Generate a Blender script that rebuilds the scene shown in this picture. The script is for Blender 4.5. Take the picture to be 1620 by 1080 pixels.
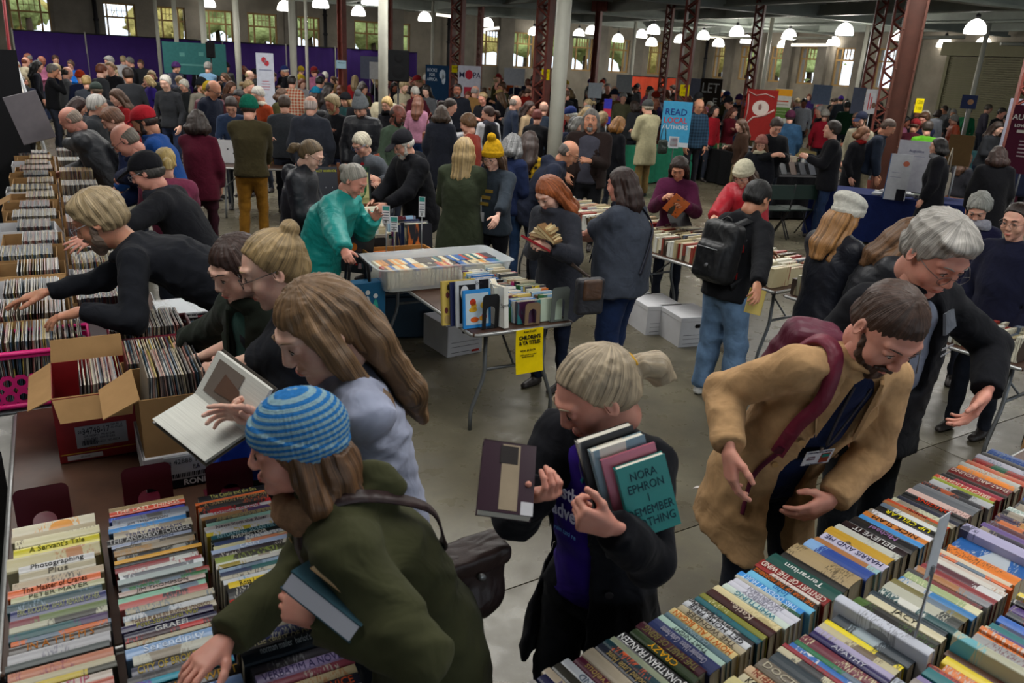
import bpy, math, random
import numpy as np
from mathutils import Vector, Matrix
D = bpy.data
C = bpy.context.scene.collection
for o in list(D.objects): D.objects.remove(o)
PI = math.pi
W3 = lambda *a: np.array(a, float)
# ---------------------------------------------------------------- camera
FPX, PITCH, ROLL, HC = 1260.0, math.atan(446/1260), math.radians(3.2), 2.4
_fw = W3(0, math.cos(PITCH), -math.sin(PITCH)); _rt = W3(1, 0, 0); _up = np.cross(_rt, _fw)
CR = math.cos(ROLL)*_rt + math.sin(ROLL)*_up
CU = -math.sin(ROLL)*_rt + math.cos(ROLL)*_up
cam = D.objects.new('camera', D.cameras.new('camera')); C.objects.link(cam)
cam.data.sensor_width = 36; cam.data.lens = 36*FPX/1620
cam.matrix_world = Matrix(((CR[0], CU[0], -_fw[0], 0), (CR[1], CU[1], -_fw[1], 0), (CR[2], CU[2], -_fw[2], HC), (0, 0, 0, 1)))
cam.data.clip_start = .05; cam.data.clip_end = 400
cam.data.dof.use_dof = True; cam.data.dof.focus_distance = 4.6; cam.data.dof.aperture_fstop = 5.0
bpy.context.scene.camera = cam
sc = bpy.context.scene
sc.view_settings.view_transform = 'Standard'; sc.view_settings.look = 'None'
sc.view_settings.gamma = 1; sc.view_settings.use_curve_mapping = False
sc.view_settings.exposure = 0.0
def ray(x, y): return _fw*FPX + CR*(x-810) - CU*(y-540)
def at(x, y, z):
    d = ray(x, y); return W3(0, 0, HC) + d*((z-HC)/d[2])
def atY(x, y, Y):
    d = ray(x, y); return W3(0, 0, HC) + d*(Y/d[1])
# ---------------------------------------------------------------- world and light
w = D.worlds.new('world'); sc.world = w; w.use_nodes = True
nt = w.node_tree; bg = nt.nodes['Background']
sky = nt.nodes.new('ShaderNodeTexSky'); sky.sky_type = 'HOSEK_WILKIE'; sky.turbidity = 8; sky.ground_albedo = .3
sky.sun_direction = Vector((.3, .4, .85)).normalized()
mxw = nt.nodes.new('ShaderNodeMixRGB'); mxw.inputs[0].default_value = .75; mxw.inputs[2].default_value = (.80, .90, 1, 1)
nt.links.new(sky.outputs[0], mxw.inputs[1]); nt.links.new(mxw.outputs[0], bg.inputs[0])
bg.inputs[1].default_value = 2.4
def area(name, loc, sx, sy, e, col=(1, .97, .93), tgt=None):
    l = D.lights.new(name, 'AREA'); l.shape = 'RECTANGLE'; l.size = sx; l.size_y = sy; l.energy = e; l.color = col
    o = D.objects.new(name, l); C.objects.link(o); o.location = loc
    if tgt is not None:
        o.rotation_euler = (Vector(tgt)-Vector(loc)).to_track_quat('-Z', 'Y').to_euler()
    return o
for i, (x, y, e) in enumerate([(-2.2, 2.6, 150), (2.6, 2.8, 172), (0, 8, 235), (-6.5, 8.5, 200), (7, 8.5, 230)]):
    area('overhead_fill', (x, y, 4.32), 3.4, 2.0, e, (1, .985, .95))  # added fill lights above the frame, under a closed roof, to brighten the foreground
for i, (x, y, e) in enumerate([(-8.5, 13.5, 430), (-1, 14.5, 480), (7, 14.5, 480), (14, 12, 350), (-9, 21, 420), (-14, 22, 380)]):
    area('overhead_fill', (x, y, 4.32), 6, 2.6, e, (1, .97, .92))  # more added fills, kept out of view, brightening the far hall and drapes
# ---------------------------------------------------------------- materials
def hexc(h):
    h = h.lstrip('#'); c = [int(h[i:i+2], 16)/255 for i in (0, 2, 4)]
    return tuple((x/12.92 if x < .04045 else ((x+.055)/1.055)**2.4) for x in c)
def N(nt, t, **k):
    n = nt.nodes.new(t)
    for a, b in k.items():
        if a.startswith('i_'):
            n.inputs[int(a[2:])].default_value = b
        else: setattr(n, a, b)
    return n
def base(name, rough=.6, metal=0, spec=.3):
    m = D.materials.new(name); m.use_nodes = True; t = m.node_tree; b = t.nodes['Principled BSDF']
    b.inputs['Roughness'].default_value = rough; b.inputs['Metallic'].default_value = metal
    b.inputs['Specular IOR Level'].default_value = spec
    return m, t, b
def mixc(t, fac, a, b, mode='MIX'):
    n = t.nodes.new('ShaderNodeMix'); n.data_type = 'RGBA'; n.blend_type = mode
    for s, v in ((0, fac), (6, a), (7, b)):
        if isinstance(v, bpy.types.NodeSocket): t.links.new(v, n.inputs[s])
        elif isinstance(v, (int, float)): n.inputs[s].default_value = v if s == 0 else (v, v, v, 1)
        else: n.inputs[s].default_value = (*v[:3], 1)
    return n.outputs[2]
def noise(t, scale, vec=None, detail=3, rough=.6, sc3=None):
    n = N(t, 'ShaderNodeTexNoise'); n.inputs['Scale'].default_value = scale; n.inputs['Detail'].default_value = detail; n.inputs['Roughness'].default_value = rough
    tc = N(t, 'ShaderNodeTexCoord'); src = tc.outputs[vec or 'Object']
    if sc3:
        mp = N(t, 'ShaderNodeMapping'); mp.inputs['Scale'].default_value = sc3; t.links.new(src, mp.inputs[0]); src = mp.outputs[0]
    t.links.new(src, n.inputs['Vector']); return n.outputs['Fac']
def ramp(t, fac, p0, p1, c0=0, c1=1):
    n = N(t, 'ShaderNodeMapRange'); t.links.new(fac, n.inputs[0])
    n.inputs[1].default_value = p0; n.inputs[2].default_value = p1; n.inputs[3].default_value = c0; n.inputs[4].default_value = c1
    return n.outputs[0]
def bump(t, b, h, s=.3, d=.01):
    n = N(t, 'ShaderNodeBump'); n.inputs['Strength'].default_value = s; n.inputs['Distance'].default_value = d
    t.links.new(h, n.inputs['Height']); t.links.new(n.outputs[0], b.inputs['Normal'])
def objcol(t): return N(t, 'ShaderNodeObjectInfo').outputs['Color']
def second(t):
    n = N(t, 'ShaderNodeAttribute'); n.attribute_type = 'OBJECT'; n.attribute_name = 'c2'; return n.outputs['Color']
def vary(t, col, amt=.25, scale=8, sc3=None):
    f = ramp(t, noise(t, scale, sc3=sc3), .3, .7, 1-amt, 1+amt*.6)
    n = N(t, 'ShaderNodeVectorMath', operation='SCALE')
    if isinstance(col, bpy.types.NodeSocket): t.links.new(col, n.inputs[0])
    else: n.inputs[0].default_value = col[:3]
    t.links.new(f, n.inputs['Scale']); return n.outputs[0]
M = {}
def mk_cloth(name, rough=.85, amt=.18, scale=14, bs=400, bstr=.25, bd=.002, spec=.15, sc3=None, wrk=7, wst=.35):
    m, t, b = base(name, rough, 0, spec)
    t.links.new(vary(t, objcol(t), amt, scale), b.inputs['Base Color'])
    wn = N(t, 'ShaderNodeTexNoise'); wn.inputs['Scale'].default_value = wrk; wn.inputs['Detail'].default_value = 2; wn.inputs['Distortion'].default_value = 1.6
    tw = N(t, 'ShaderNodeTexCoord'); t.links.new(tw.outputs['Object'], wn.inputs['Vector'])
    b1 = N(t, 'ShaderNodeBump'); b1.inputs['Strength'].default_value = wst; b1.inputs['Distance'].default_value = .03; t.links.new(wn.outputs['Fac'], b1.inputs['Height'])
    b2 = N(t, 'ShaderNodeBump'); b2.inputs['Strength'].default_value = bstr; b2.inputs['Distance'].default_value = bd; t.links.new(noise(t, bs, detail=2, sc3=sc3), b2.inputs['Height'])
    t.links.new(b1.outputs[0], b2.inputs['Normal']); t.links.new(b2.outputs[0], b.inputs['Normal']); M[name] = m
    try: b.inputs['Sheen Weight'].default_value = .03; b.inputs['Sheen Roughness'].default_value = .5
    except Exception: pass
    return m
mk_cloth('wool', .9, .15, 30, 500, .35, .002)
mk_cloth('cotton', .85, .14, 10, 900, .2, .001)
mk_cloth('denim', .85, .35, 9, 700, .3, .001, sc3=(1, 1, .3))
mk_cloth('nylon', .5, .12, 8, 60, .3, .004, .35)
mk_cloth('leather', .45, .3, 20, 250, .4, .002, .4)
m, t, b = base('knit', .9, 0, .1)
tc = N(t, 'ShaderNodeTexCoord'); wv = N(t, 'ShaderNodeTexWave', wave_type='BANDS', bands_direction='Z'); wv.inputs['Scale'].default_value = 55; wv.inputs['Distortion'].default_value = 2; wv.inputs['Detail Scale'].default_value = 40
t.links.new(tc.outputs['Object'], wv.inputs[0]); t.links.new(vary(t, objcol(t), .25, 40), b.inputs['Base Color']); bump(t, b, wv.outputs['Fac'], .5, .004); M['knit'] = m
m, t, b = base('striped_knit', .9, 0, .1)      # alternating bands across local z in the two object colours
tc = N(t, 'ShaderNodeTexCoord'); wv = N(t, 'ShaderNodeTexWave', wave_type='BANDS', bands_direction='Z'); wv.inputs['Scale'].default_value = 22; wv.inputs['Distortion'].default_value = .3
t.links.new(tc.outputs['Object'], wv.inputs[0]); f = ramp(t, wv.outputs['Fac'], .42, .58)
wv2 = N(t, 'ShaderNodeTexWave', wave_type='BANDS', bands_direction='Z'); wv2.inputs['Scale'].default_value = 70; wv2.inputs['Distortion'].default_value = 3; wv2.inputs['Detail Scale'].default_value = 30
t.links.new(tc.outputs['Object'], wv2.inputs[0])
t.links.new(vary(t, mixc(t, f, objcol(t), second(t)), .15, 90), b.inputs['Base Color']); bump(t, b, wv2.outputs['Fac'], .6, .004); M['striped_knit'] = m
m, t, b = base('plaid', .85, 0, .1)
tc = N(t, 'ShaderNodeTexCoord'); wv = N(t, 'ShaderNodeTexWave', wave_type='BANDS', bands_direction='Z'); wv.inputs['Scale'].default_value = 5
wx = N(t, 'ShaderNodeTexWave', wave_type='BANDS', bands_direction='X'); wx.inputs['Scale'].default_value = 5
t.links.new(tc.outputs['Object'], wv.inputs[0]); t.links.new(tc.outputs['Object'], wx.inputs[0])
mm = N(t, 'ShaderNodeMath', operation='ADD'); t.links.new(ramp(t, wv.outputs['Fac'], .45, .55), mm.inputs[0]); t.links.new(ramp(t, wx.outputs['Fac'], .45, .55), mm.inputs[1])
t.links.new(mixc(t, ramp(t, mm.outputs[0], 0, 2), objcol(t), second(t)), b.inputs['Base Color']); M['plaid'] = m
m, t, b = base('skin', .5, 0, .35)
nz = ramp(t, noise(t, 18), .35, .7)
t.links.new(mixc(t, nz, objcol(t), vary(t, mixc(t, .35, objcol(t), (.55, .16, .12)), .1, 40)), b.inputs['Base Color'])
b.inputs['Subsurface Weight'].default_value = .08; b.inputs['Subsurface Radius'].default_value = (.01, .004, .002); b.inputs['Subsurface Scale'].default_value = 1
bump(t, b, noise(t, 260), .15, .001); M['skin'] = m
m, t, b = base('hair', .48, 0, .4)
def snoise(sc3, det):
    n = N(t, 'ShaderNodeTexNoise'); n.inputs['Scale'].default_value = 1; n.inputs['Detail'].default_value = det; at_ = N(t, 'ShaderNodeAttribute'); at_.attribute_name = 'sc'; mp = N(t, 'ShaderNodeMapping'); mp.inputs['Scale'].default_value = sc3
    t.links.new(at_.outputs['Vector'], mp.inputs[0]); t.links.new(mp.outputs[0], n.inputs['Vector']); return n.outputs['Fac']
s1 = snoise((330, 330, 7), 3); s2 = snoise((80, 80, 6), 2)
ad = N(t, 'ShaderNodeMath', operation='ADD'); t.links.new(s1, ad.inputs[0]); t.links.new(s2, ad.inputs[1])
f = ramp(t, ad.outputs[0], .7, 1.3, .35, 1.6)
n = N(t, 'ShaderNodeVectorMath', operation='SCALE'); t.links.new(objcol(t), n.inputs[0]); t.links.new(f, n.inputs['Scale']); t.links.new(n.outputs[0], b.inputs['Base Color'])
bump(t, b, ad.outputs[0], .7, .004); M['hair'] = m
def mk(name, col, rough=.6, metal=0, amt=.1, scale=10, spec=.3, bs=0, bstr=.2, bd=.003, sc3=None):
    m, t, b = base(name, rough, metal, spec)
    t.links.new(vary(t, hexc(col) if isinstance(col, str) else col, amt, scale, sc3), b.inputs['Base Color'])
    if bs: bump(t, b, noise(t, bs, sc3=sc3), bstr, bd)
    M[name] = m; return m
def mk_obj(name, rough=.5, spec=.35, amt=.1, scale=12, metal=0, bs=0):
    m, t, b = base(name, rough, metal, spec); t.links.new(vary(t, objcol(t), amt, scale), b.inputs['Base Color'])
    if bs: bump(t, b, noise(t, bs), .2, .003)
    M[name] = m; return m
mk_obj('paint', .5); mk_obj('glossy', .28, .5, .05); mk_obj('matte', .85, .15); mk_obj('metalc', .35, .5, .06, 20, 1)
# printed cover / spine: cover colour, a band of the second colour and blurred lines of print
def printed(name, amp, fx, fy):
    m, t, b = base(name, .38, 0, .4)
    oi = N(t, 'ShaderNodeObjectInfo')
    tc = N(t, 'ShaderNodeTexCoord'); off = N(t, 'ShaderNodeVectorMath', operation='ADD'); t.links.new(tc.outputs['Object'], off.inputs[0])
    sc_ = N(t, 'ShaderNodeVectorMath', operation='SCALE'); cmb = N(t, 'ShaderNodeCombineXYZ'); t.links.new(oi.outputs['Random'], cmb.inputs[0]); t.links.new(oi.outputs['Random'], cmb.inputs[2])
    t.links.new(cmb.outputs[0], sc_.inputs[0]); sc_.inputs['Scale'].default_value = 9; t.links.new(sc_.outputs[0], off.inputs[1])
    mp = N(t, 'ShaderNodeMapping'); mp.inputs['Scale'].default_value = (fx, fy, 6); t.links.new(off.outputs[0], mp.inputs[0])
    nz = N(t, 'ShaderNodeTexNoise'); nz.inputs['Scale'].default_value = 1; nz.inputs['Detail'].default_value = 1; t.links.new(mp.outputs[0], nz.inputs['Vector'])
    mp2 = N(t, 'ShaderNodeMapping'); mp2.inputs['Scale'].default_value = (9, 3, 3); t.links.new(off.outputs[0], mp2.inputs[0])
    nb = N(t, 'ShaderNodeTexNoise'); nb.inputs['Scale'].default_value = 1; nb.inputs['Detail'].default_value = 0; t.links.new(mp2.outputs[0], nb.inputs['Vector'])
    m1 = N(t, 'ShaderNodeMath', operation='MULTIPLY'); t.links.new(ramp(t, nz.outputs['Fac'], .52, .6), m1.inputs[0]); t.links.new(ramp(t, nb.outputs['Fac'], .47, .5), m1.inputs[1])
    nb2 = N(t, 'ShaderNodeMath', operation='MULTIPLY'); t.links.new(m1.outputs[0], nb2.inputs[0]); nb2.inputs[1].default_value = amp
    cc = mixc(t, nb2.outputs[0], objcol(t), second(t))
    bb = ramp(t, nb.outputs['Fac'], .60, .605); t.links.new(mixc(t, bb, cc, second(t)), b.inputs['Base Color'])
    M[name] = m
printed('print', .8, 230, 60); printed('cover_print', .8, 26, 60)
m, t, b = base('pages', .8, 0, .1)
f = ramp(t, noise(t, 1, sc3=(3, 900, 3), detail=1), .3, .7, .78, 1.05); n = N(t, 'ShaderNodeVectorMath', operation='SCALE'); t.links.new(objcol(t), n.inputs[0]); t.links.new(f, n.inputs['Scale']); t.links.new(n.outputs[0], b.inputs['Base Color']); M['pages'] = m
# ---------------------------------------------------------------- mesh helpers
def tagit(o, label=None, cat=None, group=None, kind=None):
    for k, v in (('label', label), ('category', cat), ('group', group), ('kind', kind)):
        if v: o[k] = v
    return o
def mesh(name, V, F, mat=None, smooth=False):
    me = D.meshes.new(name); V = np.asarray(V, np.float32)
    if isinstance(F, np.ndarray):
        k = F.shape[1]; n = len(F); me.vertices.add(len(V)); me.vertices.foreach_set('co', V.ravel())
        me.loops.add(n*k); me.loops.foreach_set('vertex_index', F.astype(np.int32).ravel())
        me.polygons.add(n); me.polygons.foreach_set('loop_start', np.arange(0, n*k, k, dtype=np.int32))
        me.update(calc_edges=True)
    else: me.from_pydata([tuple(map(float, v)) for v in V], [], [tuple(f) for f in F])
    if smooth: me.polygons.foreach_set('use_smooth', [True]*len(me.polygons))
    if mat: me.materials.append(M[mat] if isinstance(mat, str) else mat)
    return me
def link(name, data, parent=None, col=None, col2=None, loc=None):
    o = D.objects.new(name, data); C.objects.link(o)
    if parent is not None: o.parent = parent
    if col is not None:
        c = hexc(col) if isinstance(col, str) else col; o.color = (*c[:3], 1)
    if col2 is not None: o['c2'] = list(map(float, hexc(col2) if isinstance(col2, str) else col2))
    if loc is not None: o.location = loc
    return o
def empty(name, loc=(0, 0, 0), rz=0):
    o = D.objects.new(name, None); C.objects.link(o); o.location = loc; o.rotation_euler = (0, 0, rz); o.empty_display_size = .1; return o
class MB:
    """collects boxes, tubes, lofts; build() links them as one mesh"""
    def __init__(s): s.v = []; s.f = []; s.n = 0; s.sm = []
    def add(s, V, F, sm=False):
        s.v.extend(map(tuple, V)); s.f.extend(tuple(i+s.n for i in f) for f in F); s.n += len(V); s.sm += [sm]*len(F); return s
    def box(s, c, sz, R=None, bev=0):
        hx, hy, hz = sz[0]/2, sz[1]/2, sz[2]/2; c = np.array(c, float); R = np.eye(3) if R is None else R
        if bev:
            P = []
            for z, k in ((-hz, bev), (-hz+bev, 0), (hz-bev, 0), (hz, bev)):
                x, y = hx-k, hy-k; b_ = bev*.6
                P += [(x-b_, -y, z), (x, -y+b_, z), (x, y-b_, z), (x-b_, y, z), (-x+b_, y, z), (-x, y-b_, z), (-x, -y+b_, z), (-x+b_, -y, z)]
            F = [tuple(range(7, -1, -1)), tuple(range(24, 32))]
            for k in range(3):
                for i in range(8): j = (i+1) % 8; F.append((k*8+i, k*8+j, k*8+8+j, k*8+8+i))
            return s.add([c+R@np.array(p) for p in P], F)
        P = [(x, y, z) for z in (-hz, hz) for y in (-hy, hy) for x in (-hx, hx)]
        return s.add([c+R@np.array(p) for p in P], [(0, 2, 3, 1), (4, 5, 7, 6), (0, 1, 5, 4), (2, 6, 7, 3), (0, 4, 6, 2), (1, 3, 7, 5)])
    def box2(s, a, b, **k):
        a = np.array(a, float); b = np.array(b, float); return s.box((a+b)/2, np.abs(b-a), **k)
    def tube(s, pts, r, n=8, closed=False, cap=True, flat=None):
        pts = [np.array(p, float) for p in pts]; m = len(pts); rs = r if isinstance(r, (list, tuple)) else [r]*m
        P = []; up = None
        for i, p in enumerate(pts):
            a = pts[(i-1) % m] if (i or closed) else p; b_ = pts[(i+1) % m] if (i < m-1 or closed) else p
            d = b_-a; d = d/(np.linalg.norm(d)+1e-9)
            if up is None:
                up = W3(0, 0, 1) if abs(d[2]) < .9 else W3(1, 0, 0)
            u = up-d*(up@d); u /= np.linalg.norm(u)+1e-9; up = u; v = np.cross(d, u)
            fu, fv = flat or (1, 1)
            for k in range(n):
                t_ = 2*PI*k/n; P.append(p+rs[i]*(math.cos(t_)*u*fu+math.sin(t_)*v*fv))
        F = []
        for i in range(m if closed else m-1):
            for k in range(n):
                a, b_ = i*n, ((i+1) % m)*n; F.append((a+k, a+(k+1) % n, b_+(k+1) % n, b_+k))
        s.add(P, F, True)
        if cap and not closed: s.f += [tuple(s.n-len(P)+i for i in range(n-1, -1, -1)), tuple(s.n-n+i for i in range(n))]; s.sm += [False, False]
        return s
    def cyl(s, a, b, r, r2=None, n=16): return s.tube([a, b], [r, r if r2 is None else r2], n)
    def lathe(s, c, prof, n=24, ax=2):
        c = np.array(c, float); P = []
        for r, z in prof:
            for k in range(n):
                t_ = 2*PI*k/n; q = [r*math.cos(t_), r*math.sin(t_), z]
                P.append(c+np.array(q if ax == 2 else ([q[2], q[0], q[1]] if ax == 0 else [q[1], q[2], q[0]])))
        F = [(i*n+k, i*n+(k+1) % n, (i+1)*n+(k+1) % n, (i+1)*n+k) for i in range(len(prof)-1) for k in range(n)]
        return s.add(P, F, True)
    def quad(s, *P): return s.add(P, [tuple(range(len(P)))])
    def slab(s, P, th):
        """polygon P (list of 3D) extruded by vector th"""
        n = len(P); P = [np.array(p, float) for p in P]; th = np.array(th, float)
        return s.add(P+[p+th for p in P], [tuple(range(n-1, -1, -1)), tuple(range(n, 2*n))]+[(i, (i+1) % n, n+(i+1) % n, n+i) for i in range(n)])
    def me(s, name, mat=None):
        me = D.meshes.new(name); me.from_pydata([tuple(map(float, v)) for v in s.v], [], s.f)
        me.polygons.foreach_set('use_smooth', s.sm)
        if mat: me.materials.append(M[mat] if isinstance(mat, str) else mat)
        me.validate(); return me
    def build(s, name, mat=None, parent=None, col=None, col2=None, loc=None): return link(name, s.me(name, mat), parent, col, col2, loc)
def rotz(a): c, s = math.cos(a), math.sin(a); return np.array([[c, -s, 0], [s, c, 0], [0, 0, 1]])
def text(body, size, parent, mat='paint', col='111111', loc=(0, 0, 0), rot=(0, 0, 0), ext=.0004, align='CENTER', name='lettering', sx=1.0, maxw=None, bold=0):
    cu = D.curves.new(name, 'FONT'); cu.body = body; cu.size = size; cu.align_x = align; cu.align_y = 'CENTER'; cu.extrude = ext; cu.resolution_u = 2
    cu.offset = bold; cu.materials.append(M[mat])
    o = link(name, cu, parent, col); o.location = loc; o.rotation_euler = rot
    if maxw:
        est = len(max(body.split('\n'), key=len))*size*.56
        if est > maxw: sx = maxw/est
    o.scale = (sx, 1, 1); return o
# ---------------------------------------------------------------- implicit surfaces
def nrm(v): v = np.asarray(v, float); return v/(np.linalg.norm(v)+1e-12)
class SDF:
    def __init__(s): s.p = []
    def add(s, fn, lo, hi, k=.01, op='u', tag=0): s.p.append((fn, np.array(lo), np.array(hi), k, op, tag)); return s
    def rc(s, a, b, ra, rb=None, k=.01, op='u', flat=None, end=False, tag=0):
        """tapered capsule; flat=(axis, ratio) squashes it; end=True cuts it flat at b"""
        a = np.array(a, float); b = np.array(b, float); rb = ra if rb is None else rb
        ba = b-a; L2 = max(ba@ba, 1e-9); L = math.sqrt(L2)
        if flat is not None: n, q = nrm(flat[0]), flat[1]
        def fn(P):
            if flat is not None:
                X = P-a; t = np.clip(X@ba/L2, 0, 1); R = X-t[..., None]*ba
                al = R@n; d2 = np.einsum('...i,...i', R, R)+al*al*(1/(q*q)-1)
                d = (np.sqrt(d2)-(ra+(rb-ra)*t))*min(1, q)
            else:
                X = P-a; t = X@ba/L2; tc = np.clip(t, 0, 1); R = X-tc[..., None]*ba
                d = np.sqrt(np.einsum('...i,...i', R, R))-(ra+(rb-ra)*tc)
            if end: d = np.maximum(d, (X@ba)/L-L)
            return d
        r = max(ra, rb); return s.add(fn, np.minimum(a, b)-r, np.maximum(a, b)+r, k, op, tag)
    def chain(s, pts, rs, k=.01, **kw):
        for i in range(len(pts)-1): s.rc(pts[i], pts[i+1], rs[i], rs[i+1], k, **kw)
        return s
    def el(s, c, r, k=.01, R=None, op='u', tag=0):
        c = np.array(c, float); r = np.array(r if np.ndim(r) else [r]*3, float)
        Rm = None if R is None else np.array(R)
        def fn(P):
            X = P-c
            if Rm is not None: X = X@Rm
            k0 = np.sqrt(np.einsum('...i,...i', X/r, X/r)); k1 = np.sqrt(np.einsum('...i,...i', X/(r*r), X/(r*r)))+1e-9
            return k0*(k0-1)/k1
        m = r.max() if R is not None else r
        return s.add(fn, c-m, c+m, k, op, tag)
    def torus(s, c, ax, R, r, k=.01, op='u', tag=0):
        c = np.array(c, float); ax = nrm(ax)
        def fn(P):
            X = P-c; h = X@ax; q = np.sqrt(np.maximum(np.einsum('...i,...i', X, X)-h*h, 0))-R
            return np.sqrt(q*q+h*h)-r
        return s.add(fn, c-R-r, c+R+r, k, op, tag)
    def loft(s, st, X, k=.02, shell=0, op='u', ex=2.0, openf=None, tag=0):
        """st: list of (centre, halfwidth, halfdepth); X: sideways axis. openf(t01)->(x0,x1) cuts the front"""
        Pt = np.array([q[0] for q in st], float); A = np.array([q[1] for q in st]); B = np.array([q[2] for q in st])
        ax = nrm(Pt[-1]-Pt[0]); T = (Pt-Pt[0])@ax; o = np.argsort(T); T = T[o]; Pt = Pt[o]; A = A[o]; B = B[o]
        X = nrm(np.array(X)-ax*(np.array(X)@ax)); Yv = np.cross(ax, X); L = T[-1]
        cx = (Pt-Pt[0])@X; cy = (Pt-Pt[0])@Yv; P0 = Pt[0]
        tt = np.linspace(0, L, 60)
        def sm(v):
            y = np.interp(tt, T, v); kk = np.array([1, 2, 3, 2, 1])/9.; yp = np.pad(y, 2, mode='edge'); return np.convolve(yp, kk, 'valid')
        fa, fb, fx, fy = sm(A), sm(B), sm(cx), sm(cy)
        def fn(P):
            Q = P-P0; t = Q@ax; a = np.interp(t, tt, fa); b = np.interp(t, tt, fb)
            x = Q@X-np.interp(t, tt, fx); y = Q@Yv-np.interp(t, tt, fy)
            g = (np.abs(x/a)**ex+np.abs(y/b)**ex)**(1/ex)
            d = (g-1)*np.minimum(a, b)
            cap = np.maximum(-t, t-L)
            d = np.maximum(d, cap)
            if openf is not None:
                u = t/L; x0, x1 = openf(u); ins = np.minimum(np.minimum(x-x0, x1-x), y); inner = np.where(u > shell[1], (g-1)*np.minimum(a, b)+shell[0], .2); ins = np.minimum(ins, inner)
                d = np.maximum(d, ins)
            return d
        m = max(A.max(), B.max())+.02
        return s.add(fn, Pt.min(0)-m, Pt.max(0)+m, k, op, tag)
    def box(s, c, r, R=None, k=.005, rnd=.005, op='u', tag=0):
        c = np.array(c, float); r = np.array(r, float); Rm = None if R is None else np.array(R)
        def fn(P):
            X = P-c
            if Rm is not None: X = X@Rm
            q = np.abs(X)-(r-rnd); return np.sqrt((np.maximum(q, 0)**2).sum(-1))+np.minimum(q.max(-1), 0)-rnd
        m = np.linalg.norm(r) if R is not None else r
        return s.add(fn, c-m, c+m, k, op, tag)
    def cut(s, p, n):
        """removes the side the normal points to"""
        p = np.array(p, float); n = nrm(n)
        s.p.append((lambda P: (P-p)@n, None, None, 0, 'cut', 0)); return s
    def mesh(s, h, fold=0, ff=18, seed=0, disp=None, tags=False):
        us = [q for q in s.p if q[4] == 'u']
        lo = np.min([q[1] for q in us], 0)-3*h-.01; hi = np.max([q[2] for q in us], 0)+3*h+.01
        n = np.ceil((hi-lo)/h).astype(int)+1
        ax = [lo[i]+h*np.arange(n[i]) for i in range(3)]
        Dm = np.full(n, .2, np.float32); Tg = np.zeros(n, np.int8) if tags else None
        for fn, a, b, k, op, tag in s.p:
            if a is None: sl = [slice(0, n[i]) for i in range(3)]
            else:
                e = max(k, 0)+3*h
                i0 = np.clip(np.floor((a-e-lo)/h).astype(int), 0, n-1); i1 = np.clip(np.ceil((b+e-lo)/h).astype(int)+1, 1, n)
                sl = [slice(i0[i], i1[i]) for i in range(3)]
            G = np.stack(np.meshgrid(*[ax[i][sl[i]] for i in range(3)], indexing='ij'), -1)
            d = fn(G).astype(np.float32); o = Dm[tuple(sl)]
            if op == 'u':
                if tags: tg = Tg[tuple(sl)]; tg[d < o] = tag
                if k > 0: hh = np.maximum(k-np.abs(o-d), 0)/k; r = np.minimum(o, d)-hh*hh*k*.25
                else: r = np.minimum(o, d)
            elif op == 's':
                if k > 0: hh = np.maximum(k-np.abs(-o-d), 0)/k; r = np.maximum(o, -d)+hh*hh*k*.25
                else: r = np.maximum(o, -d)
                if tags: tg = Tg[tuple(sl)]; tg[-d > o] = tag if tag else tg[-d > o]
            else: r = np.maximum(o, d)
            Dm[tuple(sl)] = r
        if fold or disp:
            m_ = np.abs(Dm) < max(3*h, .03); idx = np.argwhere(m_); P = lo+idx*h
            v = 0
            if fold:
                rg = np.random.RandomState(seed)
                for q in range(4):
                    d1 = nrm(rg.randn(3)*[1, 1, .7]); d2 = nrm(rg.randn(3)); f_ = ff*(1+.6*q)
                    a_ = np.sin(P@d1*f_+1.9*np.sin(P@d2*f_*.5+q)+rg.rand()*6); v = v+fold/(1+.35*q)*(a_ if q < 1 else 1.6*np.abs(a_)-.8)
            if disp: v = v+disp(P)
            Dm[m_] += v
        Dm[0] = Dm[-1] = .2; Dm[:, 0] = Dm[:, -1] = .2; Dm[:, :, 0] = Dm[:, :, -1] = .2
        V, F, cells = nets(Dm, lo, h)
        if tags: return V, F, Tg[tuple(cells.T)]
        return V, F
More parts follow.
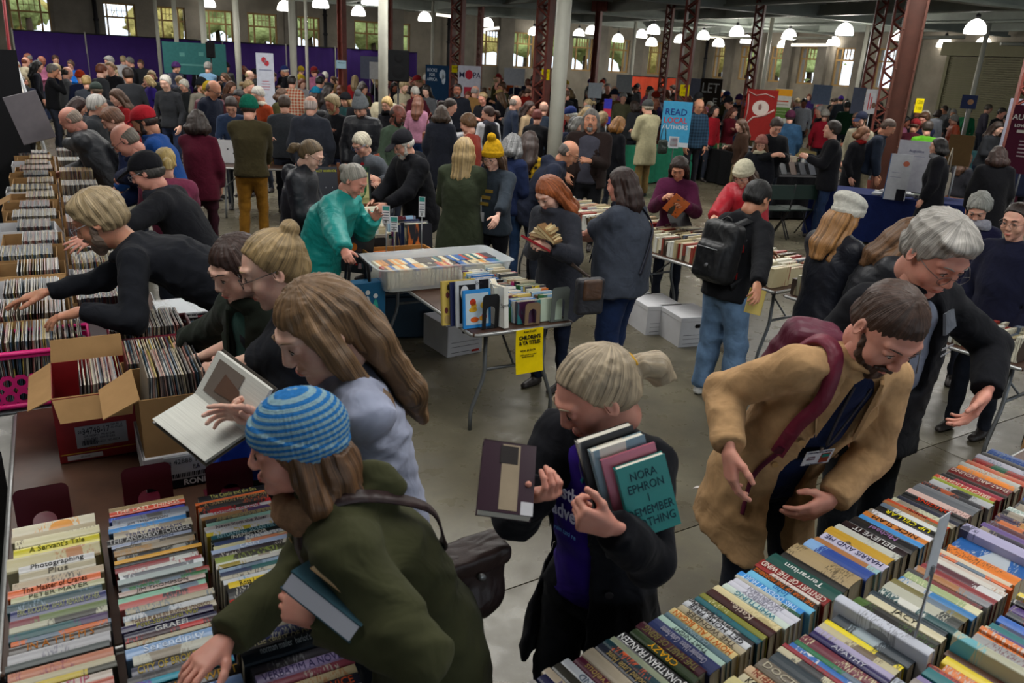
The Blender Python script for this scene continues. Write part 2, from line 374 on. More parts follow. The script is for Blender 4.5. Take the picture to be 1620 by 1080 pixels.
def nets(Dm, lo, h):
    S = Dm < 0; n = Dm.shape
    c = np.zeros([x-1 for x in n], np.int8); offs = [(i, j, k) for i in (0, 1) for j in (0, 1) for k in (0, 1)]
    for i, j, k in offs: c += S[i:n[0]-1+i, j:n[1]-1+j, k:n[2]-1+k]
    idx = np.argwhere((c > 0) & (c < 8)); m = len(idx)
    if not m: return np.zeros((0, 3)), np.zeros((0, 4), int), idx
    cid = -np.ones(c.shape, np.int64); cid[tuple(idx.T)] = np.arange(m)
    val = np.stack([Dm[idx[:, 0]+i, idx[:, 1]+j, idx[:, 2]+k] for i, j, k in offs], 1)
    acc = np.zeros((m, 3)); cnt = np.zeros(m)
    for a in range(8):
        for b in range(a+1, 8):
            oa, ob = np.array(offs[a]), np.array(offs[b])
            if np.abs(oa-ob).sum() != 1: continue
            x = (val[:, a] < 0) != (val[:, b] < 0); t = val[x, a]/(val[x, a]-val[x, b]+1e-12)
            acc[x] += oa+(ob-oa)*t[:, None]; cnt[x] += 1
    V = lo+h*(idx+acc/cnt[:, None]); Fs = []
    for ax in range(3):
        sl0 = [slice(1, n[i]-1) for i in range(3)]; sl0[ax] = slice(0, n[ax]-1); sl1 = list(sl0); sl1[ax] = slice(1, n[ax])
        s0, s1 = S[tuple(sl0)], S[tuple(sl1)]; e = np.argwhere(s0 != s1)
        if not len(e): continue
        inside = s0[tuple(e.T)]; g = e+1; g[:, ax] -= 1
        u, v = (ax+1) % 3, (ax+2) % 3; du = np.zeros(3, int); du[u] = 1; dv = np.zeros(3, int); dv[v] = 1
        q = [cid[tuple((g-du-dv).T)], cid[tuple((g-dv).T)], cid[tuple(g.T)], cid[tuple((g-du).T)]]
        Q = np.stack(q, 1); Q[~inside] = Q[~inside][:, ::-1]; Fs.append(Q)
    F = np.concatenate(Fs); return V, F[(F >= 0).all(1)], idx
def merge(parts):
    V = []; F = []; n = 0
    for v, f in parts: V.append(v); F.append(f+n); n += len(v)
    return np.concatenate(V), np.concatenate(F)
def frame(y, up):
    """columns: x (right of facing), y (facing), z"""
    y = nrm(y); x = nrm(np.cross(y, up)); z = np.cross(x, y); return np.stack([x, y, z], 1)
def xf(vf, R, t, s=1.0, mir=False):
    V, F = vf; V = V*s
    if mir: V = V*[-1, 1, 1]; F = F[:, ::-1]
    return V@R.T+t, F
# ---------------------------------------------------------------- head, hands
def head_mesh(male, h, old=0, fat=0):
    s = SDF(); w_ = 1.04 if male else .98; f_ = 1+.12*fat
    s.el((0, -.014, .034), (.076*w_, .097, .085), 0)
    s.el((0, .030, -.018), (.060*w_*f_, .062, .088), .03)
    s.el((0, .030, -.070), ((.052 if male else .045)*f_, .050, .040), .03)
    s.el((0, .076, -.098), (.022 if male else .018, .018, .018), .02)
    for q in (-1, 1):
        s.el((q*.042*f_, .058, -.030), (.024, .026, .026), .02)
        s.rc((q*.008, .092, .036), (q*.046, .074, .037), .0095 if male else .007, .008, .014)
        s.el((q*.031, .100, .014), (.019, .017, .011), .014, op='s')
        s.el((q*.031, .0795, .013), (.0165, .0130, .0105), .004)
        s.el((q*.0115, .100, -.0255), (.0075, .010, .0075), .006)
        R = frame((q*.25, 1, 0), (0, .15, 1))
        s.el((q*.079*w_, -.006, -.002), (.007, .019, .031), .006, R=R)
        s.el((q*.084*w_, -.001, .002), (.006, .011, .019), .004, R=R, op='s')
        if fat: s.el((q*.045, .02, -.085), (.03, .04, .03), .03)
    s.rc((0, .086, .030), (0, .108, -.018), .0065, .0115 if male else .0098, .012)
    s.el((0, .0890, -.0555), (.0225, .0125, .0050), .006); s.el((0, .0870, -.0675), (.0195, .0125, .0060), .005)
    s.rc((-.020, .099, -.0615), (.020, .099, -.0615), .0022, .0022, .002, op='s')
    s.rc((0, -.020, -.04), (0, -.028, -.105), .052 if male else .045, .050 if male else .043, .03)
    return s.mesh(h)
def hand_mesh(pose, h):
    """right hand, wrist at origin, fingers +y, palm -z, thumb on -x"""
    s = SDF()
    curl = {'relax': (22, 28, 18), 'grip': (48, 62, 30), 'reach': (12, 14, 8), 'flat': (4, 5, 3), 'pinch': (50, 40, 18), 'fist': (75, 85, 45)}[pose]
    xs = (-.030, -.010, .010, .029); kn = (.088, .092, .088, .080); fl = ((.042, .025, .020), (.046, .029, .021), (.043, .027, .020), (.034, .020, .018))
    s.rc((0, -.022, 0), (0, .015, 0), .0215, .025, .012, flat=((0, 0, 1), .78))
    for i in range(4):
        s.rc((xs[i]*.6, .015, 0), (xs[i], kn[i], .002-.004*(i in (0, 3))), .0145, .0120, .016)
        p = W3(xs[i], kn[i], 0); a = 0; sp = (i-1.5)*(.10 if pose in ('reach', 'flat') else .03)
        ex = (1.0+.12*(i-1.5)) if pose != 'reach' else (.6, 1, 1.5, 1.9)[i]
        r = (.0098, .0102, .0096, .0085)[i]
        for j in range(3):
            a += math.radians(curl[j])*ex; d = W3(math.sin(sp)*math.cos(a), math.cos(sp)*math.cos(a), -math.sin(a)); q = p+d*fl[i][j]
            s.rc(p, q, r*(1-.08*j), r*(.93-.09*j), .004); p = q
    op = {'flat': .9, 'reach': .6}.get(pose, .25)
    p = W3(-.020, .022, -.006)
    for L, d, r in ((.042, (-.62-.2*op, .62, -.42+.3*op), .0145), (.032, (-.38-.2*op, .80, -.42+.3*op), .0115), (.025, (-.12-.2*op, .86, -.45+.3*op), .0100)):
        q = p+nrm(d)*L; s.rc(p, q, r, r*.88, .008); p = q
    s.el((-.022, .040, -.010), (.016, .026, .013), .014); s.el((.022, .035, -.008), (.012, .028, .011), .012)
    return s.mesh(h)
_hc = {}
def hand_t(pose, lod):
    k = (pose, lod)
    if k not in _hc: _hc[k] = hand_mesh(pose, (.0038, .0078, .013)[lod])
    return _hc[k]
_kc = {}
def head_t(male, lod, fat=0):
    k = (male, lod, fat)
    if k not in _kc: _kc[k] = head_mesh(male, (.0042, .0070, .0118)[lod], fat=fat)
    return _kc[k]
# ---------------------------------------------------------------- hair (head frame)
def strand_axis(style): return nrm((0, -1, .75)) if style in ('bun', 'pony', 'updo', 'bunlow') else (W3(0, 0, 1) if style not in ('beard', 'longbeard') else nrm((0, .25, 1)))
def strand_xy(P, c, ax):
    X = P-c; e1 = W3(1, 0, 0); e2 = np.cross(ax, e1); return np.arctan2(X@e1, X@e2), X@ax, np.linalg.norm(X, axis=-1)
def groove(c, amp, f=34, seed=0, ax=W3(0, 0, 1)):
    rg = np.random.RandomState(seed); ph = rg.rand(3)*6
    def fn(P):
        a, z, _r = strand_xy(P, c, ax)
        return amp*(np.sin(a*f+3*np.sin(z*14+ph[0])+ph[1])+.6*np.sin(a*f*2.3+2*np.sin(z*23+ph[2])))
    return fn
def hair_sdf(style, lod):
    under = style.endswith('+'); style = style.rstrip('+'); s = SDF(); c0 = W3(0, -.014, .034); low = -.055; ff = 34; amp = .0016; g = .0125
    def hl(p, n):
        p = np.array(p, float); n = nrm(n)
        s.add(lambda P: -((P-p)@n), (-.13, -.2, -.3), (.13, .16, .2), .006, 's')
    if style in ('short', 'crew', 'curlyshort', 'sidepart', 'wavy'):
        g = {'short': .012, 'crew': .008, 'curlyshort': .022, 'sidepart': .016, 'wavy': .017}[style]
        s.el(c0+[0, -.004, .002], (.076+g, .097+g, .085+g), 0); s.el((0, -.045, -.02), (.070+g*.7, .066+g*.7, .055), .02)
        if style in ('sidepart', 'wavy'): s.el((.02, .045, .100), (.058, .045, .024), .02); s.el((-.04, .02, .09), (.04, .06, .03), .02)
        hl((0, .084, .082), (0, .105, -.066))
        for q in (-1, 1): s.el((q*.09, .035, -.055), (.04, .055, .055), .01, op='s')
        s.cut((0, -.09, -.068), (0, .25, -1))
    elif style == 'bald':
        s.el(c0+[0, -.010, -.018], (.0835, .094, .070), 0); s.el((0, -.045, -.03), (.074, .064, .05), .02)
        s.el((0, .09, 0), (.10, .085, .14), .01, op='s'); s.el((0, .0, .10), (.072, .105, .062), .015, op='s'); s.cut((0, -.09, -.068), (0, .25, -1))
    elif style in ('bob', 'long', 'longwavy', 'shoulder', 'curly', 'front_long'):
        s.el(c0+[0, -.002, .002], (.086, .106, .094), 0); hl((0, .088, .084), (0, .105, -.060))
        dn = {'bob': -.10, 'long': -.34, 'longwavy': -.30, 'shoulder': -.20, 'curly': -.14, 'front_long': -.36}[style]
        wv = {'longwavy': .022, 'curly': .022, 'shoulder': .008}.get(style, .002)
        for q in (-1, 1):
            y0 = {'front_long': .030, 'bob': .006}.get(style, .000)
            pts = [(q*.072, y0, .03), (q*.084, y0-.012, -.05), (q*(.088+wv), y0-.03, dn*.6), (q*(.070+wv), y0-.035+(.06 if style == 'front_long' else 0), dn)]
            s.chain(pts, (.026, .027, .030+wv*.6, .022+wv*.5), .03)
            s.chain([(q*.045, -.07, .02), (q*.055, -.088, -.08), (q*.055, -.098, dn*.75), (q*.04, -.09, dn*1.04)], (.045, .042, .036+wv*.5, .02), .03)
        s.chain([(0, -.085, .0), (0, -.10, -.08), (0, -.108, dn*.8), (0, -.10, dn*1.06)], (.045, .045, .036, .02), .03)
        if style == 'curly': s.el((0, -.03, -.03), (.118, .105, .10), .03)
        s.el((0, .128, -.060), (.066, .088, .130), .014, op='s'); s.el((0, .10, -.14), (.07, .07, .10), .02, op='s'); s.el((0, .02, -.17), (.052, .075, .13), .02, op='s')
        amp = .0026; ff = 22
    elif style in ('bun', 'pony', 'updo', 'bunlow'):
        g = .0075; s.el(c0+[0, -.003, .001], (.076+g, .097+g, .085+g), 0); s.el((0, -.05, -.025), (.068, .062, .05), .02)
        if style == 'bun': s.el((0, -.098, .095), (.036, .034, .034), .010)
        if style == 'bunlow': s.el((0, -.122, .012), (.036, .034, .036), .010)
        if style == 'pony': s.chain([(0, -.100, -.005), (0, -.130, -.010), (0, -.158, -.035), (0, -.160, -.095), (0, -.145, -.155)], (.018, .030, .036, .030, .010), .010)
        if style == 'updo': s.el((0, -.10, .0), (.045, .035, .045), .015)
        hl((0, .062, .090), (0, .105, -.060))
        for q in (-1, 1): s.el((q*.09, .030, -.055), (.045, .05, .060), .012, op='s')
        s.cut((0, -.09, -.07), (0, .25, -1))
    elif style == 'beard':
        s.el((0, .032, -.072), (.056, .060, .048), 0); s.el((0, .072, -.102), (.026, .026, .030), .02)
        for q in (-1, 1): s.chain([(q*.064, .02, -.01), (q*.052, .045, -.06)], (.014, .02), .02)
        s.chain([(-.03, .088, -.05), (0, .100, -.043), (.03, .088, -.05)], (.008, .008, .008), .008)
        s.el((0, .105, -.0625), (.020, .03, .008), .005, op='s'); s.el((0, .08, .02), (.06, .05, .06), .01, op='s'); s.cut((0, .0, -.02), (0, -1, 0)); amp = .002
    elif style == 'longbeard':
        s.el((0, .032, -.074), (.06, .062, .05), 0); s.chain([(0, .07, -.10), (0, .06, -.20)], (.036, .015), .03)
        s.el((0, .105, -.0625), (.020, .03, .008), .005, op='s'); s.el((0, .08, .02), (.06, .05, .06), .01, op='s'); s.cut((0, .0, -.02), (0, -1, 0)); amp = .002
    hh = (.0050, .0085, .0135)[lod]
    if under: s.cut((0, .08, .066), (0, -.42, 1))
    if style in ('curlyshort', 'curly'): return s.mesh(hh, fold=.004, ff=75, seed=3, disp=groove(c0, amp, 12, ax=strand_axis(style)))
    if style == 'wavy': return s.mesh(hh, fold=.003, ff=38, seed=3, disp=groove(c0, amp, 16, ax=strand_axis(style)))
    return s.mesh(hh, fold=.0015, ff=40, disp=groove(c0, amp*.8, ff, ax=strand_axis(style)))
def hat_sdf(style, lod):
    s = SDF(); c0 = W3(0, -.016, .038); hh = (.005, .008, .012)[lod]
    if style in ('beanie', 'pom', 'beret', 'slouch'):
        s.el(c0+[0, -.006, .004], (.099, .121, .109), 0)
        if style == 'beret': s.el(c0+[0, -.025, .055], (.118, .125, .062), .02)
        if style in ('slouch', 'pom'): s.el(c0+[0, -.03, .075], (.070, .075, .050), .03)
        s.cut((0, .08, .046), (0, .42, -1))
        if style == 'pom': s.el((0, -.045, .185), .044, 0)
        nn = nrm((0, -.42, 1))
        rib = lambda P: .0016*np.sin(np.arctan2(P[:, 0], P[:, 1])*46)-.007*(((P-W3(0, .08, .046))@nn) < .042)
        return s.mesh(hh, disp=rib if lod < 2 else (lambda P: -.007*(((P-W3(0, .08, .046))@nn) < .042)))
    if style == 'cap':
        s.el(c0+[0, 0, .004], (.091, .113, .096), 0); s.cut((0, .08, .050), (0, .34, -1))
        s.el((0, .136, .050), (.064, .062, .009), .012, R=frame((0, 1, -.22), (0, .22, 1)))
        s.el((0, -.014, .135), .008, .003); return s.mesh(hh)
    if style == 'brim':
        s.el(c0+[0, 0, .006], (.088, .108, .092), 0); s.cut((0, .0, .04), (0, .05, -1)); s.el((0, 0, .05), (.135, .155, .010), .014); return s.mesh(hh)
_sc = {}
def style_t(kind, style, lod):
    k = (kind, style, lod)
    if k not in _sc: _sc[k] = (hair_sdf if kind == 'hair' else hat_sdf)(style, lod)
    return _sc[k]
def ik(a, c, l1, l2, hint):
    a = np.array(a, float); c = np.array(c, float); d = c-a; L = np.linalg.norm(d); mx = (l1+l2)*.995
    if L > mx: c = a+d/L*mx; d = c-a; L = mx
    L = max(L, abs(l1-l2)+.03); x = (l1*l1-l2*l2+L*L)/(2*L); y = math.sqrt(max(l1*l1-x*x, 0)); n = nrm(d)
    hv = np.array(hint, float); hv = hv-n*(hv@n); return a+n*x+nrm(hv)*y, c
SKINS = {'fair': 'c99a84', 'pink': 'c98f7c', 'tan': 'b07f62', 'brown': '7a4c36', 'dark': '4a2e24', 'pale': 'd8b09c'}
# ---------------------------------------------------------------- a whole person
def person(label, px, hz, H=1.68, yaw=PI, lean=0, side=0, hp=20, hy=0, hroll=0, male=True, fat=0, skin='fair', hair='short', haircol='3a2a20', hat=None, hatcol='222222', hatcol2=None,
           beard=None, top='jacket', topcol='22252c', topmat='wool', g=.014, hem=.06, flare=0, shirt=None, legs='272b36', legmat='denim', legw=1.0, shoes='2a2422',
           L=None, R=None, Lh='relax', Rh='relax', Lel=None, Rel=None, Lpalm=None, Rpalm=None, Ldir=None, Rdir=None, sleeve=1.0, glasses=None, hood=None, collar=None, scarf=None, fold=.004, ff=17,
           lod=1, group=None, opening=None, col2=None, seed=0, parts=None, headscale=1.0, name='person', feet=True, back=0.0, at3=None, puff=0, sleevecol=None, hatmat='knit', build=True, sitz=None, shoulder=1.0, extra=None, thick=1.0, beardcol=None, torso_yaw=0, neckfwd=0, hands=True):
    """px: pixel of the head centre, hz: height of the head centre; everything else is worked out in metres from there"""
    F = W3(math.sin(yaw), math.cos(yaw), 0); Rr = W3(math.cos(yaw), -math.sin(yaw), 0); U = W3(0, 0, 1)
    S = H/1.7; lean = math.radians(lean); side = math.radians(side); hp = math.radians(hp); hy = math.radians(hy)
    T = nrm(U*math.cos(lean)+F*math.sin(lean)+Rr*math.sin(side))
    Fc = nrm(F-T*(F@T)); Rs = nrm(np.cross(Fc, T))                                                        # chest frame
    legL = .52*H
    pel = -F*(.17*math.sin(lean))*S+U*legL-Rr*.10*math.sin(side)
    neck = pel+T*.325*H+Fc*(.025+neckfwd)*S
    hup = nrm(T*.35+U*.65+F*(math.sin(hp)*.35)); headc = neck+nrm(hup+F*.12)*.148*S+F*.018*S
    fd = nrm(F*math.cos(hp)*math.cos(hy)+Rr*math.cos(hp)*math.sin(hy)-U*math.sin(hp))
    if hz is None: hz = float(headc[2])
    base_w = (at(px[0], px[1], hz) if at3 is None else np.array(at3, float))
    face = lod < 2
    if lod == 1 and base_w[1] > 9: lod = 2
    O = base_w-headc; dz = hz-headc[2] if at3 is None else at3[2]-headc[2]
    # keep feet on the floor: shorten or stretch the legs by the leftover
    Of = W3(O[0], O[1], 0)
    pel = pel+Of+U*dz; neck = neck+Of+U*dz; headc = headc+Of+U*dz
    RH = frame(fd, nrm(hup*.4+U*.6+Rr*math.sin(math.radians(hroll)))); hs = S*(1.03 if male else 1.0)*(1.04 if lod == 0 else 1.0)*headscale
    sw = .158*S*shoulder*(1.06 if male else .93)*(1+.15*fat)
    shl = {}
    for q, n_ in ((-1, 'L'), (1, 'R')): shl[n_] = neck-T*.072*S+Rs*q*sw-Fc*.01
    l1, l2 = .285*S, .255*S; elb = {}; wr = {}
    for q, n_, tg, eh in ((-1, 'L', L, Lel), (1, 'R', R, Rel)):
        if tg is None: tg = 'down'
        if isinstance(tg, tuple):
            d_ = nrm(ray(tg[1], tg[2])); Rl = tg[3]*(l1+l2); q_ = W3(0, 0, HC)-shl[n_]; b2 = d_@q_; disc = b2*b2-(q_@q_-Rl*Rl)
            t_ = -b2+(math.sqrt(disc) if tg[4] == 1 else -math.sqrt(disc)) if (disc > 0 and tg[4] < 2) else -b2
            c = W3(0, 0, HC)+d_*t_
        elif isinstance(tg, str):
            c = {'down': shl[n_]-U*.51*S+Rs*q*.045+Fc*.085, 'hold': neck-T*.30*S+Fc*.27*S+Rs*q*.05, 'book': neck-T*.26*S+Fc*.30*S+Rs*q*.09, 'pocket': shl[n_]-T*.42*S+Rs*q*.05+Fc*.12,
                 'table': W3(*(pel+Fc*.42*S+Rs*q*.14)[:2], .95), 'browse': W3(*(pel+F*.50*S+Rr*q*.12)[:2], .99), 'face': neck+Fc*.17+Rs*q*.05-T*.02, 'cross': neck-T*.24*S+Fc*.2*S-Rs*q*.10}[tg]
        else: c = np.array(tg, float)
        eh = (-U*.8-Fc*.35+Rs*q*.5) if eh is None else np.array(eh, float)
        elb[n_], wr[n_] = ik(shl[n_], c, l1, l2, eh)
    J = dict(pel=pel, neck=neck, headc=headc, F=F, R=Rr, T=T, Fc=Fc, Rs=Rs, shl=shl, elb=elb, wr=wr, RH=RH, S=S, O=Of, hs=hs)
    if not build: return J
    vox = (.0115, .020, .032)[lod]; root = empty(name, (Of[0], Of[1], 0)); tagit(root, label, 'person', group)
    off = root.location; offn = W3(Of[0], Of[1], 0)
    def put(nm, vf, mat, col, c2=None, smooth=True):
        V, F_ = vf; return link(nm, mesh(nm, V-offn, F_, mat, smooth), root, col, c2)
    # legs
    hipw = .088*S*(1+.25*fat); ft = {}; kn = {}
    for q, n_ in ((-1, 'L'), (1, 'R')):
        hp_ = pel+Rr*q*hipw-U*.03; st = (.10 if q > 0 else -.06)*(1 if not back else -1)*F*.8
        a = Of+Rr*q*.105*S*legw**.5+st*.5+U*.075*S; kn[n_], ft[n_] = (hp_+a)/2+F*.035*S+U*.0, a
        kn[n_] = kn[n_]+U*.02; ft[n_+'h'] = hp_
    if legs:
        s = SDF(); lw = (1+.22*fat)*thick
        s.loft([(pel-U*.11, .155*lw*S, .112*lw*S), (pel-U*.02, .160*lw*S, .116*lw*S), (pel+T*.08*S, .135*lw*S, .098*lw*S)], Rr, .02)
        for n_ in 'LR':
            s.rc(ft[n_+'h']-U*.02, kn[n_], .088*S*lw*legw**.5, .060*S*lw*legw, .03); s.rc(kn[n_], ft[n_]-U*.015, .062*S*lw*legw, .047*S*legw**1.3, .02, end=True)
        put('trousers', s.mesh(vox*1.4, fold=.005, ff=22, seed=seed+5), legmat, legs)
    if feet:
        s = SDF()
        for n_ in 'LR':
            a = ft[n_]; s.rc(a-U*.035, a+F*.13*S-U*.052, .038, .028, .02); s.rc(a-U*.045-F*.02, a+F*.15*S-U*.058, .030, .022, .01, flat=(Rr, 1.35)); s.rc(a, a-U*.03, .042, .04, .01)
            s.cut((0, 0, .004), (0, 0, -1)); put('shoe', s.mesh((.010, .014, .022)[lod]), 'leather', shoes); s = SDF()
    # body: skin surface
    s = SDF(); bf = 1+.25*fat
    s.loft([(pel-U*.05, .13*S*bf, .095*S*bf), (pel+T*.14*S, .115*S*bf, .085*S*bf), (pel+T*.30*S+Fc*.01, .135*S, .095*S), (neck-T*.10, .13*S, .08*S), (neck-T*.01, .05, .05)], Rs, .02)
    for n_ in 'LR':
        s.rc(shl[n_], neck-T*.03, .04, .045, .03); sk_ = .72 if sleeve > .9 else 1; s.rc(shl[n_], elb[n_], .045*S*thick*sk_, .036*S*thick*sk_, .02); s.rc(elb[n_], wr[n_], .038*S*thick*sk_, .0245*S*sk_**.5, .02)
        s.rc(ft[n_+'h'], kn[n_], .065, .045, .02); s.rc(kn[n_], ft[n_], .045, .03, .02)
    nk = SDF(); nk.rc(neck-T*.06, headc-hup*.05*S-RH[:, 1]*.022*S, (.060 if male else .050)*S*(1+.2*fat), (.053 if male else .0455)*S*(1+.15*fat), .02)
    pr = [nk.mesh((.006, .009, .018)[lod]), s.mesh(.013 if (lod == 0 and sleeve < .9) else (.030 if lod < 2 else .045)), xf(head_t(male, lod, 1 if fat > .6 else 0), RH, headc, hs)]
    if hands:
        for q, n_, pose, pn, dr in ((-1, 'L', Lh, Lpalm, Ldir), (1, 'R', Rh, Rpalm, Rdir)):
            d = nrm(wr[n_]-elb[n_]) if dr is None else nrm(dr); pn = (-Rs*q*.7+Fc*-.1-U*.5) if pn is None else np.array(pn, float)
            pn = nrm(pn-d*(pn@d)); xx = np.cross(d, -pn)   # palm = -z
            Rm = np.stack([xx, d, -pn], 1); pr.append(xf(hand_t(pose, lod), Rm, wr[n_], S*(1 if male else .93), mir=(q < 0)))
            J['hand'+n_] = Rm
    b_ = put('body', merge(pr), 'skin', SKINS.get(skin, skin))
    # top garment
    s = SDF(); lw = (1+.28*fat)*thick; a = lambda x: x*S*lw+g
    bust = 0 if male else .012
    st = [(pel-U*(hem)*S-F*.0, a(.170)+flare, a(.126)+flare), (pel, a(.166), a(.122)), (pel+T*.13*S+Fc*.01*fat, a(.142 if male else .128)+.03*fat, a(.108)+.05*fat), (pel+T*.27*S+Fc*.012, a(.158 if male else .145), a(.118)+bust),
          (pel+T*.38*S+Fc*.004, a(.160 if male else .145), a(.112)), (neck-T*.075*S, a(.125), a(.088)), (neck-T*.02*S, .066*S+g, .064*S+g)]
    s.loft(st, Rs, .02, shell=(g*.72+.016, float(hem*S/(hem*S+.325*H))-.02), openf=opening, ex=2.25)
    sl = {}
    for q, n_ in ((-1, 'L'), (1, 'R')):
        s.rc(neck-T*.022*S+Rs*q*.02, shl[n_]+T*.004, .044*S+g*.5, .046*S+g, .05)
        ws = elb[n_]+(wr[n_]-elb[n_])*min(1, .97*sleeve)
        if sleeve > .55:
            s.rc(shl[n_], elb[n_], .049*S*thick+g, .040*S*thick+g, .022); s.rc(elb[n_], ws, .041*S*thick+g, (.029*S+g*.9) if sleeve > .9 else .038*S+g, .014, end=True)
        else: s.rc(shl[n_], shl[n_]+(elb[n_]-shl[n_])*(sleeve*2), .057*S*thick+g, .052*S*thick+g, .03, end=True)
    if hood:
        s.torus(neck-Fc*.035+T*.0, nrm(T*.8-Fc*.6), .085, .030, .03); s.el(neck-Fc*.115-T*.05, (.085, .055, .09), .04)
    if collar: s.torus(neck+T*.005+Fc*.008, nrm(T-Fc*.25), .066+g*.4, .017+g*.3, .012, tag=1)
    if extra: extra(s, J)
    dz_ = None
    if puff: dz_ = lambda P: -puff*np.abs(np.sin((P-pel)@T*PI/.055))
    zf = (lambda q: 1) 
    V_, F_ = s.mesh(vox, fold=fold, ff=ff, seed=seed, disp=dz_)
    put(top, (V_, F_), topmat, topcol, col2)
    if shirt:
        s = SDF(); a = lambda x: x*S*lw+g*.28+.006
        s.loft([(pel-U*.05, a(.155), a(.115)), (pel+T*.13*S, a(.135), a(.102)+.045*fat), (pel+T*.27*S+Fc*.012, a(.148), a(.112)+bust), (pel+T*.38*S, a(.148), a(.106)), (neck-T*.07*S, a(.115), a(.082)), (neck-T*.01*S, .060*S+g*.2, .058*S+g*.2)], Rs, .02)
        s.torus(neck+T*.0+Fc*.01, nrm(T-Fc*.3), .056, .012, .01)
        put('shirt', s.mesh(vox, fold=.003, ff=16, seed=seed+2), 'cotton', shirt)
    # hair, hat, beard
    def hairy(nm, sty, c_):
        tv = style_t('hair', sty, lod); o_ = put(nm, xf(tv, RH, headc, hs), 'hair', c_); a_, z_, r_ = strand_xy(tv[0], W3(0, -.014, .034), strand_axis(sty.rstrip('+')))
        at_ = o_.data.attributes.new('sc', 'FLOAT_VECTOR', 'POINT'); at_.data.foreach_set('vector', np.stack([np.cos(a_)*.085, np.sin(a_)*.085, z_*.6+r_*.4], 1).astype(np.float32).ravel())
    if hair: hairy('hair', hair+('+' if hat in ('beanie', 'pom', 'beret', 'cap') else ''), haircol)
    if beard: hairy('beard', beard, beardcol or haircol)
    if hat:
        me_ = xf(style_t('hat', hat, lod), np.eye(3), W3(0, 0, 0), hs)
        o = link('hat' if hat in ('cap', 'brim') else 'knit_hat', mesh('hat', me_[0], me_[1], hatmat, True), root, hatcol, hatcol2)
        o.matrix_local = Matrix([list(RH[i])+[float((headc-offn)[i])] for i in range(3)]+[[0, 0, 0, 1]])
    if scarf:
        s = SDF(); s.torus(neck+T*.012+Fc*.012, nrm(T-Fc*.25), .075, .032, .01); s.torus(neck-T*.018+Fc*.02, nrm(T-Fc*.4), .088, .028, .01)
        if scarf != 1: pass
        put('scarf', s.mesh(.010 if lod < 2 else .02, fold=.005, ff=45, seed=3), 'knit', scarf if isinstance(scarf, str) else '8a8a90')
    # face
    if face:
        def hp3(x, y, z): return RH@(W3(x, y, z)*hs)+headc-offn
        for q in (-1, 1):
            m_ = MB(); e = MB(); ir = MB(); lp = MB()
            m_.tube([hp3(q*.014, .098, .036), hp3(q*.030, .0955, .0425), hp3(q*.047, .0815, .0375)], [.0022, .0030, .0012], 6)
            c = hp3(q*.031, .0835, .0105)
            P = []; 
            for i in range(5):
                for j in range(10):
                    th = PI*i/4-PI/2; ph = 2*PI*j/10; P.append(RH@(W3(.0125*math.cos(th)*math.cos(ph), .0100*math.sin(th)*1.0, .0062*math.cos(th)*math.sin(ph))*hs)+c)
            e.add(P, [(i*10+j, i*10+(j+1) % 10, (i+1)*10+(j+1) % 10, (i+1)*10+j) for i in range(4) for j in range(10)], True)
            ir.tube([hp3(q*.031, .0905, .0085), hp3(q*.031, .0943, .0080)], [.0056, .0046], 10)
            e2 = [hp3(q*(.031+.0150*math.cos(k)), .0925-.0035*abs(math.cos(k)), .0110+.0058*math.sin(k)) for k in np.linspace(0, PI, 7)]
            lp.tube(e2, [.0006, .0014, .0017, .0018, .0017, .0014, .0006], 5)
            m_.build('eyebrow', 'hair', root, haircol if not hat else '3a2a20'); ey = e.build('eye', 'glossy', root, 'b8b0a8'); ir.build('iris', 'glossy', ey, '2a2420'); lp.build('eyelash', 'matte', root, '241a16')
        lm = MB(); sc_ = hexc(SKINS.get(skin, skin)); lc = (sc_[0]*(.85 if male else .8), sc_[1]*(.62 if male else .42), sc_[2]*(.62 if male else .45))
        lm.tube([hp3(-.021, .0975, -.0600), hp3(-.010, .1000, -.0578), hp3(0, .1008, -.0590), hp3(.010, .1000, -.0578), hp3(.021, .0975, -.0600)], [.0008, .0024, .0027, .0024, .0008], 6)
        lm.tube([hp3(-.019, .0965, -.0635), hp3(0, .0988, -.0668), hp3(.019, .0965, -.0635)], [.0008, .0034, .0008], 6)
        lm.build('lips', 'skin', root, lc)
    if glasses:
        gm = MB()
        def hp3(x, y, z): return RH@(W3(x, y, z)*hs)+headc-offn
        for q in (-1, 1):
            gm.tube([hp3(q*(.034+.024*math.cos(k)), .112-.004*abs(math.cos(k)), .006+.017*math.sin(k)*(1 if math.sin(k) > 0 else 1.1)) for k in np.linspace(0, 2*PI, 14)[:-1]], .0014 if lod < 2 else .003, 5, closed=True)
            gm.tube([hp3(q*.058, .106, .012), hp3(q*.078, .07, .014), hp3(q*.082, -.005, .010)], .0016 if lod < 2 else .003, 5)
        gm.tube([hp3(-.010, .112, .010), hp3(0, .115, .013), hp3(.010, .112, .010)], .0014, 5)
        gm.build('glasses', 'glossy', root, glasses)
    J['root'] = root; J['offn'] = offn; J['put'] = put; J['st'] = st; J['g'] = g; J['hood'] = hood
    return J

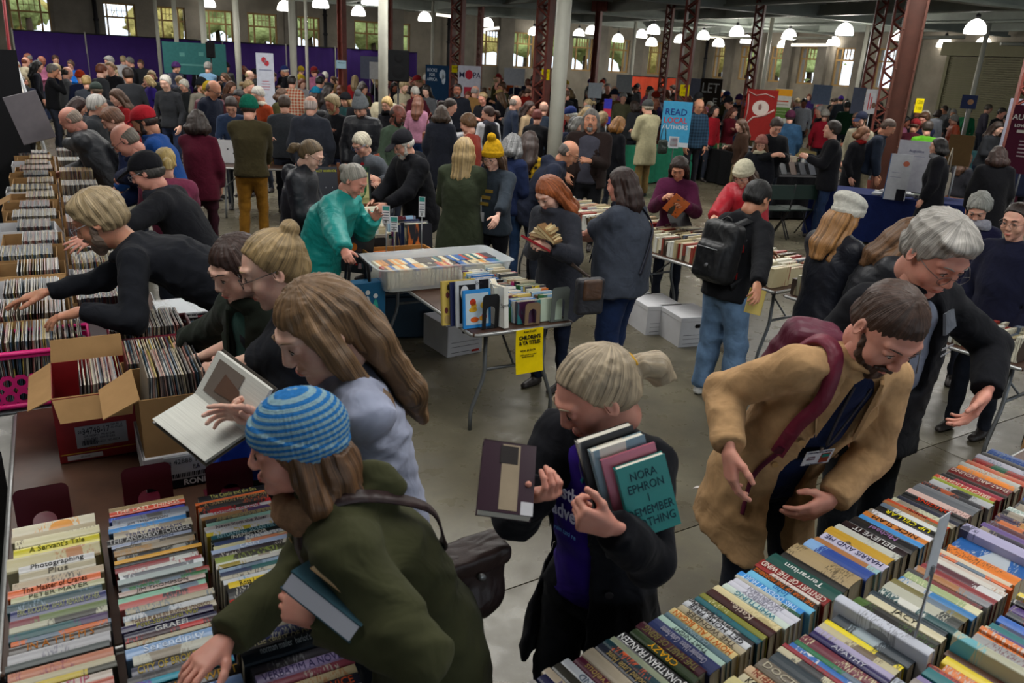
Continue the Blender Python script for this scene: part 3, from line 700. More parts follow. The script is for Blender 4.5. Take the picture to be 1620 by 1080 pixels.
def surf(J, x, t, off=.004, back=False):
    """a point on the front of the garment: x sideways (to the person's right), t metres up the chest from the pelvis"""
    T, Rs, Fc = J['T'], J['Rs'], J['Fc']; tv = [float((q[0]-J['pel'])@T) for q in J['st']]; a = np.interp(t, tv, [q[1] for q in J['st']]); b = np.interp(t, tv, [q[2] for q in J['st']])
    c = np.array([np.interp(t, tv, [q[0][i] for q in J['st']]) for i in range(3)]); k = math.sqrt(max(0, 1-(abs(x)/a)**2.25)); sg = -1 if back else 1
    n = nrm(Rs*x/(a*a)+Fc*sg*k/b); return c+Rs*x+Fc*sg*b*k**.9+n*off, n
def patch(J, pts, off=.006, th=.006, name='lapel', mat='wool', col=None, back=False, sub=1):
    """flat cloth piece laid on the garment; pts (x, t) outline split into a fan"""
    P = [surf(J, x, t, off, back)[0]-J['offn'] for x, t in pts]; n = nrm(np.cross(P[1]-P[0], P[2]-P[0])); f = J['Fc']*(-1 if back else 1); n = n if n@f > 0 else -n
    cen = sum(P)/len(P); m = MB(); N_ = len(P); m.add([p+n*th for p in P]+[cen+n*th*1.3], [(i, (i+1) % N_, N_) if True else () for i in range(N_)]); m.add([p-n*.004 for p in P]+[p+n*th for p in P], [(i, (i+1) % N_, N_+(i+1) % N_, N_+i) for i in range(N_)])
    return m.build(name, mat, J['root'], col)
def stick_text(J, s, size, x, t, col, off=.008, maxw=None, name='lettering', bold=0, roll=0):
    p, n = surf(J, x, t, off); z = nrm(J['T']-n*(J['T']@n)); xx = np.cross(z, n)*1.0; xx = nrm(xx); c_, s_ = math.cos(roll), math.sin(roll); xx, z = xx*c_+z*s_, z*c_-xx*s_
    o = text(s, size, J['root'], 'matte', col, maxw=maxw, bold=bold, ext=.0008); sc = o.scale.x; Rm = np.stack([xx*sc, z, n], 1); o.matrix_local = Matrix([list(Rm[i])+[float((p-J['offn'])[i])] for i in range(3)]+[[0, 0, 0, 1]]); return o
def button(J, x, t, col, r=.011):
    p, n = surf(J, x, t, .006); return MB().cyl(p-J['offn'], p-J['offn']+n*.004, r, n=12).build('button', 'glossy', J['root'], col)
def strap(J, pts, w, col, name='strap', mat='nylon', parent=None, th=.006):
    """ribbon along world points; width w"""
    P = [np.array(p, float) for p in pts]; fin = []
    for i in range(len(P)-1):
        p0, p1, p2, p3 = P[max(i-1, 0)], P[i], P[i+1], P[min(i+2, len(P)-1)]
        for k in range(6): t = k/6; fin.append(.5*((2*p1)+(-p0+p2)*t+(2*p0-5*p1+4*p2-p3)*t*t+(-p0+3*p1-3*p2+p3)*t**3))
    fin.append(P[-1]); cen = J['neck']*.5+J['pel']*.5 if J else sum(P)/len(P); V = []; m = MB()
    for i, p in enumerate(fin):
        d = nrm(fin[min(i+1, len(fin)-1)]-fin[max(i-1, 0)]); ax_ = J['T'] if J else W3(0, 0, 1); rel = p-cen; out = rel-ax_*(rel@ax_)*.5; out = nrm(out-d*(out@d)); sd = np.cross(d, out)
        o_ = J['offn'] if (J and parent is None) else W3(0, 0, 0)
        V += [p-sd*w/2-o_, p+sd*w/2-o_, p+sd*w/2+out*th-o_, p-sd*w/2+out*th-o_]
    F = [(i*4+a, i*4+(a+1) % 4, (i+1)*4+(a+1) % 4, (i+1)*4+a) for i in range(len(fin)-1) for a in range(4)]; m.add(V, F, True)
    return m.build(name, mat, parent if parent is not None else (J['root'] if J else None), col)
# ---------------------------------------------------------------- the hall
def struct(o): o['kind'] = 'structure'; return o
m, t, b = base('concrete', .32, 0, .45)
n1 = noise(t, .55, detail=6, rough=.62); n2 = noise(t, 6, detail=5); n3 = noise(t, 60, detail=2)
c1 = mixc(t, ramp(t, n1, .35, .66), hexc('463f31'), hexc('76715f')); c2_ = mixc(t, ramp(t, n2, .35, .75, 0, .45), c1, hexc('3c382b')); t.links.new(mixc(t, ramp(t, n3, .62, .8, 0, .3), c2_, hexc('8c8776')), b.inputs['Base Color'])
t.links.new(ramp(t, n2, .3, .7, .22, .42), b.inputs['Roughness']); bump(t, b, n2, .06, .004); M['concrete'] = m
mk('brickwall', '8d8578', .9, 0, .22, 1.4, .1, 14, .5, .02); mk('pilaster', '7c766c', .9, 0, .2, 2, .1, 20, .4, .02)
mk('brownsteel', '4c2b21', .5, 0, .2, 5, .3); mk('deck', 'a0a49c', .7, 0, .2, .8, .2); mk('beam', '9aa098', .6, 0, .15, 2); mk('redsteel', '743a31', .55, 0, .25, 6, .3, 30, .2, .003)
mk('whitesteel', 'a9a89c', .45, 0, .08, 5); mk('darkpipe', '1e1d20', .5); mk('wframe', 'a5824e', .6, 0, .1, 6); mk('shutter', '6f6b50', .6, 0, .1, 3)
mk('road', '77777a', .9); mk('leafwall', '8a9a3c', .9)
m, t, b = base('glass', .05, 0, .5); b.inputs['Transmission Weight'].default_value = 1; b.inputs['IOR'].default_value = 1.02; b.inputs['Base Color'].default_value = (.95, .97, 1, 1); M['glass'] = m
m, t, b = base('lampglow', .4); b.inputs['Emission Color'].default_value = (1, .98, .92, 1); b.inputs['Emission Strength'].default_value = 5.5; b.inputs['Base Color'].default_value = (.9, .9, .9, 1); M['lampglow'] = m
m, t, b = base('tube_light', .4); b.inputs['Emission Color'].default_value = (1, .93, .78, 1); b.inputs['Emission Strength'].default_value = 1.6; M['tube_light'] = m
# floor cast in slabs with sawn joints between them
j0, j1 = at(773, 942, 0), at(1125, 823, 0); fa = math.atan2(j1[1]-j0[1], j1[0]-j0[0]); fx = W3(math.cos(fa), math.sin(fa), 0); fy = W3(-fx[1], fx[0], 0)
fl = MB(); Rf = rotz(fa); sub = j0+fx*18+fy*24
fl.box((sub[0], sub[1], -.12), (96, 96, .2), R=Rf); floor = struct(fl.build('floor', 'concrete', col='888888'))
sl = MB().box((0, 0, -.01), (4.792, 4.792, .02)).me('slab', 'concrete')
for i in range(-6, 10):
    for k in range(-3, 12):
        c = j0+fx*(4.8*i+1.2)+fy*(4.8*k+2.4)
        if -26 < c[0] < 32 and -3 < c[1] < 52:
            o = link('slab', sl, floor); o.location = (c[0], c[1], 0); o.rotation_euler = (0, 0, fa)
# walls A (far, with the drapes) and B (right)
AZ = math.radians(62.7); ua = W3(math.sin(AZ), math.cos(AZ), 0); ub = W3(ua[1], -ua[0], 0); PA = W3(-.9, 38, 0); CORN = PA+ua*10.8
def onwall(px, py, P0, u, off=0):
    n = W3(-u[1], u[0], 0); P0 = P0-n*off*(1 if n[1] > 0 else -1); d = ray(px, py); s = (n@(P0-W3(0, 0, HC)))/(n@d); q = W3(0, 0, HC)+d*s; return (q-P0)@u, q
ZS, ZT, CZ = 2.05, 3.55, 4.4
winA = [(23, 87), (162, 220), (250, 297), (323, 371), (394, 440), (470, 507), (561, 649), (726, 746), (762, 797), (812, 845), (868, 884), (906, 938), (965, 996), (1027, 1049)]
winB = [(1127, 1154), (1168, 1199), (1216, 1248), (1262, 1302), (1318, 1360), (1384, 1431)]
def wall(name, P0, u, t0, t1, wins, inward):
    """brick wall with real window openings; inward = unit vector into the hall"""
    mb = MB(); ang = math.atan2(u[1], u[0]); R = rotz(ang); th = .4
    def seg(a, b, z0, z1): mb.box(P0+u*(a+b)/2-inward*(-th/2)*-1+W3(0, 0, (z0+z1)/2), (b-a, th, z1-z0), R=R)
    seg(t0, t1, 0, ZS); seg(t0, t1, ZT, CZ+.3); x = t0
    for a, b_ in sorted(wins): seg(x, a, ZS, ZT); x = b_
    seg(x, t1, ZS, ZT); wl = struct(mb.build(name, 'brickwall'))
    for i, (a, b_) in enumerate(sorted(wins)):
        f = MB(); W = b_-a; cc = P0+u*(a+b_)/2-inward*.12; H = ZT-ZS; xs = [-W/2+.03, -W*.27, W*.27, W/2-.03]; zs = [ZS+.03, ZT-H*.32, ZT-.03]
        for x_ in xs: f.box(cc+u*x_+W3(0, 0, (ZS+ZT)/2), (.06, .08, H), R=R)
        for z_ in zs: f.box(cc+W3(0, 0, z_), (W, .075, .06), R=R)
        for k in range(1, 4): f.box(cc+u*(xs[1]+(xs[2]-xs[1])*k/4)+W3(0, 0, (zs[1]+zs[2])/2), (.018, .05, zs[2]-zs[1]), R=R)
        f.box(cc+W3(0, 0, zs[1]+(zs[2]-zs[1])/2), (W*.52, .05, .018), R=R)
        win = struct(f.build('window_%d' % (i+1) if name == 'wall_back' else 'window_%d' % (i+21), 'wframe'))
        for xa, xb in zip(xs[:-1], xs[1:]):
            for za, zb in zip(zs[:-1], zs[1:]):
                MB().box(cc+u*(xa+xb)/2+W3(0, 0, (za+zb)/2), (xb-xa-.06, .012, zb-za-.06), R=R).build('pane', 'glass', win)
    return wl
ina = W3(ua[1], -ua[0], 0); inb = W3(-ub[1], ub[0], 0)
if inb[0] > 0: inb = -inb
wa = [(onwall(a, 80, PA, ua)[0], onwall(b_, 80, PA, ua)[0]) for a, b_ in winA]
wb = [(onwall(a, 105, CORN, ub)[0], onwall(b_, 105, CORN, ub)[0]) for a, b_ in winB]
wall('wall_back', PA, ua, -26, 10.8, wa, ina)
wall('wall_right', CORN, ub, -.2, 46, wb, inb)
# piers, downpipes on the walls
def onA(px, off=.1): return onwall(px, 40, PA, ua, off)[1]
mb = MB()
for px, wd in ((130, 1.6), (460, .5), (620, .9), (740, .5), (800, .7), (890, .55), (950, .6), (1010, .5)):
    p = onwall(px, 60, PA, ua)[1]; mb.box((p[0]+ina[0]*.08, p[1]+ina[1]*.08, CZ/2), (wd, .2, CZ), R=rotz(math.atan2(ua[1], ua[0])))
for px in (1160, 1207, 1254, 1309, 1370, 1450): p = onwall(px, 60, CORN, ub)[1]; mb.box((p[0]+inb[0]*.08, p[1]+inb[1]*.08, CZ/2), (.5, .2, CZ), R=rotz(math.atan2(ub[1], ub[0])))
struct(mb.build('trim_1', 'pilaster'))
for i, px in enumerate((155, 512, 706, 1128, 1440)):
    p = onwall(px, 60, PA if px < 1080 else CORN, ua if px < 1080 else ub)[1]; n_ = ina if px < 1080 else inb
    p = p+n_*.3; d_ = MB().cyl((p[0], p[1], 0), (p[0], p[1], CZ), .07); [d_.cyl((p[0], p[1], z), (p[0], p[1], z+.08), .095) for z in (1, 2.9, 3.6)]; struct(d_.build('trim_%d' % (i+2), 'darkpipe'))
# side walls out of view
for nm, P0, u, L in (('wall_left', PA+ua*-26, -ub*-1, 46),):
    mb = MB(); e = P0+u*L; mb.box(((P0+e)/2)+W3(0, 0, CZ/2), (L, .4, CZ), R=rotz(math.atan2(u[1], u[0]))); struct(mb.build(nm, 'brickwall'))
# roll-up shutter in wall B
t0 = onwall(1508, 100, CORN, ub)[0]; t1 = onwall(1700, 120, CORN, ub)[0]
door = MB(); Rb = rotz(math.atan2(ub[1], ub[0])); cc = CORN+ub*(t0+t1)/2+inb*.28
door.box(cc+W3(0, 0, 3.55), (t1-t0+.4, .5, .45), R=Rb); door.box(CORN+ub*t0+inb*.25+W3(0, 0, 1.7), (.12, .2, 3.4), R=Rb); dr = struct(door.build('door_1', 'shutter'))
slat_me = MB().box((0, 0, 0), (t1-t0, .02, .062)).box((0, .012, 0), (t1-t0, .02, .03)).me('slat', 'shutter')
for k in range(44):
    o = link('slat', slat_me, dr); o.location = cc+W3(0, 0, .04+k*.075); o.rotation_euler = (0, 0, math.atan2(ub[1], ub[0]))
# ceiling with ribs and beams
ce = MB(); q_ = [CORN+ub*-.3, CORN+ua*-37-ub*.3, CORN+ua*-37+ub*46, CORN+ub*46]; ce.quad(*[(p_[0], p_[1], CZ) for p_ in q_]); ce.quad(*[(p_[0], p_[1], CZ+.1) for p_ in q_]); struct(ce.build('ceiling', 'deck'))
Ra = rotz(math.atan2(ua[1], ua[0])); ribs = MB()
for k in range(-30, 34):
    c = CORN-ua*18.5+ub*(k+30.5)*.72+W3(0, 0, CZ-.05); ribs.box(c, (36.6, .12, .10), R=Ra)
o = ribs.build('ceiling_rib', 'deck'); o['kind'] = 'structure'
for i, k in enumerate(range(-4, 7)):
    c = CORN-ua*(2+3.4*(k+4))+ub*23+W3(0, 0, CZ-.36); b_ = MB().box(c, (45.6, .22, .05), R=Rb).box(c+W3(0, 0, .18), (45.6, .05, .36), R=Rb); struct(b_.build('ceiling_beam_%d' % (i+1), 'beam'))
for i, k in enumerate(range(-3, 4)):
    c = CORN-ua*18.5+ub*(3+6.5*(k+3))+W3(0, 0, CZ-.42); b_ = MB().box(c, (36.6, .26, .06), R=Ra).box(c+W3(0, 0, .2), (36.6, .06, .4), R=Ra); struct(b_.build('ceiling_beam_%d' % (i+21), 'beam'))
# columns
def column(name, px, py, Y, w, mat='redsteel', kind='lattice', rot=0):
    p = atY(px, py, Y); x, y = p[0], p[1]; b_ = MB(); R = rotz(rot-.5)
    if kind == 'round': b_.cyl((x, y, 0), (x, y, CZ), w/2, n=20).cyl((x, y, 0), (x, y, .25), w*.62, n=20).cyl((x, y, CZ-.15), (x, y, CZ), w*.8, n=12); return struct(b_.build(name, mat))
    if kind == 'solid':
        b_.box(W3(x, y, CZ/2), (w*.7, w*.1, CZ), R=R); b_.box(W3(x, y, CZ/2)+R@W3(-w*.33, 0, 0), (w*.08, w*.8, CZ), R=R); b_.box(W3(x, y, CZ/2)+R@W3(w*.33, 0, 0), (w*.08, w*.8, CZ), R=R)
        for z in (1.2, 1.9, 2.6, 3.3, 4.0):
            for k in (-.3, .3): b_.lathe(W3(x, y, z)+R@W3(k*w, -w*.42, 0), [(0, -.018), (.016, -.01), (.016, .01), (0, .018)], 6)
        b_.box(W3(x, y, CZ-.25), (w*2.2, w*.5, .3), R=R); return struct(b_.build(name, mat))
    h = w/2
    for sx in (-1, 1):
        b_.box(W3(x, y, CZ/2)+R@W3(sx*h*.8, 0, 0), (w*.16, w*.8, CZ), R=R)
    z = 0; s_ = 1; st = w*.62
    for face in (-1, 1):
        z = 0; s_ = 1
        while z < CZ-.1:
            a = W3(x, y, z)+R@W3(-s_*h*.8, face*w*.4, 0); e = W3(x, y, z+st)+R@W3(s_*h*.8, face*w*.4, 0); b_.tube([a, e], w*.075, 4); z += st; s_ = -s_
    b_.box(W3(x, y, .15), (w*1.2, w*1.1, .3), R=R)
    return struct(b_.build(name, mat))
cols = [(1437, 80, 16, .50, 'brownsteel', 'solid', .1), (861, 60, 20, .36, 'redsteel', 'lattice', 0), (724, 60, 26, .38, 'redsteel', 'lattice', .2), (760, 50, 30, .18, 'redsteel', 'lattice', 0), (943, 80, 28, .24, 'redsteel', 'solid', 0), (1056, 60, 25, .22, 'redsteel', 'lattice', 0),
        (1090, 60, 20, .30, 'redsteel', 'lattice', .1), (1197, 60, 22, .24, 'redsteel', 'lattice', 0), (1386, 60, 20, .26, 'redsteel', 'lattice', .2), (1416, 60, 18, .26, 'redsteel', 'lattice', .2), (541, 60, 22, .22, 'redsteel', 'solid', 0), (618, 60, 26, .12, 'redsteel', 'solid', 0), (1612, 180, 15, .24, 'redsteel', 'lattice', .2),
        (885, 120, 11.2, .20, 'whitesteel', 'round', 0), (606, 80, 14.5, .165, 'whitesteel', 'round', 0), (463, 60, 19, .155, 'whitesteel', 'round', 0), (375, 60, 24, .165, 'whitesteel', 'round', 0), (279, 60, 26, .13, 'whitesteel', 'round', 0), (322, 50, 25, .17, 'whitesteel', 'round', 0), (248, 40, 27, .11, 'whitesteel', 'round', 0),
        (484, 40, 24, .09, 'whitesteel', 'round', 0), (684, 60, 30, .10, 'whitesteel', 'round', 0), (1002, 80, 35, .14, 'whitesteel', 'round', 0), (1213, 90, 30, .14, 'whitesteel', 'round', 0), (1365, 90, 28, .13, 'whitesteel', 'round', 0), (1555, 80, 24, .13, 'whitesteel', 'round', 0), (1096, 80, 34, .12, 'whitesteel', 'round', 0)]
for i, c in enumerate(cols): column('column_%d' % (i+1), *c)
# yellow notices on the columns
ORD = ['', 'second', 'third', 'fourth', 'fifth', 'sixth', 'seventh', 'eighth', 'ninth', 'tenth']
def card(name, label, cat, px, py, Y, w, h, col, lines=(), tilt=0, th=.006, yaw=0, border=None, lean=0):
    """a flat sign w x h facing the camera side, centre at the pixel"""
    p = atY(px, py, Y); e = empty(name, p, yaw); e.rotation_euler = (lean, tilt, yaw); tagit(e, label, cat)
    MB().box((0, 0, 0), (w, th, h)).build('panel', 'matte', e, col)
    if border: MB().box((0, -.001, h/2-.01), (w, th, .02)).box((0, -.001, -h/2+.01), (w, th, .02)).build('edge_strip', 'matte', e, border)
    for (s, size, x, z, c, mw) in lines: text(s, size, e, 'matte', c, (x, -th/2-.001, z), (PI/2, 0, 0), maxw=mw)
    return e
card('notice', 'yellow paper notice taped to the broad riveted brown column', 'sign', 1454, 167, 15.75, .17, .26, 'd8c400', [('1200', .09, 0, .06, '20201a', .15), ('1100', .09, 0, -.05, '20201a', .15)], yaw=.2)
card('notice', 'yellow paper notice on the red lattice column behind the near white post', 'sign', 863, 118, 19.84, .19, .24, 'd8c400', [('1200', .07, 0, .05, '20201a', .15), ('400', .07, 0, -.05, '20201a', .15)])
card('notice', 'yellow paper notice on the red lattice column above the blue reading banner', 'sign', 1083, 143, 19.86, .22, .26, 'd8c400', [('1200', .08, 0, .05, '20201a', .18), ('1100', .08, 0, -.06, '20201a', .18)])
card('notice', 'yellow paper notice on the column beside the map banner', 'sign', 719, 109, 25.82, .17, .21, 'c8b800', [('800', .06, 0, .03, '20201a', .15)])
card('notice', 'pale blue paper notice on the red post before the purple drapes', 'sign', 540, 102, 21.88, .26, .20, '9fc0cf', [('WORLD', .05, 0, .04, '304858', .2)])
# pendant lamps
lamps = [(175, 1), (329, 3), (400, 13), (450, 9), (507, 3), (502, 22), (567, 17), (587, -3), (596, 30), (672, 26), (687, 38), (771, 35), (845, 49), (916, 52), (936, 47), (978, 60), (1015, 53), (1034, 46), (1031, 66), (1076, 61), (1113, 55), (1137, 67),
         (1166, 49), (1181, 62), (1249, 54), (1240, 69), (1337, 46), (1319, 65), (1373, 72), (1426, 55), (1495, 67), (1544, 42), (1556, 67)]
shade = MB().lathe((0, 0, 0), [(.245, -.17), (.262, -.15), (.262, -.10), (.235, .0), (.185, .09), (.11, .15), (.05, .175), (0, .18)], 20).me('lamp_shade', 'lampglow')
gear = MB().lathe((0, 0, 0), [(.0, .16), (.05, .17), (.06, .26), (.04, .30), (.0, .30)], 12).cyl((0, 0, .29), (0, 0, .62), .008, n=6).me('lamp_fitting', 'darkpipe')
for i, (px, py) in enumerate(lamps):
    p = at(px, py, 3.78); hz = HC
    n_ = ua; 
    if p[1] > 40 or p[1] < 8: p = atY(px, py, 38)
    e = empty('pendant_lamp', p); sd = .95
    near = ['above the purple drapes', 'above the middle of the hall', 'above the stalls by the windows', 'near the riveted brown column and shutter'][0 if px < 600 else 1 if px < 900 else 2 if px < 1300 else 3]
    tagit(e, 'white glass bell lamp %s, %s lamp from the left' % (near, ['first', 'second', 'third', 'fourth', 'fifth', 'sixth', 'seventh', 'eighth', 'ninth', 'tenth', '11th', '12th', '13th', '14th', '15th', '16th', '17th', '18th', '19th', '20th', '21st', '22nd', '23rd', '24th', '25th', '26th', '27th', '28th', '29th', '30th', '31st', '32nd', '33rd'][sorted(l[0] for l in lamps).index(px)]), 'lamp', 'pendant lamps')
    link('lamp_shade', shade, e); link('lamp_fitting', gear, e)
    if i % 2 == 0 and (p-PA)@ina > 3.5 and (p-CORN)@inb > 3.5: l_ = D.lights.new('bulb', 'POINT'); l_.energy = 130; l_.shadow_soft_size = .2; l_.color = (1, .96, .88); lo = D.objects.new('bulb', l_); C.objects.link(lo); lo.location = (p[0], p[1], p[2]-.35)
for i, (xa, ya, xb, yb, Y) in enumerate([(1120, 58, 1190, 60, 36), (1254, 60, 1316, 60, 30), (1252, 71, 1310, 71, 33), (1430, 60, 1526, 59, 24), (410, 10, 432, 6, 34), (765, 47, 790, 44, 33), (690, 23, 715, 26, 34), (1425, 71, 1455, 71, 26), (1583, 69, 1620, 70, 24), (1140, 36, 1165, 36, 40), (905, 58, 940, 60, 36)]):
    a, e_ = atY(xa, ya, Y), atY(xb, yb, Y); l_ = MB().tube([a, e_], .05, 6); o = l_.build('strip_light', 'tube_light' if i in (2, 5, 6) else 'whitesteel')
    tagit(o, 'long strip light fitting hung under the roof, %s from the left' % ['eighth', 'ninth', 'tenth', '11th', 'first', 'third', 'second', '12th', '13th', 'sixth', 'fourth'][i], 'lamp', 'strip lights')
# outside: ground, trees, parked colour
og = MB().quad((-160, 20, -.3), (160, -10, -.3), (200, 260, -.3), (-200, 260, -.3)); struct(og.build('ground_outside', 'road'))
mk('canopy', 'b8c27a', .9, 0, .5, 1.2, .1, 5, .8, .2); mk('canopy2', 'd8c272', .9, 0, .45, 1.2, .1, 5, .8, .2); mk('bark', '4a3a2c', .9)
rnd = random.Random(5)
def tree(px, Y, h, mat, label):
    p = atY(px, 80, Y); e = empty('tree', (p[0], p[1], 0)); tagit(e, label, 'tree', 'trees outside the windows'); MB().tube([(0, 0, 0), (.1, 0, h*.3), (0, .1, h*.5)], [.28, .2, .12], 7).build('trunk', 'bark', e)
    s = SDF()
    for k in range(9): s.el((rnd.uniform(-1.2, 1.2), rnd.uniform(-1.5, 1.5), h*(.42+.5*rnd.random())), (rnd.uniform(.8, 1.5),)*2+(rnd.uniform(.6, 1.1),), .3)
    V, F = s.mesh(.28, fold=.14, ff=4, seed=k+px); link('crown', mesh('crown', V, F, mat), e)
for i, (px, Y, m_) in enumerate([(50, 44, 'canopy'), (20, 50, 'canopy2'), (275, 50, 'canopy2'), (345, 46, 'canopy'), (415, 47, 'canopy'), (490, 50, 'canopy'), (590, 52, 'canopy'), (640, 56, 'canopy'), (735, 58, 'canopy2'), (830, 62, 'canopy'), (880, 60, 'canopy'), (925, 58, 'canopy'), (985, 62, 'canopy'), (1040, 62, 'canopy2'), (1140, 58, 'canopy2'), (1185, 54, 'canopy2'), (1232, 52, 'canopy'), (1285, 48, 'canopy')]):
    tree(px, Y+8*(i % 2), 6+rnd.random()*1.5, m_, '%s tree beyond the %s window from the left of the hall' % ('green leafy' if m_ == 'canopy' else 'yellow autumn', ['first', 'outermost', 'third', 'fourth', 'fifth', 'sixth', 'wide seventh', 'wide eighth', 'narrow', 'tenth', '11th', '12th', '13th', '14th', '15th', '16th', '17th', '18th'][i]))
# purple drapes on poles
mk('purple', '3a2266', .75, 0, .12, 3, .2, 40, .2, .01); mk('orange_drape', 'c0452a', .8, 0, .1, 3); mk('black_drape', '101014', .85)
def drape(label, pxa, pxb, P0, u, off, mat, h=2.44, kind='drape', inward=None):
    ta = onwall(pxa, 70, P0, u, 0)[0]; tb = onwall(pxb, 70, P0, u, 0)[0]; n = int((tb-ta)/.06); V = []
    e = P0+u*ta+inward*off; root = empty('drape', e, math.atan2(u[1], u[0])); tagit(root, label, 'curtain', 'drapes on poles'); rg = random.Random(int(pxa)); ph = [rg.random()*6 for _ in range(3)]
    for i in range(n+1):
        x = (tb-ta)*i/n; y = .05*math.sin(x*9+ph[0]+1.2*math.sin(x*1.7+ph[1]))+.02*math.sin(x*23+ph[2]); V += [(x, y, .02), (x, y*.6, h*.5), (x, y*.25, h)]
    F = [(i*3+k, (i+1)*3+k, (i+1)*3+k+1, i*3+k+1) for i in range(n) for k in range(2)]
    me_ = D.meshes.new('cloth'); me_.from_pydata(V, [], F); me_.materials.append(M[mat]); me_.polygons.foreach_set('use_smooth', [True]*len(F)); o = link('cloth', me_, root); so = o.modifiers.new('t', 'SOLIDIFY'); so.thickness = .01
    MB().cyl((0, 0, 0), (0, 0, h+.05), .025, n=8).build('pole', 'whitesteel', root); MB().cyl((0, 0, h), (tb-ta, 0, h), .02, n=8).build('crossbar', 'darkpipe', root)
spans = [22, 136, 250, 352, 452, 530, 600, 660]
IA = ina
CUR = PA+ina*2.6
for i in range(7): drape('purple pleated drape hung on poles, %s panel from the left' % ['first', 'second', 'third', 'fourth', 'fifth', 'sixth', 'seventh'][i], spans[i], spans[i+1], CUR, ua, 0, 'purple', inward=ina)
drape('bright orange pleated drape under the corner windows', 1000, 1076, PA+ina*1.2, ua, 0, 'orange_drape', h=1.95, inward=ina)
# ---------------------------------------------------------------- tables, books, records
E1, E2 = W3(math.cos(PI/6), .5, 0), W3(-.5, math.cos(PI/6), 0)
R1, R2 = nrm((.797, .603, 0)), nrm((.603, -.797, 0))
C1_, C2_ = nrm((.865, .50, 0)), nrm((-.50, .865, 0))
A1, AR = math.atan2(E1[1], E1[0]), math.atan2(R1[1], R1[0])
def LT(a, b, z=0): return E1*a+E2*b+W3(0, 0, z)
def RT(a, b, z=0): return R1*a+R2*b+W3(0, 0, z)
mk('tabletop', '452e22', .42, 0, .3, 9, .4, 0); mk('alu', 'a8a9a8', .35, .7, .1, 30); mk('steel', '8a8d8f', .35, .8, .1, 20); mk('tableleg', '6f7274', .4, .6, .1, 20)
mk('card_brown', '9a7850', .85, 0, .12, 8, .1, 60, .15, .002); mk('card_white', 'c9c9cc', .7, 0, .06, 6); mk('card_red', '7c1418', .5, 0, .15, 8); mk('pinkplastic', 'c41468', .4, 0, .08, 6, .4); mk('maroonplastic', '5c0f22', .4, 0, .08, 6, .4)
mk('wood_honey', 'b0793c', .45, 0, .15, 3, .35, 0, sc3=(1, 14, 14)); mk('wood_dark', '6a3f26', .5, 0, .2, 3, .3, sc3=(1, 10, 10))
m, t, b = base('tub', .25, 0, .5); b.inputs['Base Color'].default_value = (.82, .87, .9, 1); b.inputs['Alpha'].default_value = .38; M['tub'] = m
m, t, b = base('film', .08, 0, .6); b.inputs['Base Color'].default_value = (.9, .92, .95, 1); b.inputs['Alpha'].default_value = .16; bump(t, b, noise(t, 30), .8, .01); M['film'] = m
TABS = []
def table(label, P, u, v, L, W, z=.74, group='folding tables', legs=True, cloth=None, top='tabletop', name='folding_table'):
    """corner P, length L along u, width W along v"""
    cx = P+u*L/2+v*W/2; a = math.atan2(u[1], u[0]); TABS.append((cx, u, L/2, W/2)); e = empty(name, (cx[0], cx[1], 0), a); tagit(e, label, 'table', group)
    if (np.cross(u, v)[2]) < 0: v = -v
    if cloth:
        s = MB(); n = 90; per = [(-L/2, -W/2), (L/2, -W/2), (L/2, W/2), (-L/2, W/2)]; pts = []
        for i in range(4):
            a_, b_ = np.array(per[i]), np.array(per[(i+1) % 4]); k = max(3, int(np.linalg.norm(b_-a_)/.05))
            for j in range(k): pts.append((a_+(b_-a_)*j/k, nrm(W3(*(b_-a_), 0))))
        P3 = []; m_ = len(pts)
        for i, (q, d) in enumerate(pts):
            nx, ny = d[1], -d[0]; w1 = .018*math.sin(i*.9)+.01*math.sin(i*2.3); P3 += [(q[0], q[1], z), (q[0]+nx*(.01+w1), q[1]+ny*(.01+w1), z*.5), (q[0]+nx*(.03+w1*1.6), q[1]+ny*(.03+w1*1.6), .03)]
        s.add(P3, [(i*3+k_, i*3+k_+1, ((i+1) % m_)*3+k_+1, ((i+1) % m_)*3+k_) for i in range(m_) for k_ in (0, 1)], True); s.add([(x, y, z) for x, y in per], [(0, 1, 2, 3)])
        s.build('cloth', 'cotton', e, cloth); return e
    MB().box((0, 0, z-.014), (L-.01, W-.01, .024), bev=.004).build('tabletop', top, e)
    MB().tube([(x, y, z-.016) for x, y in [(-L/2+.03, -W/2), (L/2-.03, -W/2), (L/2, -W/2+.03), (L/2, W/2-.03), (L/2-.03, W/2), (-L/2+.03, W/2), (-L/2, W/2-.03), (-L/2, -W/2+.03)]], .013, 6, closed=True).build('edge_trim', 'alu', e)
    if legs:
        for sx in (-1, 1):
            for sy in (-1, 1):
                x = sx*(L/2-.12); y = sy*W*.36
                MB().tube([(x, y*.82, z-.03), (x, y*.82, .42), (x, y*.86, .36), (x-sx*.0, y*1.12, .17), (x, y*1.16, .12), (x, y*1.16, 0)], .0145, 8).build('leg', 'tableleg', e)
            MB().cyl((x, -W*.3, .43), (x, W*.3, .43), .012, n=8).build('crossbar', 'tableleg', e)
            MB().tube([(x, 0, .43), (x-sx*.30, 0, z-.04)], .008, 6).build('brace', 'tableleg', e)
    return e
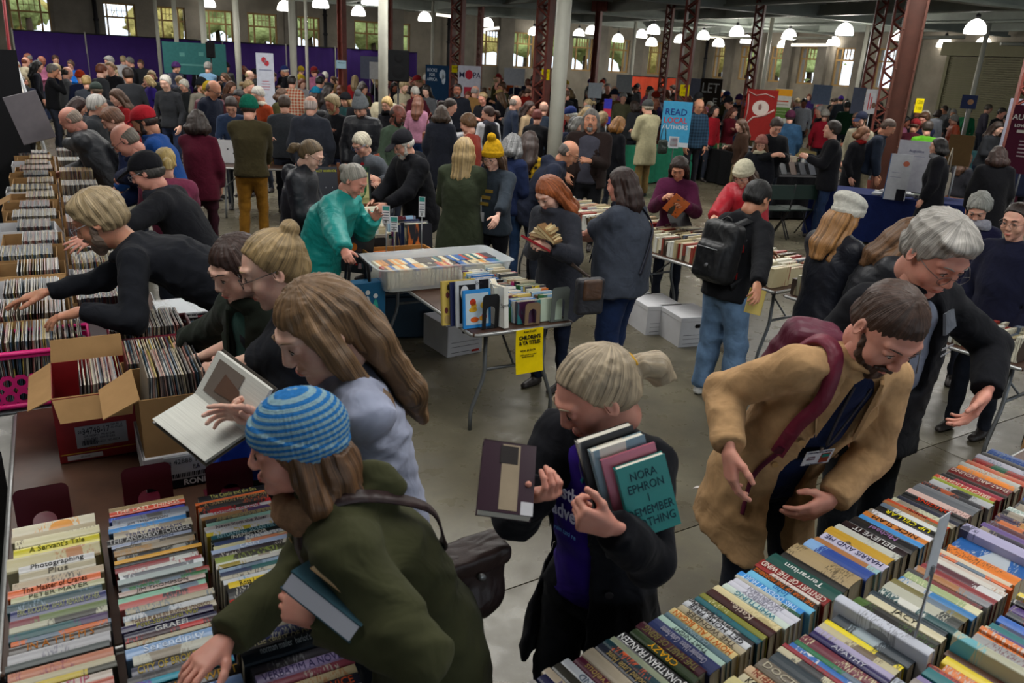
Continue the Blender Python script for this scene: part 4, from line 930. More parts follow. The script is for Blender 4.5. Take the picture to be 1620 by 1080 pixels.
NAMES = [('white', 'd8d8d4'), ('cream', 'cfc6a8'), ('grey', '8a8a8a'), ('black', '16161a'), ('navy', '1c2850'), ('blue', '2b5fb0'), ('pale blue', '8fb4d4'), ('teal', '1f6a70'), ('mint', '8fc4a8'), ('green', '2f6a3c'), ('olive', '6a6a38'), ('lime', '9aa83a'), ('yellow', 'd8c030'),
         ('orange', 'd0702c'), ('red', 'a82a28'), ('salmon', 'c87a60'), ('pink', 'c8689a'), ('maroon', '5a1a2a'), ('purple', '4a3470'), ('lavender', 'a8a0c4'), ('brown', '5c4030'), ('tan', 'a88c64'), ('dark grey', '3c4046')]
def cname(h):
    c = np.array(hexc(h))**.45; return min(NAMES, key=lambda n: np.abs(np.array(hexc(n[1]))**.45-c).sum())[0]
def ordn(i):
    o = ['first', 'second', 'third', 'fourth', 'fifth', 'sixth', 'seventh', 'eighth', 'ninth', 'tenth']
    return o[i] if i < 10 else '%d%s' % (i+1, {1: 'st', 2: 'nd', 3: 'rd'}.get((i+1) % 10 if (i+1) not in (11, 12, 13) else 0, 'th'))
def book_mesh(L, T, Wd, hard):
    """x length, y thickness, spine on top (+z), standing on the fore edge at z=0"""
    s = MB(); o = .003 if hard else 0; ct = .0026 if hard else .0012; n = 6; P = []
    prof = [(-T/2, 0), (-T/2, Wd-T*.12)]+[(-T/2*math.cos(PI*k/n), Wd-T*.12+T*(.14 if hard else .05)*math.sin(PI*k/n)) for k in range(1, n)]+[(T/2, Wd-T*.12), (T/2, 0)]
    inn = [(y*(1-2*ct/T), z if i in (0, len(prof)-1) else z-ct) for i, (y, z) in enumerate(prof)]; m_ = len(prof)
    for x in (-L/2, L/2): P += [(x, y, z) for y, z in prof]+[(x, y, z) for y, z in inn]
    F = [(i, i+1, 2*m_+i+1, 2*m_+i) for i in range(m_-1)]+[(m_+i+1, m_+i, 3*m_+i, 3*m_+i+1) for i in range(m_-1)]
    F += [(i+1, i, m_+i, m_+i+1) for i in range(m_-1)]+[(2*m_+i, 2*m_+i+1, 3*m_+i+1, 3*m_+i) for i in range(m_-1)]+[(0, 2*m_, 3*m_, m_), (m_-1, 2*m_-1, 4*m_-1, 3*m_-1)]
    s.add(P, F); return s, MB().box((0, 0, o+(Wd-T*.12-o)/2), (L-2*o-.001, T-2*ct-.0005, Wd-T*.12-o))
rb = random.Random(11); NB = [0]
def put_book(label, group, P, R, L, T, Wd, col, col2, hard=True, title=None, tcol='e8e4d8', tsize=None, parent_name='book', tflip=False, pagecol='cfc6b0'):
    dd_ = np.array(P, float)+W3(0, 0, Wd)-W3(0, 0, HC); zc = dd_@_fw
    if zc < .3 or not (-60 < 810+FPX*(dd_@CR)/zc < 1690 and 540-FPX*(dd_@CU)/zc < 1150): return None
    a, pg = book_mesh(L, T, Wd, hard); o = a.build(parent_name, 'print' if not title else 'glossy', None, col, col2); tagit(o, label, 'book', group)
    o.matrix_world = Matrix([list(R[i])+[float(P[i])] for i in range(3)]+[[0, 0, 0, 1]])
    pg.build('pages', 'pages', o, pagecol)
    if title:
        ts = tsize or min(T*.98, .034); text(title, ts, o, 'matte', tcol, (0, 0, Wd+T*(.022 if hard else -.065)+.0012), (0, 0, PI if tflip else 0), maxw=L*.88)
    NB[0] += 1; return o
PAL = ['b8b8b4', 'b0a88c', '16161a', '1c2850', '2b5fb0', '8fb4d4', '1f6a70', '2f6a3c', 'd8c030', 'd0702c', 'a82a28', '5a1a2a', '4a3470', '5c4030', 'a88c64', '3c4046', 'b8b8b4', '16161a', 'a8a084', '8a8a8a']
TC = ['c8c4b8', 'c8c4b8', 'd8b860', '16161a', 'c03028', 'e8e4d8']
def book_row(rowname, group, start, along, ldir, z, items, anchors, lean=4, n_total=None, tflip=False, hmul=1.0, seed=0):
    """items: (cover, second colour, rel. thickness, length, width, hard, title, title colour); anchors: {index: distance along}"""
    rg = random.Random(seed); N_ = len(items); rel = [it[2] for it in items]; keys = sorted(anchors); pos = [0.0]*(N_+1)
    for a, b_ in zip(keys[:-1], keys[1:]):
        tot = sum(rel[a:b_]); d = anchors[a]
        for i in range(a, b_): pos[i] = d; d += rel[i]/tot*(anchors[b_]-anchors[a])
        pos[b_] = d
    for i, it in enumerate(items):
        col, c2, _, L, Wd, hard, title, tc = it; T = abs(pos[i+1]-pos[i])*.97; sg = 1 if pos[i+1] > pos[i] else -1
        th = math.radians(lean+rg.uniform(-1.5, 2.0)); y = along*sg; xx = ldir; zz = np.cross(xx, y)
        if zz[2] < 0: xx = -xx; zz = -zz
        R = np.stack([xx, y*math.cos(th)-zz*math.sin(th)*0+zz*0, zz], 1)
        R = np.stack([xx, y*math.cos(th)+zz*math.sin(th), zz*math.cos(th)-y*math.sin(th)], 1)
        P = start+along*(pos[i]+pos[i+1])/2+ldir*(rg.uniform(-.008, .008)+(L-.24)*.5*(-1 if rg.random() < .5 else 1)*.3)+W3(0, 0, z)
        flip = bool(tflip) ^ bool((xx@ldir) < 0)
        nm = cname(col); lb = '%s %s, %s %s' % (nm, 'hardback' if hard else 'paperback', ordn(i), rowname)
        put_book(lb, group, P, R, L, max(T, .006), Wd*hmul, col, c2, hard, title, tc, tflip=flip, parent_name='book')
def gen(n, seed, pal=None):
    rg = random.Random(seed); out = []
    for _ in range(n):
        c = rg.choice(pal or PAL); out.append((c, rg.choice([x for x in PAL if x != c]), rg.uniform(.6, 1.5), rg.uniform(.205, .245), rg.uniform(.135, .165), rg.random() < .6, None, None))
    return out
_bc = random.Random(2)
def B(c, t=1.0, title=None, tc='d0ccc0', c2=None, L=.235, W=.155, h=True): return (c, c2 or _bc.choice(['b0aca0', '3a3a3c', '8a8070', '9c6a40', '5c6c7c', c, c]), t, L, W, h, title, tc)
row1 = [B('1f55c4', .9, 'N', 'e8e0a0'), B('1c1a16', .9, 'Bulfo', '6a9a30'), B('b5b0ae', 1.2, 'GATE', '7a7478'), B('1a1c4a', 1.2, None, c2='b8602c'), B('c9b9a2', 1.1, 'GERMAIN', '6a5e80'), B('3a3830', 1.3, 'CIE', 'd0ccc0'), B('c4c8d0', 1.1, 'ROUND', '5a6a80', c2='2f7a30'),
        B('581c34', 1.2, 'The Marvelous', 'b09860'), B('aca08c', 1.7), B('252a38', 1.2, 'Crooked Little Hunt', 'b09860'), B('123640', 1.0, None, c2='d0582c'), B('8a927a', .8, None, c2='4a4a40'), B('1d1c20', 1.6, 'JONATHAN FRANZEN', 'e8e8e8', c2='8a3a30'),
        B('2c3a24', 1.2, 'CRAZY', 'd8a020'), B('3c1622', 1.4, 'THE HABIT OF BEING', '7c7448'), B('28325e', 1.9, 'Christopher Unborn  Carlos Fuentes', 'a8a4b4'), B('a8c4b8', .8, 'THAT NIGHT', '4a5a5a', h=False), B('5a7480', .8, 'GUIDING', '9ab0b4'),
        B('d6bf84', 1.0, 'HOW IT ALL BEGAN', 'd06a20'), B('b4a88c', .9, 'THE WONDER', '5a5044'), B('cfd2d8', .9, 'GET HOME FREE', '1a1a20'), B('1a1a1e', .7, None, c2='c8c8c8'), B('16606a', .8, None, c2='1c2850'), B('7c7c28', .8, None, c2='d8d0a0'), B('3e2020', 1.2, 'Katie..', 'c8b8a8', c2='a03020'),
        B('cfc194', 1.1, None, c2='b0a070'), B('c4d2c8', .9, 'WHITTLING', '2a7a90'), B('c8c8d4', .8, 'LOVERBOY', '8a8a9a', c2='7a2030'), B('c8c8d4', .8, 'HAVERMAN', '8a8a9a', c2='7a2030'), B('1a4a34', .5), B('3a86cc', 1.0, 'THIS DOESN\'T HURT', 'c4e0f4'), B('6ab0d4', 1.0, 'John', '2a70b0'),
        B('241c18', .8, 'THE WAR OF THE MORNING', 'c86a2c'), B('c8c0b8', .5, c2='8c2a28'), B('7c2220', 1.3, 'CENTURY OF THE WIND', 'e0d8cc', L=.25), B('1f4a44', 1.6, 'Terrarium', 'd8d8d4', c2='c84a28', L=.25), B('181816', .8), B('9a8662', 2.0, None, c2='40341c'), B('28448c', 1.3, None, c2='7aa0cc'), B('8ab0b4', .7),
        B('b8b4cc', 1.0, 'HARRIS AND ME', '2c2c50'), B('40362a', 1.2, None, c2='b8902c'), B('b4b6ac', 1.0, None, c2='5a5a58'), B('201418', .9, 'BELIEVE IT', 'c4c4c4'), B('1c1c1e', 1.3, 'Michael', '9a70a0', c2='b09020'), B('3c84c0', .7), B('c07430', .8, 'NICK SLAM', '301a10'), B('cfcfd8', .9), B('141414', 1.2, 'UP CELLAR', 'd8cc20', c2='7a1c20'),
        B('c8ccc8', .8), B('5c5c3c', .6), B('b84a28', .7, 'POEMS', '40140c'), B('b8bca0', .8), B('1a1e30', .9, None, c2='a83028'), B('141416', 1.2, 'ORIGINS', 'c83a18'), B('c8a8a0', 1.1, None, c2='5a3a3a'), B('5c6066', 2.0), B('282a30', 1.1, None, c2='a04a24'), B('a8aaae', 1.2, None, c2='16161a'), B('8a962c', .7),
        B('b84430', 1.0, 'BRIGHT LIGHTS', 'd8c8b8'), B('901c34', .9, None, c2='16161a'), B('20140e', .8, None, c2='902418'), B('681c1c', 1.3, 'THAT ARE YOUNG', 'c8bcb0'), B('d07820', .9), B('a4a6a0', .8), B('a8523c', .9), B('801c1c', 1.2, None, c2='1c4a34'), B('9a98a4', .9), B('3a3432', 1.0), B('1c3c7a', 1.4)]
row2 = [B('c8d0d4', 1.3, 'KEN FOLLETT', '2c80b8'), B('1c1a22', .9, None, c2='a04070'), B('a8bcd4', 1.1, 'DEEP IN THE S', '4a5a80'), B('7c8078', 1.9, 'JUNIOR HEROES', '5a8a80'), B('c6bc86', 1.7, 'EMPIRE', 'b83a24'), B('c4bc9c', 1.0, 'KOSINSKI PASSION', '28201c'), B('c6a884', 1.0, 'THE HEARTS AND LIVES OF MEN', '8a2c20'),
        B('6c6458', 1.6, 'DOCTOROW', 'b4ac98', c2='b4a884'), B('28343c', 1.6, None, c2='8a9ca0'), B('bcb498', .8), B('8c2430', .5), B('2060a8', .8, None, c2='d8d8d8'), B('1f6a44', .6), B('641c30', 1.2, None, c2='c4bc98'), B('241c50', .8, 'APATHY', 'c0c0cc'), B('a098b8', .7), B('b8ae8c', 1.0, None, c2='6a5a48'), B('dcc818', .8, None, c2='20201c'), B('3c444c', 1.3, None, c2='9aa8b0'),
        B('b8bcc8', .7, None, c2='7a7c84', L=.285, W=.20), B('14120f', 1.9, None, c2='3c5a20', L=.25), B('c4bc9c', .8, 'JACY', '1c1c18'), B('1c2c34', .8), B('1a484c', .8, None, c2='c8c8c0'), B('282c28', 1.3, None, c2='a8a898'), B('6c6434', .7), B('b4b4ac', .8, None, c2='2a70a8'), B('94a474', .9, None, c2='c8c4a0'), B('6c2828', .7), B('7c7c80', .8), B('7a2024', .8), B('4c1c28', 1.0, None, c2='c4c4c4'), B('c0bcb4', .6), B('b8a89c', .6), B('cc6028', .4),
        B('c4b49c', .8), B('d07018', .9, None, c2='1c1c18', h=False), B('1c5494', 1.5, None, c2='a8b0b8', h=False), B('a09cbc', 1.1, None, c2='3a3a50', L=.26, W=.19, h=False), B('c0b890', 1.2, None, c2='7c2820'), B('241c30', .8), B('5c4480', .7), B('4c2028', .9), B('2c2430', .8, None, c2='b8602c'), B('2c1c3c', 1.0, None, c2='a8783c'), B('1c1c1e', 1.1), B('94a8a0', .9, None, c2='d8d8d4'), B('343038', 1.2), B('1e1e22', 1.0), B('b0b4b8', 1.2, None, c2='2a50a0'), B('9c9ca4', .9), B('b8b4a0', .8)]
rb_ = RT(0, 0)
table('long folding table full of upright books, nearest on the right side', RT(.88, -1.30), R1, R2, 1.83, 1.0, group='tables under the book rows'); table('folding table of upright books beyond the nearest one on the right', RT(2.73, -1.30), R1, R2, 1.6, 1.0, group='tables under the book rows')
book_row('in the row nearest the aisle of the right table', 'books in the aisle row of the right table', RT(0, -1.14), R1, R2, .742, row1, {0: 1.02, 18: 1.60, 35: 2.07, 37: 2.17, 47: 2.66, 56: 2.98, 63: 3.26, len(row1): 3.66}, lean=7, tflip=True, seed=1)
book_row('in the second row of the right table', 'books in the second row of the right table', RT(0, -.855), R1, R2, .742, row2, {0: 1.28, 4: 1.50, 19: 2.03, 21: 2.17, 36: 2.66, 38: 2.80, len(row2): 3.42}, lean=7, seed=2)
row3 = gen(44, 5); row3[0] = B('d8c020', 1, None, c2='c8c8c8', h=False); row3[1] = B('202c78', 1, None, c2='8a2c34'); row3[2] = B('c07430', .8); row3[3] = B('9aa0ac', 1.5, None, c2='4a4c58', L=.27, W=.18); row3[5] = B('8c8480', 1.2); row3[6] = B('7c709c', .9); row3[8] = B('9a3430', 1.0, None, c2='20181c'); row3[13] = B('a8a890', 1.2, None, c2='5aa4b0', L=.26, W=.2)
book_row('in the third row of the right table', 'books in the third row of the right table', RT(0, -.585), R1, R2, .742, row3, {0: 1.78, 44: 3.12}, lean=7, seed=3)
# left table rows
tab1 = table('brown folding table under three rows of books beside the record cartons', LT(-.31, 2.16), E2, E1, 1.87, .78, group='tables on the left')
table('brown folding table nearest the camera on the left, covered by books', LT(-.31, .30), E2, E1, 1.83, .78, group='tables on the left')
rowA = [B('bcb6a0', 1.3, None, c2='c8862c'), B('a09478', .8), B('bcb694', 1.1, None, c2='4a3a34'), B('b8ae1c', 1.1, 'A Servant\'s Tale', '50501c', c2='2c5a24'), B('a8a07c', 1.8, L=.25), B('b4b4b4', .9, 'Photographing', '3a3a3a', L=.2), B('9c947c', 1.2, 'Plus', '5a544a', L=.2), B('a4947c', 1.0), B('c05a28', 1.0, 'The Master of Cranes', '401c10'), B('a0a07c', .7, 'PETER MAYER', '4a4a3c'), B('1c3c44', 1.0, None, c2='6a8090'), B('242a5c', 1.3, 'ERIC RICKSTAD  WHAT REMAINS OF HER', '9ca070'),
        B('6c2430', .8, None, c2='5a6a3c'), B('a4a490', .7, None, c2='3a3a34'), B('1c4c50', .9, None, c2='3c2850'), B('b85a20', .5), B('2c2018', 1.0, 'IN A T I E M S', 'a8682c'), B('9c9ca0', 1.2, None, c2='5c5c6c'), B('3c4444', .7), B('a8684c', 1.0, None, c2='7c3040'), B('a8a084', .7), B('b8a438', .6, None, c2='3a3a2c'), B('b0a498', 1.0, 'PUSH SLIP', 'b05a70'), B('a04a34', 1.0, '1981', '3c1c18'), B('1c485c', .8, None, c2='2c80a8'), B('28602c', .7, None, c2='a02c64'), B('2c2450', .6),
        B('b4b4c0', .9, 'WELDING WITH CHILDREN', '4c4c5c'), B('8c8068', 1.2, None, c2='4c4438'), B('4c3c2c', 1.2, 'Peace Hopes', 'b4a898'), B('3c7480', .7), B('1a2830', 1.1, 'IN FICTION', 'a0a8a8'), B('a0a4b0', .8), B('5a5a5c', .8, None, c2='a8a8a0'), B('a49c70', 1.2, 'QUESTIONNAIRE', '5c5a44'), B('242c68', 1.2, None, c2='b02c2c'), B('8a8478', 1.0), B('2c4450', 1.0), B('a0a09c', 1.0), B('5c2c28', 1.0), B('c8c4b0', 1.0), B('34343c', 1.2)]
rowB = [B('806c48', 1.0), B('b84028', .9, 'THE LAST THINGS', 'd8c8b0'), B('2c348c', .7, None, c2='4c8cd0'), B('5c6474', 1.1), B('98a0ac', .6, 'JIM THOMPSON', '3c3c44', c2='a83040'), B('2a78b8', .8), B('b8b09c', .7), B('b4ac98', .7, 'TERRY ABRAHAMS', '4c4c74'), B('1c1c20', 1.4, 'THE ANDREW FORGER', 'b0b0b0', L=.25), B('8a94ac', .7, 'JIM THOMPSON', '2c3040', c2='1c6c54'), B('3c3428', .5), B('94744c', 1.2), B('14181c', 1.0, None, c2='8a8a84'), B('c4902c', .7, L=.25), B('1c2024', .5), B('b0b4b0', .9, None, c2='7c2c30'), B('b8b8b4', .8, None, c2='903840'), B('5c6068', .7, None, c2='c4c8cc'), B('98a4a4', .9), B('101c1c', .9, None, c2='7c2c24', L=.25), B('1c5c2c', .6), B('a8948c', .7, 'JIM THOMPSON', '3c3c40', c2='2c88b0'), B('78a890', 1.1), B('3c3438', 1.0, None, c2='a85450'), B('a09884', .9),
        B('b0b4b8', .8), B('a49c88', .8, 'THREE PLAYS BY EUGENE IONESCO', '5c3c30'), B('241c44', .9, 'Post-Structural War', '949038'), B('20203c', 1.0, 'GRAEFI', 'c4c4c4'), B('341c24', .7, None, c2='b02c2c'), B('a49c84', .6), B('7898c0', 1.4, 'Serendipity', 'd0dcec', c2='1c50a0'), B('b4b4a8', 1.3), B('141c3c', 1.5, 'CITY OF BROKEN MAGIC', 'b09838', L=.25), B('100f16', 1.1, L=.25), B('4c3c90', .9, None, c2='1c8ca4', L=.25), B('1c1414', 1.5, 'HEADING WEST', 'b08430', L=.25), B('7c9ccc', 1.2, 'VANESSA', '5c74a0', L=.245), B('44546c', 1.2, L=.245), B('121214', 1.2, 'Song of the Lioness', '9c8ca0', L=.245), B('a89c5c', 1.0, 'TONY ROMANO', '4c4838', L=.245), B('a8b8b4', 1.2, L=.24), B('3a2c30', 1.2), B('8a8a84', 1.2)]
rowC = [B('141418', 1.2, 'The Castle and the Sea', 'a09c5c', h=False), B('c45c1c', .5, h=False), B('1f1a18', .8, 'A QUESTION FOR POPOVI', 'a8906c', h=False), B('2c2c2e', .9, c2='c4581c', h=False), B('181418', .7, None, c2='b0181c', h=False), B('c0c0c4', 1.0, 'TOMCAT IN LOVE', 'c0244c', h=False), B('a87c50', .9, None, c2='4c3464', h=False), B('94845c', .9, h=False), B('90bcb0', 1.2, h=False), B('b8b0b0', 1.2, 'News from the River', '5c5460', h=False), B('c4c8d0', .7, h=False), B('c8c8cc', .9, h=False, c2='c4b02c'), B('14505c', 1.0, 'RETURNING  SUSAN MILES', '90b0b8', h=False), B('141c1c', .9, 'INSPECTOR', 'c4c4bc', h=False),
        B('b8bcc0', .7, None, c2='24345c', h=False), B('b4b08c', .8, None, c2='c07c5c', h=False), B('98a8c4', .9, 'CASEY', 'dce4ec', c2='1c3444', h=False), B('241c24', .8, h=False), B('2c2a20', 1.2, None, c2='7c8c3c', h=False), B('c0c4b8', .6, h=False), B('b0b0ac', .7, None, c2='8c7c2c', h=False), B('7c90a4', .9, h=False), B('1c2c4c', .8, None, c2='1c5454', h=False), B('a8a494', .6, h=False), B('b4b8bc', .8, None, c2='2488b8', h=False), B('d0b428', 1.2, 'Rosa Luxemburg Speaks', '1c1c14', h=False), B('181a1c', 2.0, L=.25), B('a82418', .8, 'RICHARD PRICE', 'd0a02c', h=False), B('a4a0a8', .8, h=False), B('2088b4', .6, None, c2='b83030', h=False), B('3c3c40', 2.0), B('847434', .8), B('6c6c74', .9), B('242c5c', 1.4, None, c2='a8a898'), B('141418', 1.0, 'THE SPIRIT OF DORSAI', 'b0a884', L=.25), B('141c24', 2.0, 'norman mailer  harlot\'s ghost', 'a4acb0', L=.26, W=.17),
        B('4c4850', .8, c2='a8a8ac'), B('a090bc', 1.1, 'VERBATIM A NOVEL', '4c4470', L=.245), B('7c3444', .7), B('a89878', .8), B('1a1c28', 1.2, 'METRO SERVICE', 'b8502c', c2='2488b0'), B('94949c', 1.0), B('5c1c24', 1.0)]
def spl(items, near): return items
book_row('in the left row of the left table', 'books in the outer row of the left table', LT(-.145, 0), E2, E1, .742, rowA, {0: 2.70, 4: 2.52, 11: 2.24, 22: 1.90, 31: 1.64, len(rowA): 1.38}, lean=-8, seed=4)
book_row('in the middle row of the left table', 'books in the middle row of the left table', LT(.125, 0), E2, E1, .742, rowB, {0: 2.70, 8: 2.50, 19: 2.25, 28: 2.02, 33: 1.88, 36: 1.79, len(rowB): 1.48}, lean=-8, seed=5)
book_row('in the right row of the left table', 'books in the inner row of the left table', LT(.40, 0), E2, E1, .742, rowC, {0: 2.66, 5: 2.54, 12: 2.40, 25: 2.13, 34: 1.84, 36: 1.75, len(rowC): 1.50}, lean=-8, seed=6)
# sheet-metal bookends
def bookend(label, P, ang, w=.14, h=.16, mat='maroonmetal', arch=True, col=None):
    e = empty('bookend', P, ang); tagit(e, label, 'bookend', 'bookends'); s = MB(); n = 12; t = .0018
    out = [(-w/2, 0), (-w/2, h-.02), (-w/2+.008, h-.006), (-w/2+.02, h), (w/2-.02, h), (w/2-.008, h-.006), (w/2, h-.02), (w/2, 0)]
    ir = w*(.26 if mat != 'maroonmetal' else .22); ih = h*(.52 if mat != 'maroonmetal' else .20); inn = [(-ir, 0), (-ir, ih)]+[(-ir*math.cos(PI*k/n), ih+ir*math.sin(PI*k/n)) for k in range(1, n)]+[(ir, ih), (ir, 0)]
    m_ = len(inn); 
    def oi(i):
        f = i/(m_-1)*(len(out)-1); k = min(int(f), len(out)-2); f -= k; return (out[k][0]*(1-f)+out[k+1][0]*f, out[k][1]*(1-f)+out[k+1][1]*f)
    for y, fl in ((-t, 1), (t, -1)):
        V = [(x, y, z) for x, z in inn]+[(oi(i)[0], y, oi(i)[1]) for i in range(m_)]; F = [(i, i+1, m_+i+1, m_+i)[::fl] for i in range(m_-1)]; s.add(V, F)
    s.build('upright', mat, e, col); MB().box((0, w*.35, .001), (w, w*.7, .002)).build('foot_plate', mat, e, col)
mk('maroonmetal', '4c0c1e', .4, .1, .1, 8, .4); mk_obj('metalpaint', .4, .4, .06)
for i, (a, b_, ll) in enumerate([(-.19, 2.90, 'behind the outer row of the left table'), (.15, 2.92, 'before the numbered white carton'), (.43, 2.84, 'before the blue sack')]):
    bookend('dark maroon metal bookend %s' % ll, LT(a, b_, .742), A1, .17, .17, 'maroonmetal')
# ---- records
def rec_color(rg): return rg.choice(['a4987c', '7c7468', '948a74', 'aca490', '3c3a40', '241c20', '4c5c6c', '6c3430', 'a8a8a4', '2c4454', '988440', '7c4c44', '4c4c50', '88847c', '5c4c44', '1c1c20', 'a48478'])
sleeve = MB().box((0, 0, .156), (.0042, .312, .312)).me('record_sleeve', 'print'); NR = [0]
def records(label, a0, a1, b0, z, frame=LT, ang=A1, seed=0, single=True, tilt=5, w=.0068):
    rg = random.Random(seed); n = int(abs(a1-a0)/w); 
    if single:
        for i in range(n):
            o = link('record_sleeve', sleeve, None, rec_color(rg), rec_color(rg)); tagit(o, '%s record sleeve, %s from the left %s' % (cname(''.join('%02x' % int(255*(c**.4545)) for c in o.color[:3])), ordn(i), label), 'record', 'record sleeves '+label)
            th = math.radians(tilt*math.sin(i*.13+seed)+rg.uniform(-1, 1)); p = frame(a0+(i+.5)*w, b0+.156+rg.uniform(-.004, .004), z); o.location = p; o.rotation_euler = (0, th, ang); NR[0] += 1
    else:
        cols = sorted(set(rec_color(rg) for _ in range(30))); e = empty('record_sleeves', frame((a0+a1)/2, b0+.156, z), ang); tagit(e, 'packed rows of old record sleeves '+label, 'records', None, 'stuff')
        for c in cols[:9]: pass
        for k in range(6):
            s = MB(); cc = rec_color(rg)
            for i in range(k, n, 6): s.box(((i+.5)*w-(a1-a0)/2, rg.uniform(-.004, .004), .156+rg.uniform(-.003, .003)), (.0042, .312, .312))
            if s.v: s.build('sleeves', 'print', e, cc, rec_color(rg))
def carton(label, a0, a1, b0, b1, z, h, mat='card_brown', flaps='', frame=LT, ang=A1, col=None, name='carton', fl=.13, inmat=None):
    p = frame((a0+a1)/2, (b0+b1)/2, z); e = empty(name, p, ang); tagit(e, label, 'box', 'cartons'); X, Y = (a1-a0)/2, (b1-b0)/2; t = .005; s = MB()
    for c, sz in (((-X, 0, h/2), (t, 2*Y, h)), ((X, 0, h/2), (t, 2*Y, h)), ((0, -Y, h/2), (2*X, t, h)), ((0, Y, h/2), (2*X, t, h)), ((0, 0, t/2), (2*X, 2*Y, t))): s.box(c, sz)
    s.build('box_body', mat, e, col); im = inmat or mat
    for f in flaps:
        if f == 'f': MB().slab([(-X, -Y, h), (X, -Y, h), (X-.02, -Y-fl*.62, h-fl*.78), (-X+.02, -Y-fl*.62, h-fl*.78)], (0, .004, .003)).build('flap', im, e)
        if f == 'b': MB().slab([(-X, Y, h), (X, Y, h), (X-.01, Y+fl*.3, h+fl*.9), (-X+.01, Y+fl*.3, h+fl*.9)], (0, .004, 0)).build('flap', im, e)
        if f == 'l': MB().slab([(-X, -Y, h), (-X, Y, h), (-X-fl*.85, Y-.02, h-fl*.45), (-X-fl*.85, -Y+.02, h-fl*.45)], (0, 0, .004)).build('flap', im, e)
        if f == 'r': MB().slab([(X, -Y, h), (X, Y, h), (X+fl*.45, Y-.02, h-fl*.8), (X+fl*.45, -Y+.02, h-fl*.8)], (0, 0, .004)).build('flap', im, e)
    return e
c = carton('red printed carton with open brown flaps and a big number label', -.135, .165, 3.40, 3.83, .742, .285, 'card_red', 'flb', inmat='card_brown', fl=.105); X, Y = .15, .215
MB().box((0, 0, .14), (.292, .422, .27)).build('lining', 'card_brown', c).scale = (1, 1, .001)
MB().box((.01, -Y-.004, .105), (.19, .003, .095)).build('number_label', 'matte', c, '8c8c90')
text('34748-17', .040, c, 'matte', '20202a', (-.01, -Y-.0065, .128), (PI/2, 0, 0), maxw=.12); text('255-', .016, c, 'matte', '20202a', (-.062, -Y-.0065, .128), (PI/2, 0, 0))
text('OR-0057H  MI-61248\nWV-4045  OH-51252', .013, c, 'matte', '20202a', (-.0, -Y-.0065, .100), (PI/2, 0, 0), maxw=.15); text('PA-6321  NC-46534', .014, c, 'matte', '20202a', (.03, -Y-.0065, .076), (PI/2, 0, 0), maxw=.1); text('NH-8112\nAL-F0252', .013, c, 'matte', '20202a', (.068, -Y-.0065, .138), (PI/2, 0, 0), maxw=.05)
for k in range(14): MB().box((-.065+k*.0042, -Y-.0065, .078), (.0016+.0012*(k % 3), .001, .022)).build('barcode_bar', 'matte', c, '20202a')
MB().box((0, -Y-.003, .036), (.296, .002, .004)).build('gold_line', 'matte', c, 'a87c2c'); MB().box((-.06, -Y-.004, .018), (.13, .002, .020)).build('barcode_label', 'matte', c, 'b8b0b0'); text('255-34748', .008, c, 'matte', '20202a', (-.06, -Y-.0065, .018), (PI/2, 0, 0))
text('DRINK RESPONSIBLY', .010, c, 'matte', 'a87c2c', (0, -Y-.005, .052), (PI/2, 0, 0))
records('in the red printed carton', -.05, .155, 3.42, .752, seed=1)
# white printed carton with a brown one on it
c = carton('white printed carton with shipping label under the open brown carton', .15, .42, 3.02, 3.40, .742, .14, 'card_white', ''); Y = .19
MB().box((0, 0, .138), (.27, .38, .004)).build('lid', 'card_white', c); MB().box((.02, -Y-.004, .085), (.17, .003, .10)).build('shipping_label', 'matte', c, 'b4b8bc'); text('42888 17', .028, c, 'matte', '2a2c34', (.02, -Y-.0065, .112), (PI/2, 0, 0), maxw=.12); text('330\nOR', .014, c, 'matte', '2a2c34', (-.05, -Y-.0065, .105), (PI/2, 0, 0)); text('PA', .024, c, 'matte', '2a2c34', (.05, -Y-.0065, .082), (PI/2, 0, 0))
for k in range(22): MB().box((-.05+k*.0065, -Y-.0065, .052), (.002+.0015*(k % 3), .001, .018)).build('barcode_bar', 'matte', c, '20202a')
MB().box((0, -Y-.003, .018), (.27, .003, .036)).build('black_strip', 'matte', c, '16161a'); text('RONI', .034, c, 'matte', 'd8d8d8', (.04, -Y-.006, .018), (PI/2, 0, 0), bold=.001)
carton('open brown carton of records stacked on the white printed carton', .16, .41, 3.04, 3.38, .882, .24, 'card_brown', 'l', fl=.15)
records('in the brown carton on the white one', .175, .40, 3.05, .892, seed=2)
carton('open brown carton of records right behind the stacked pair', .14, .44, 3.45, 3.80, .742, .26, 'card_brown', 'r')
records('in the carton behind the stacked pair', .15, .43, 3.47, .80, seed=3)
# blue sack behind the third bookend
s = SDF(); p0 = LT(.47, 2.99, 0); s.box((0, 0, .13), (.10, .075, .13), rnd=.03); V, F = s.mesh(.012, fold=.006, ff=30, seed=2); o = link('plastic_sack', mesh('sack', V, F, 'nylon', True), None, '0f3aa8'); o.location = LT(.50, 2.99, .742); o.rotation_euler = (0, 0, A1); tagit(o, 'bright blue plastic sack behind a maroon bookend', 'bag')
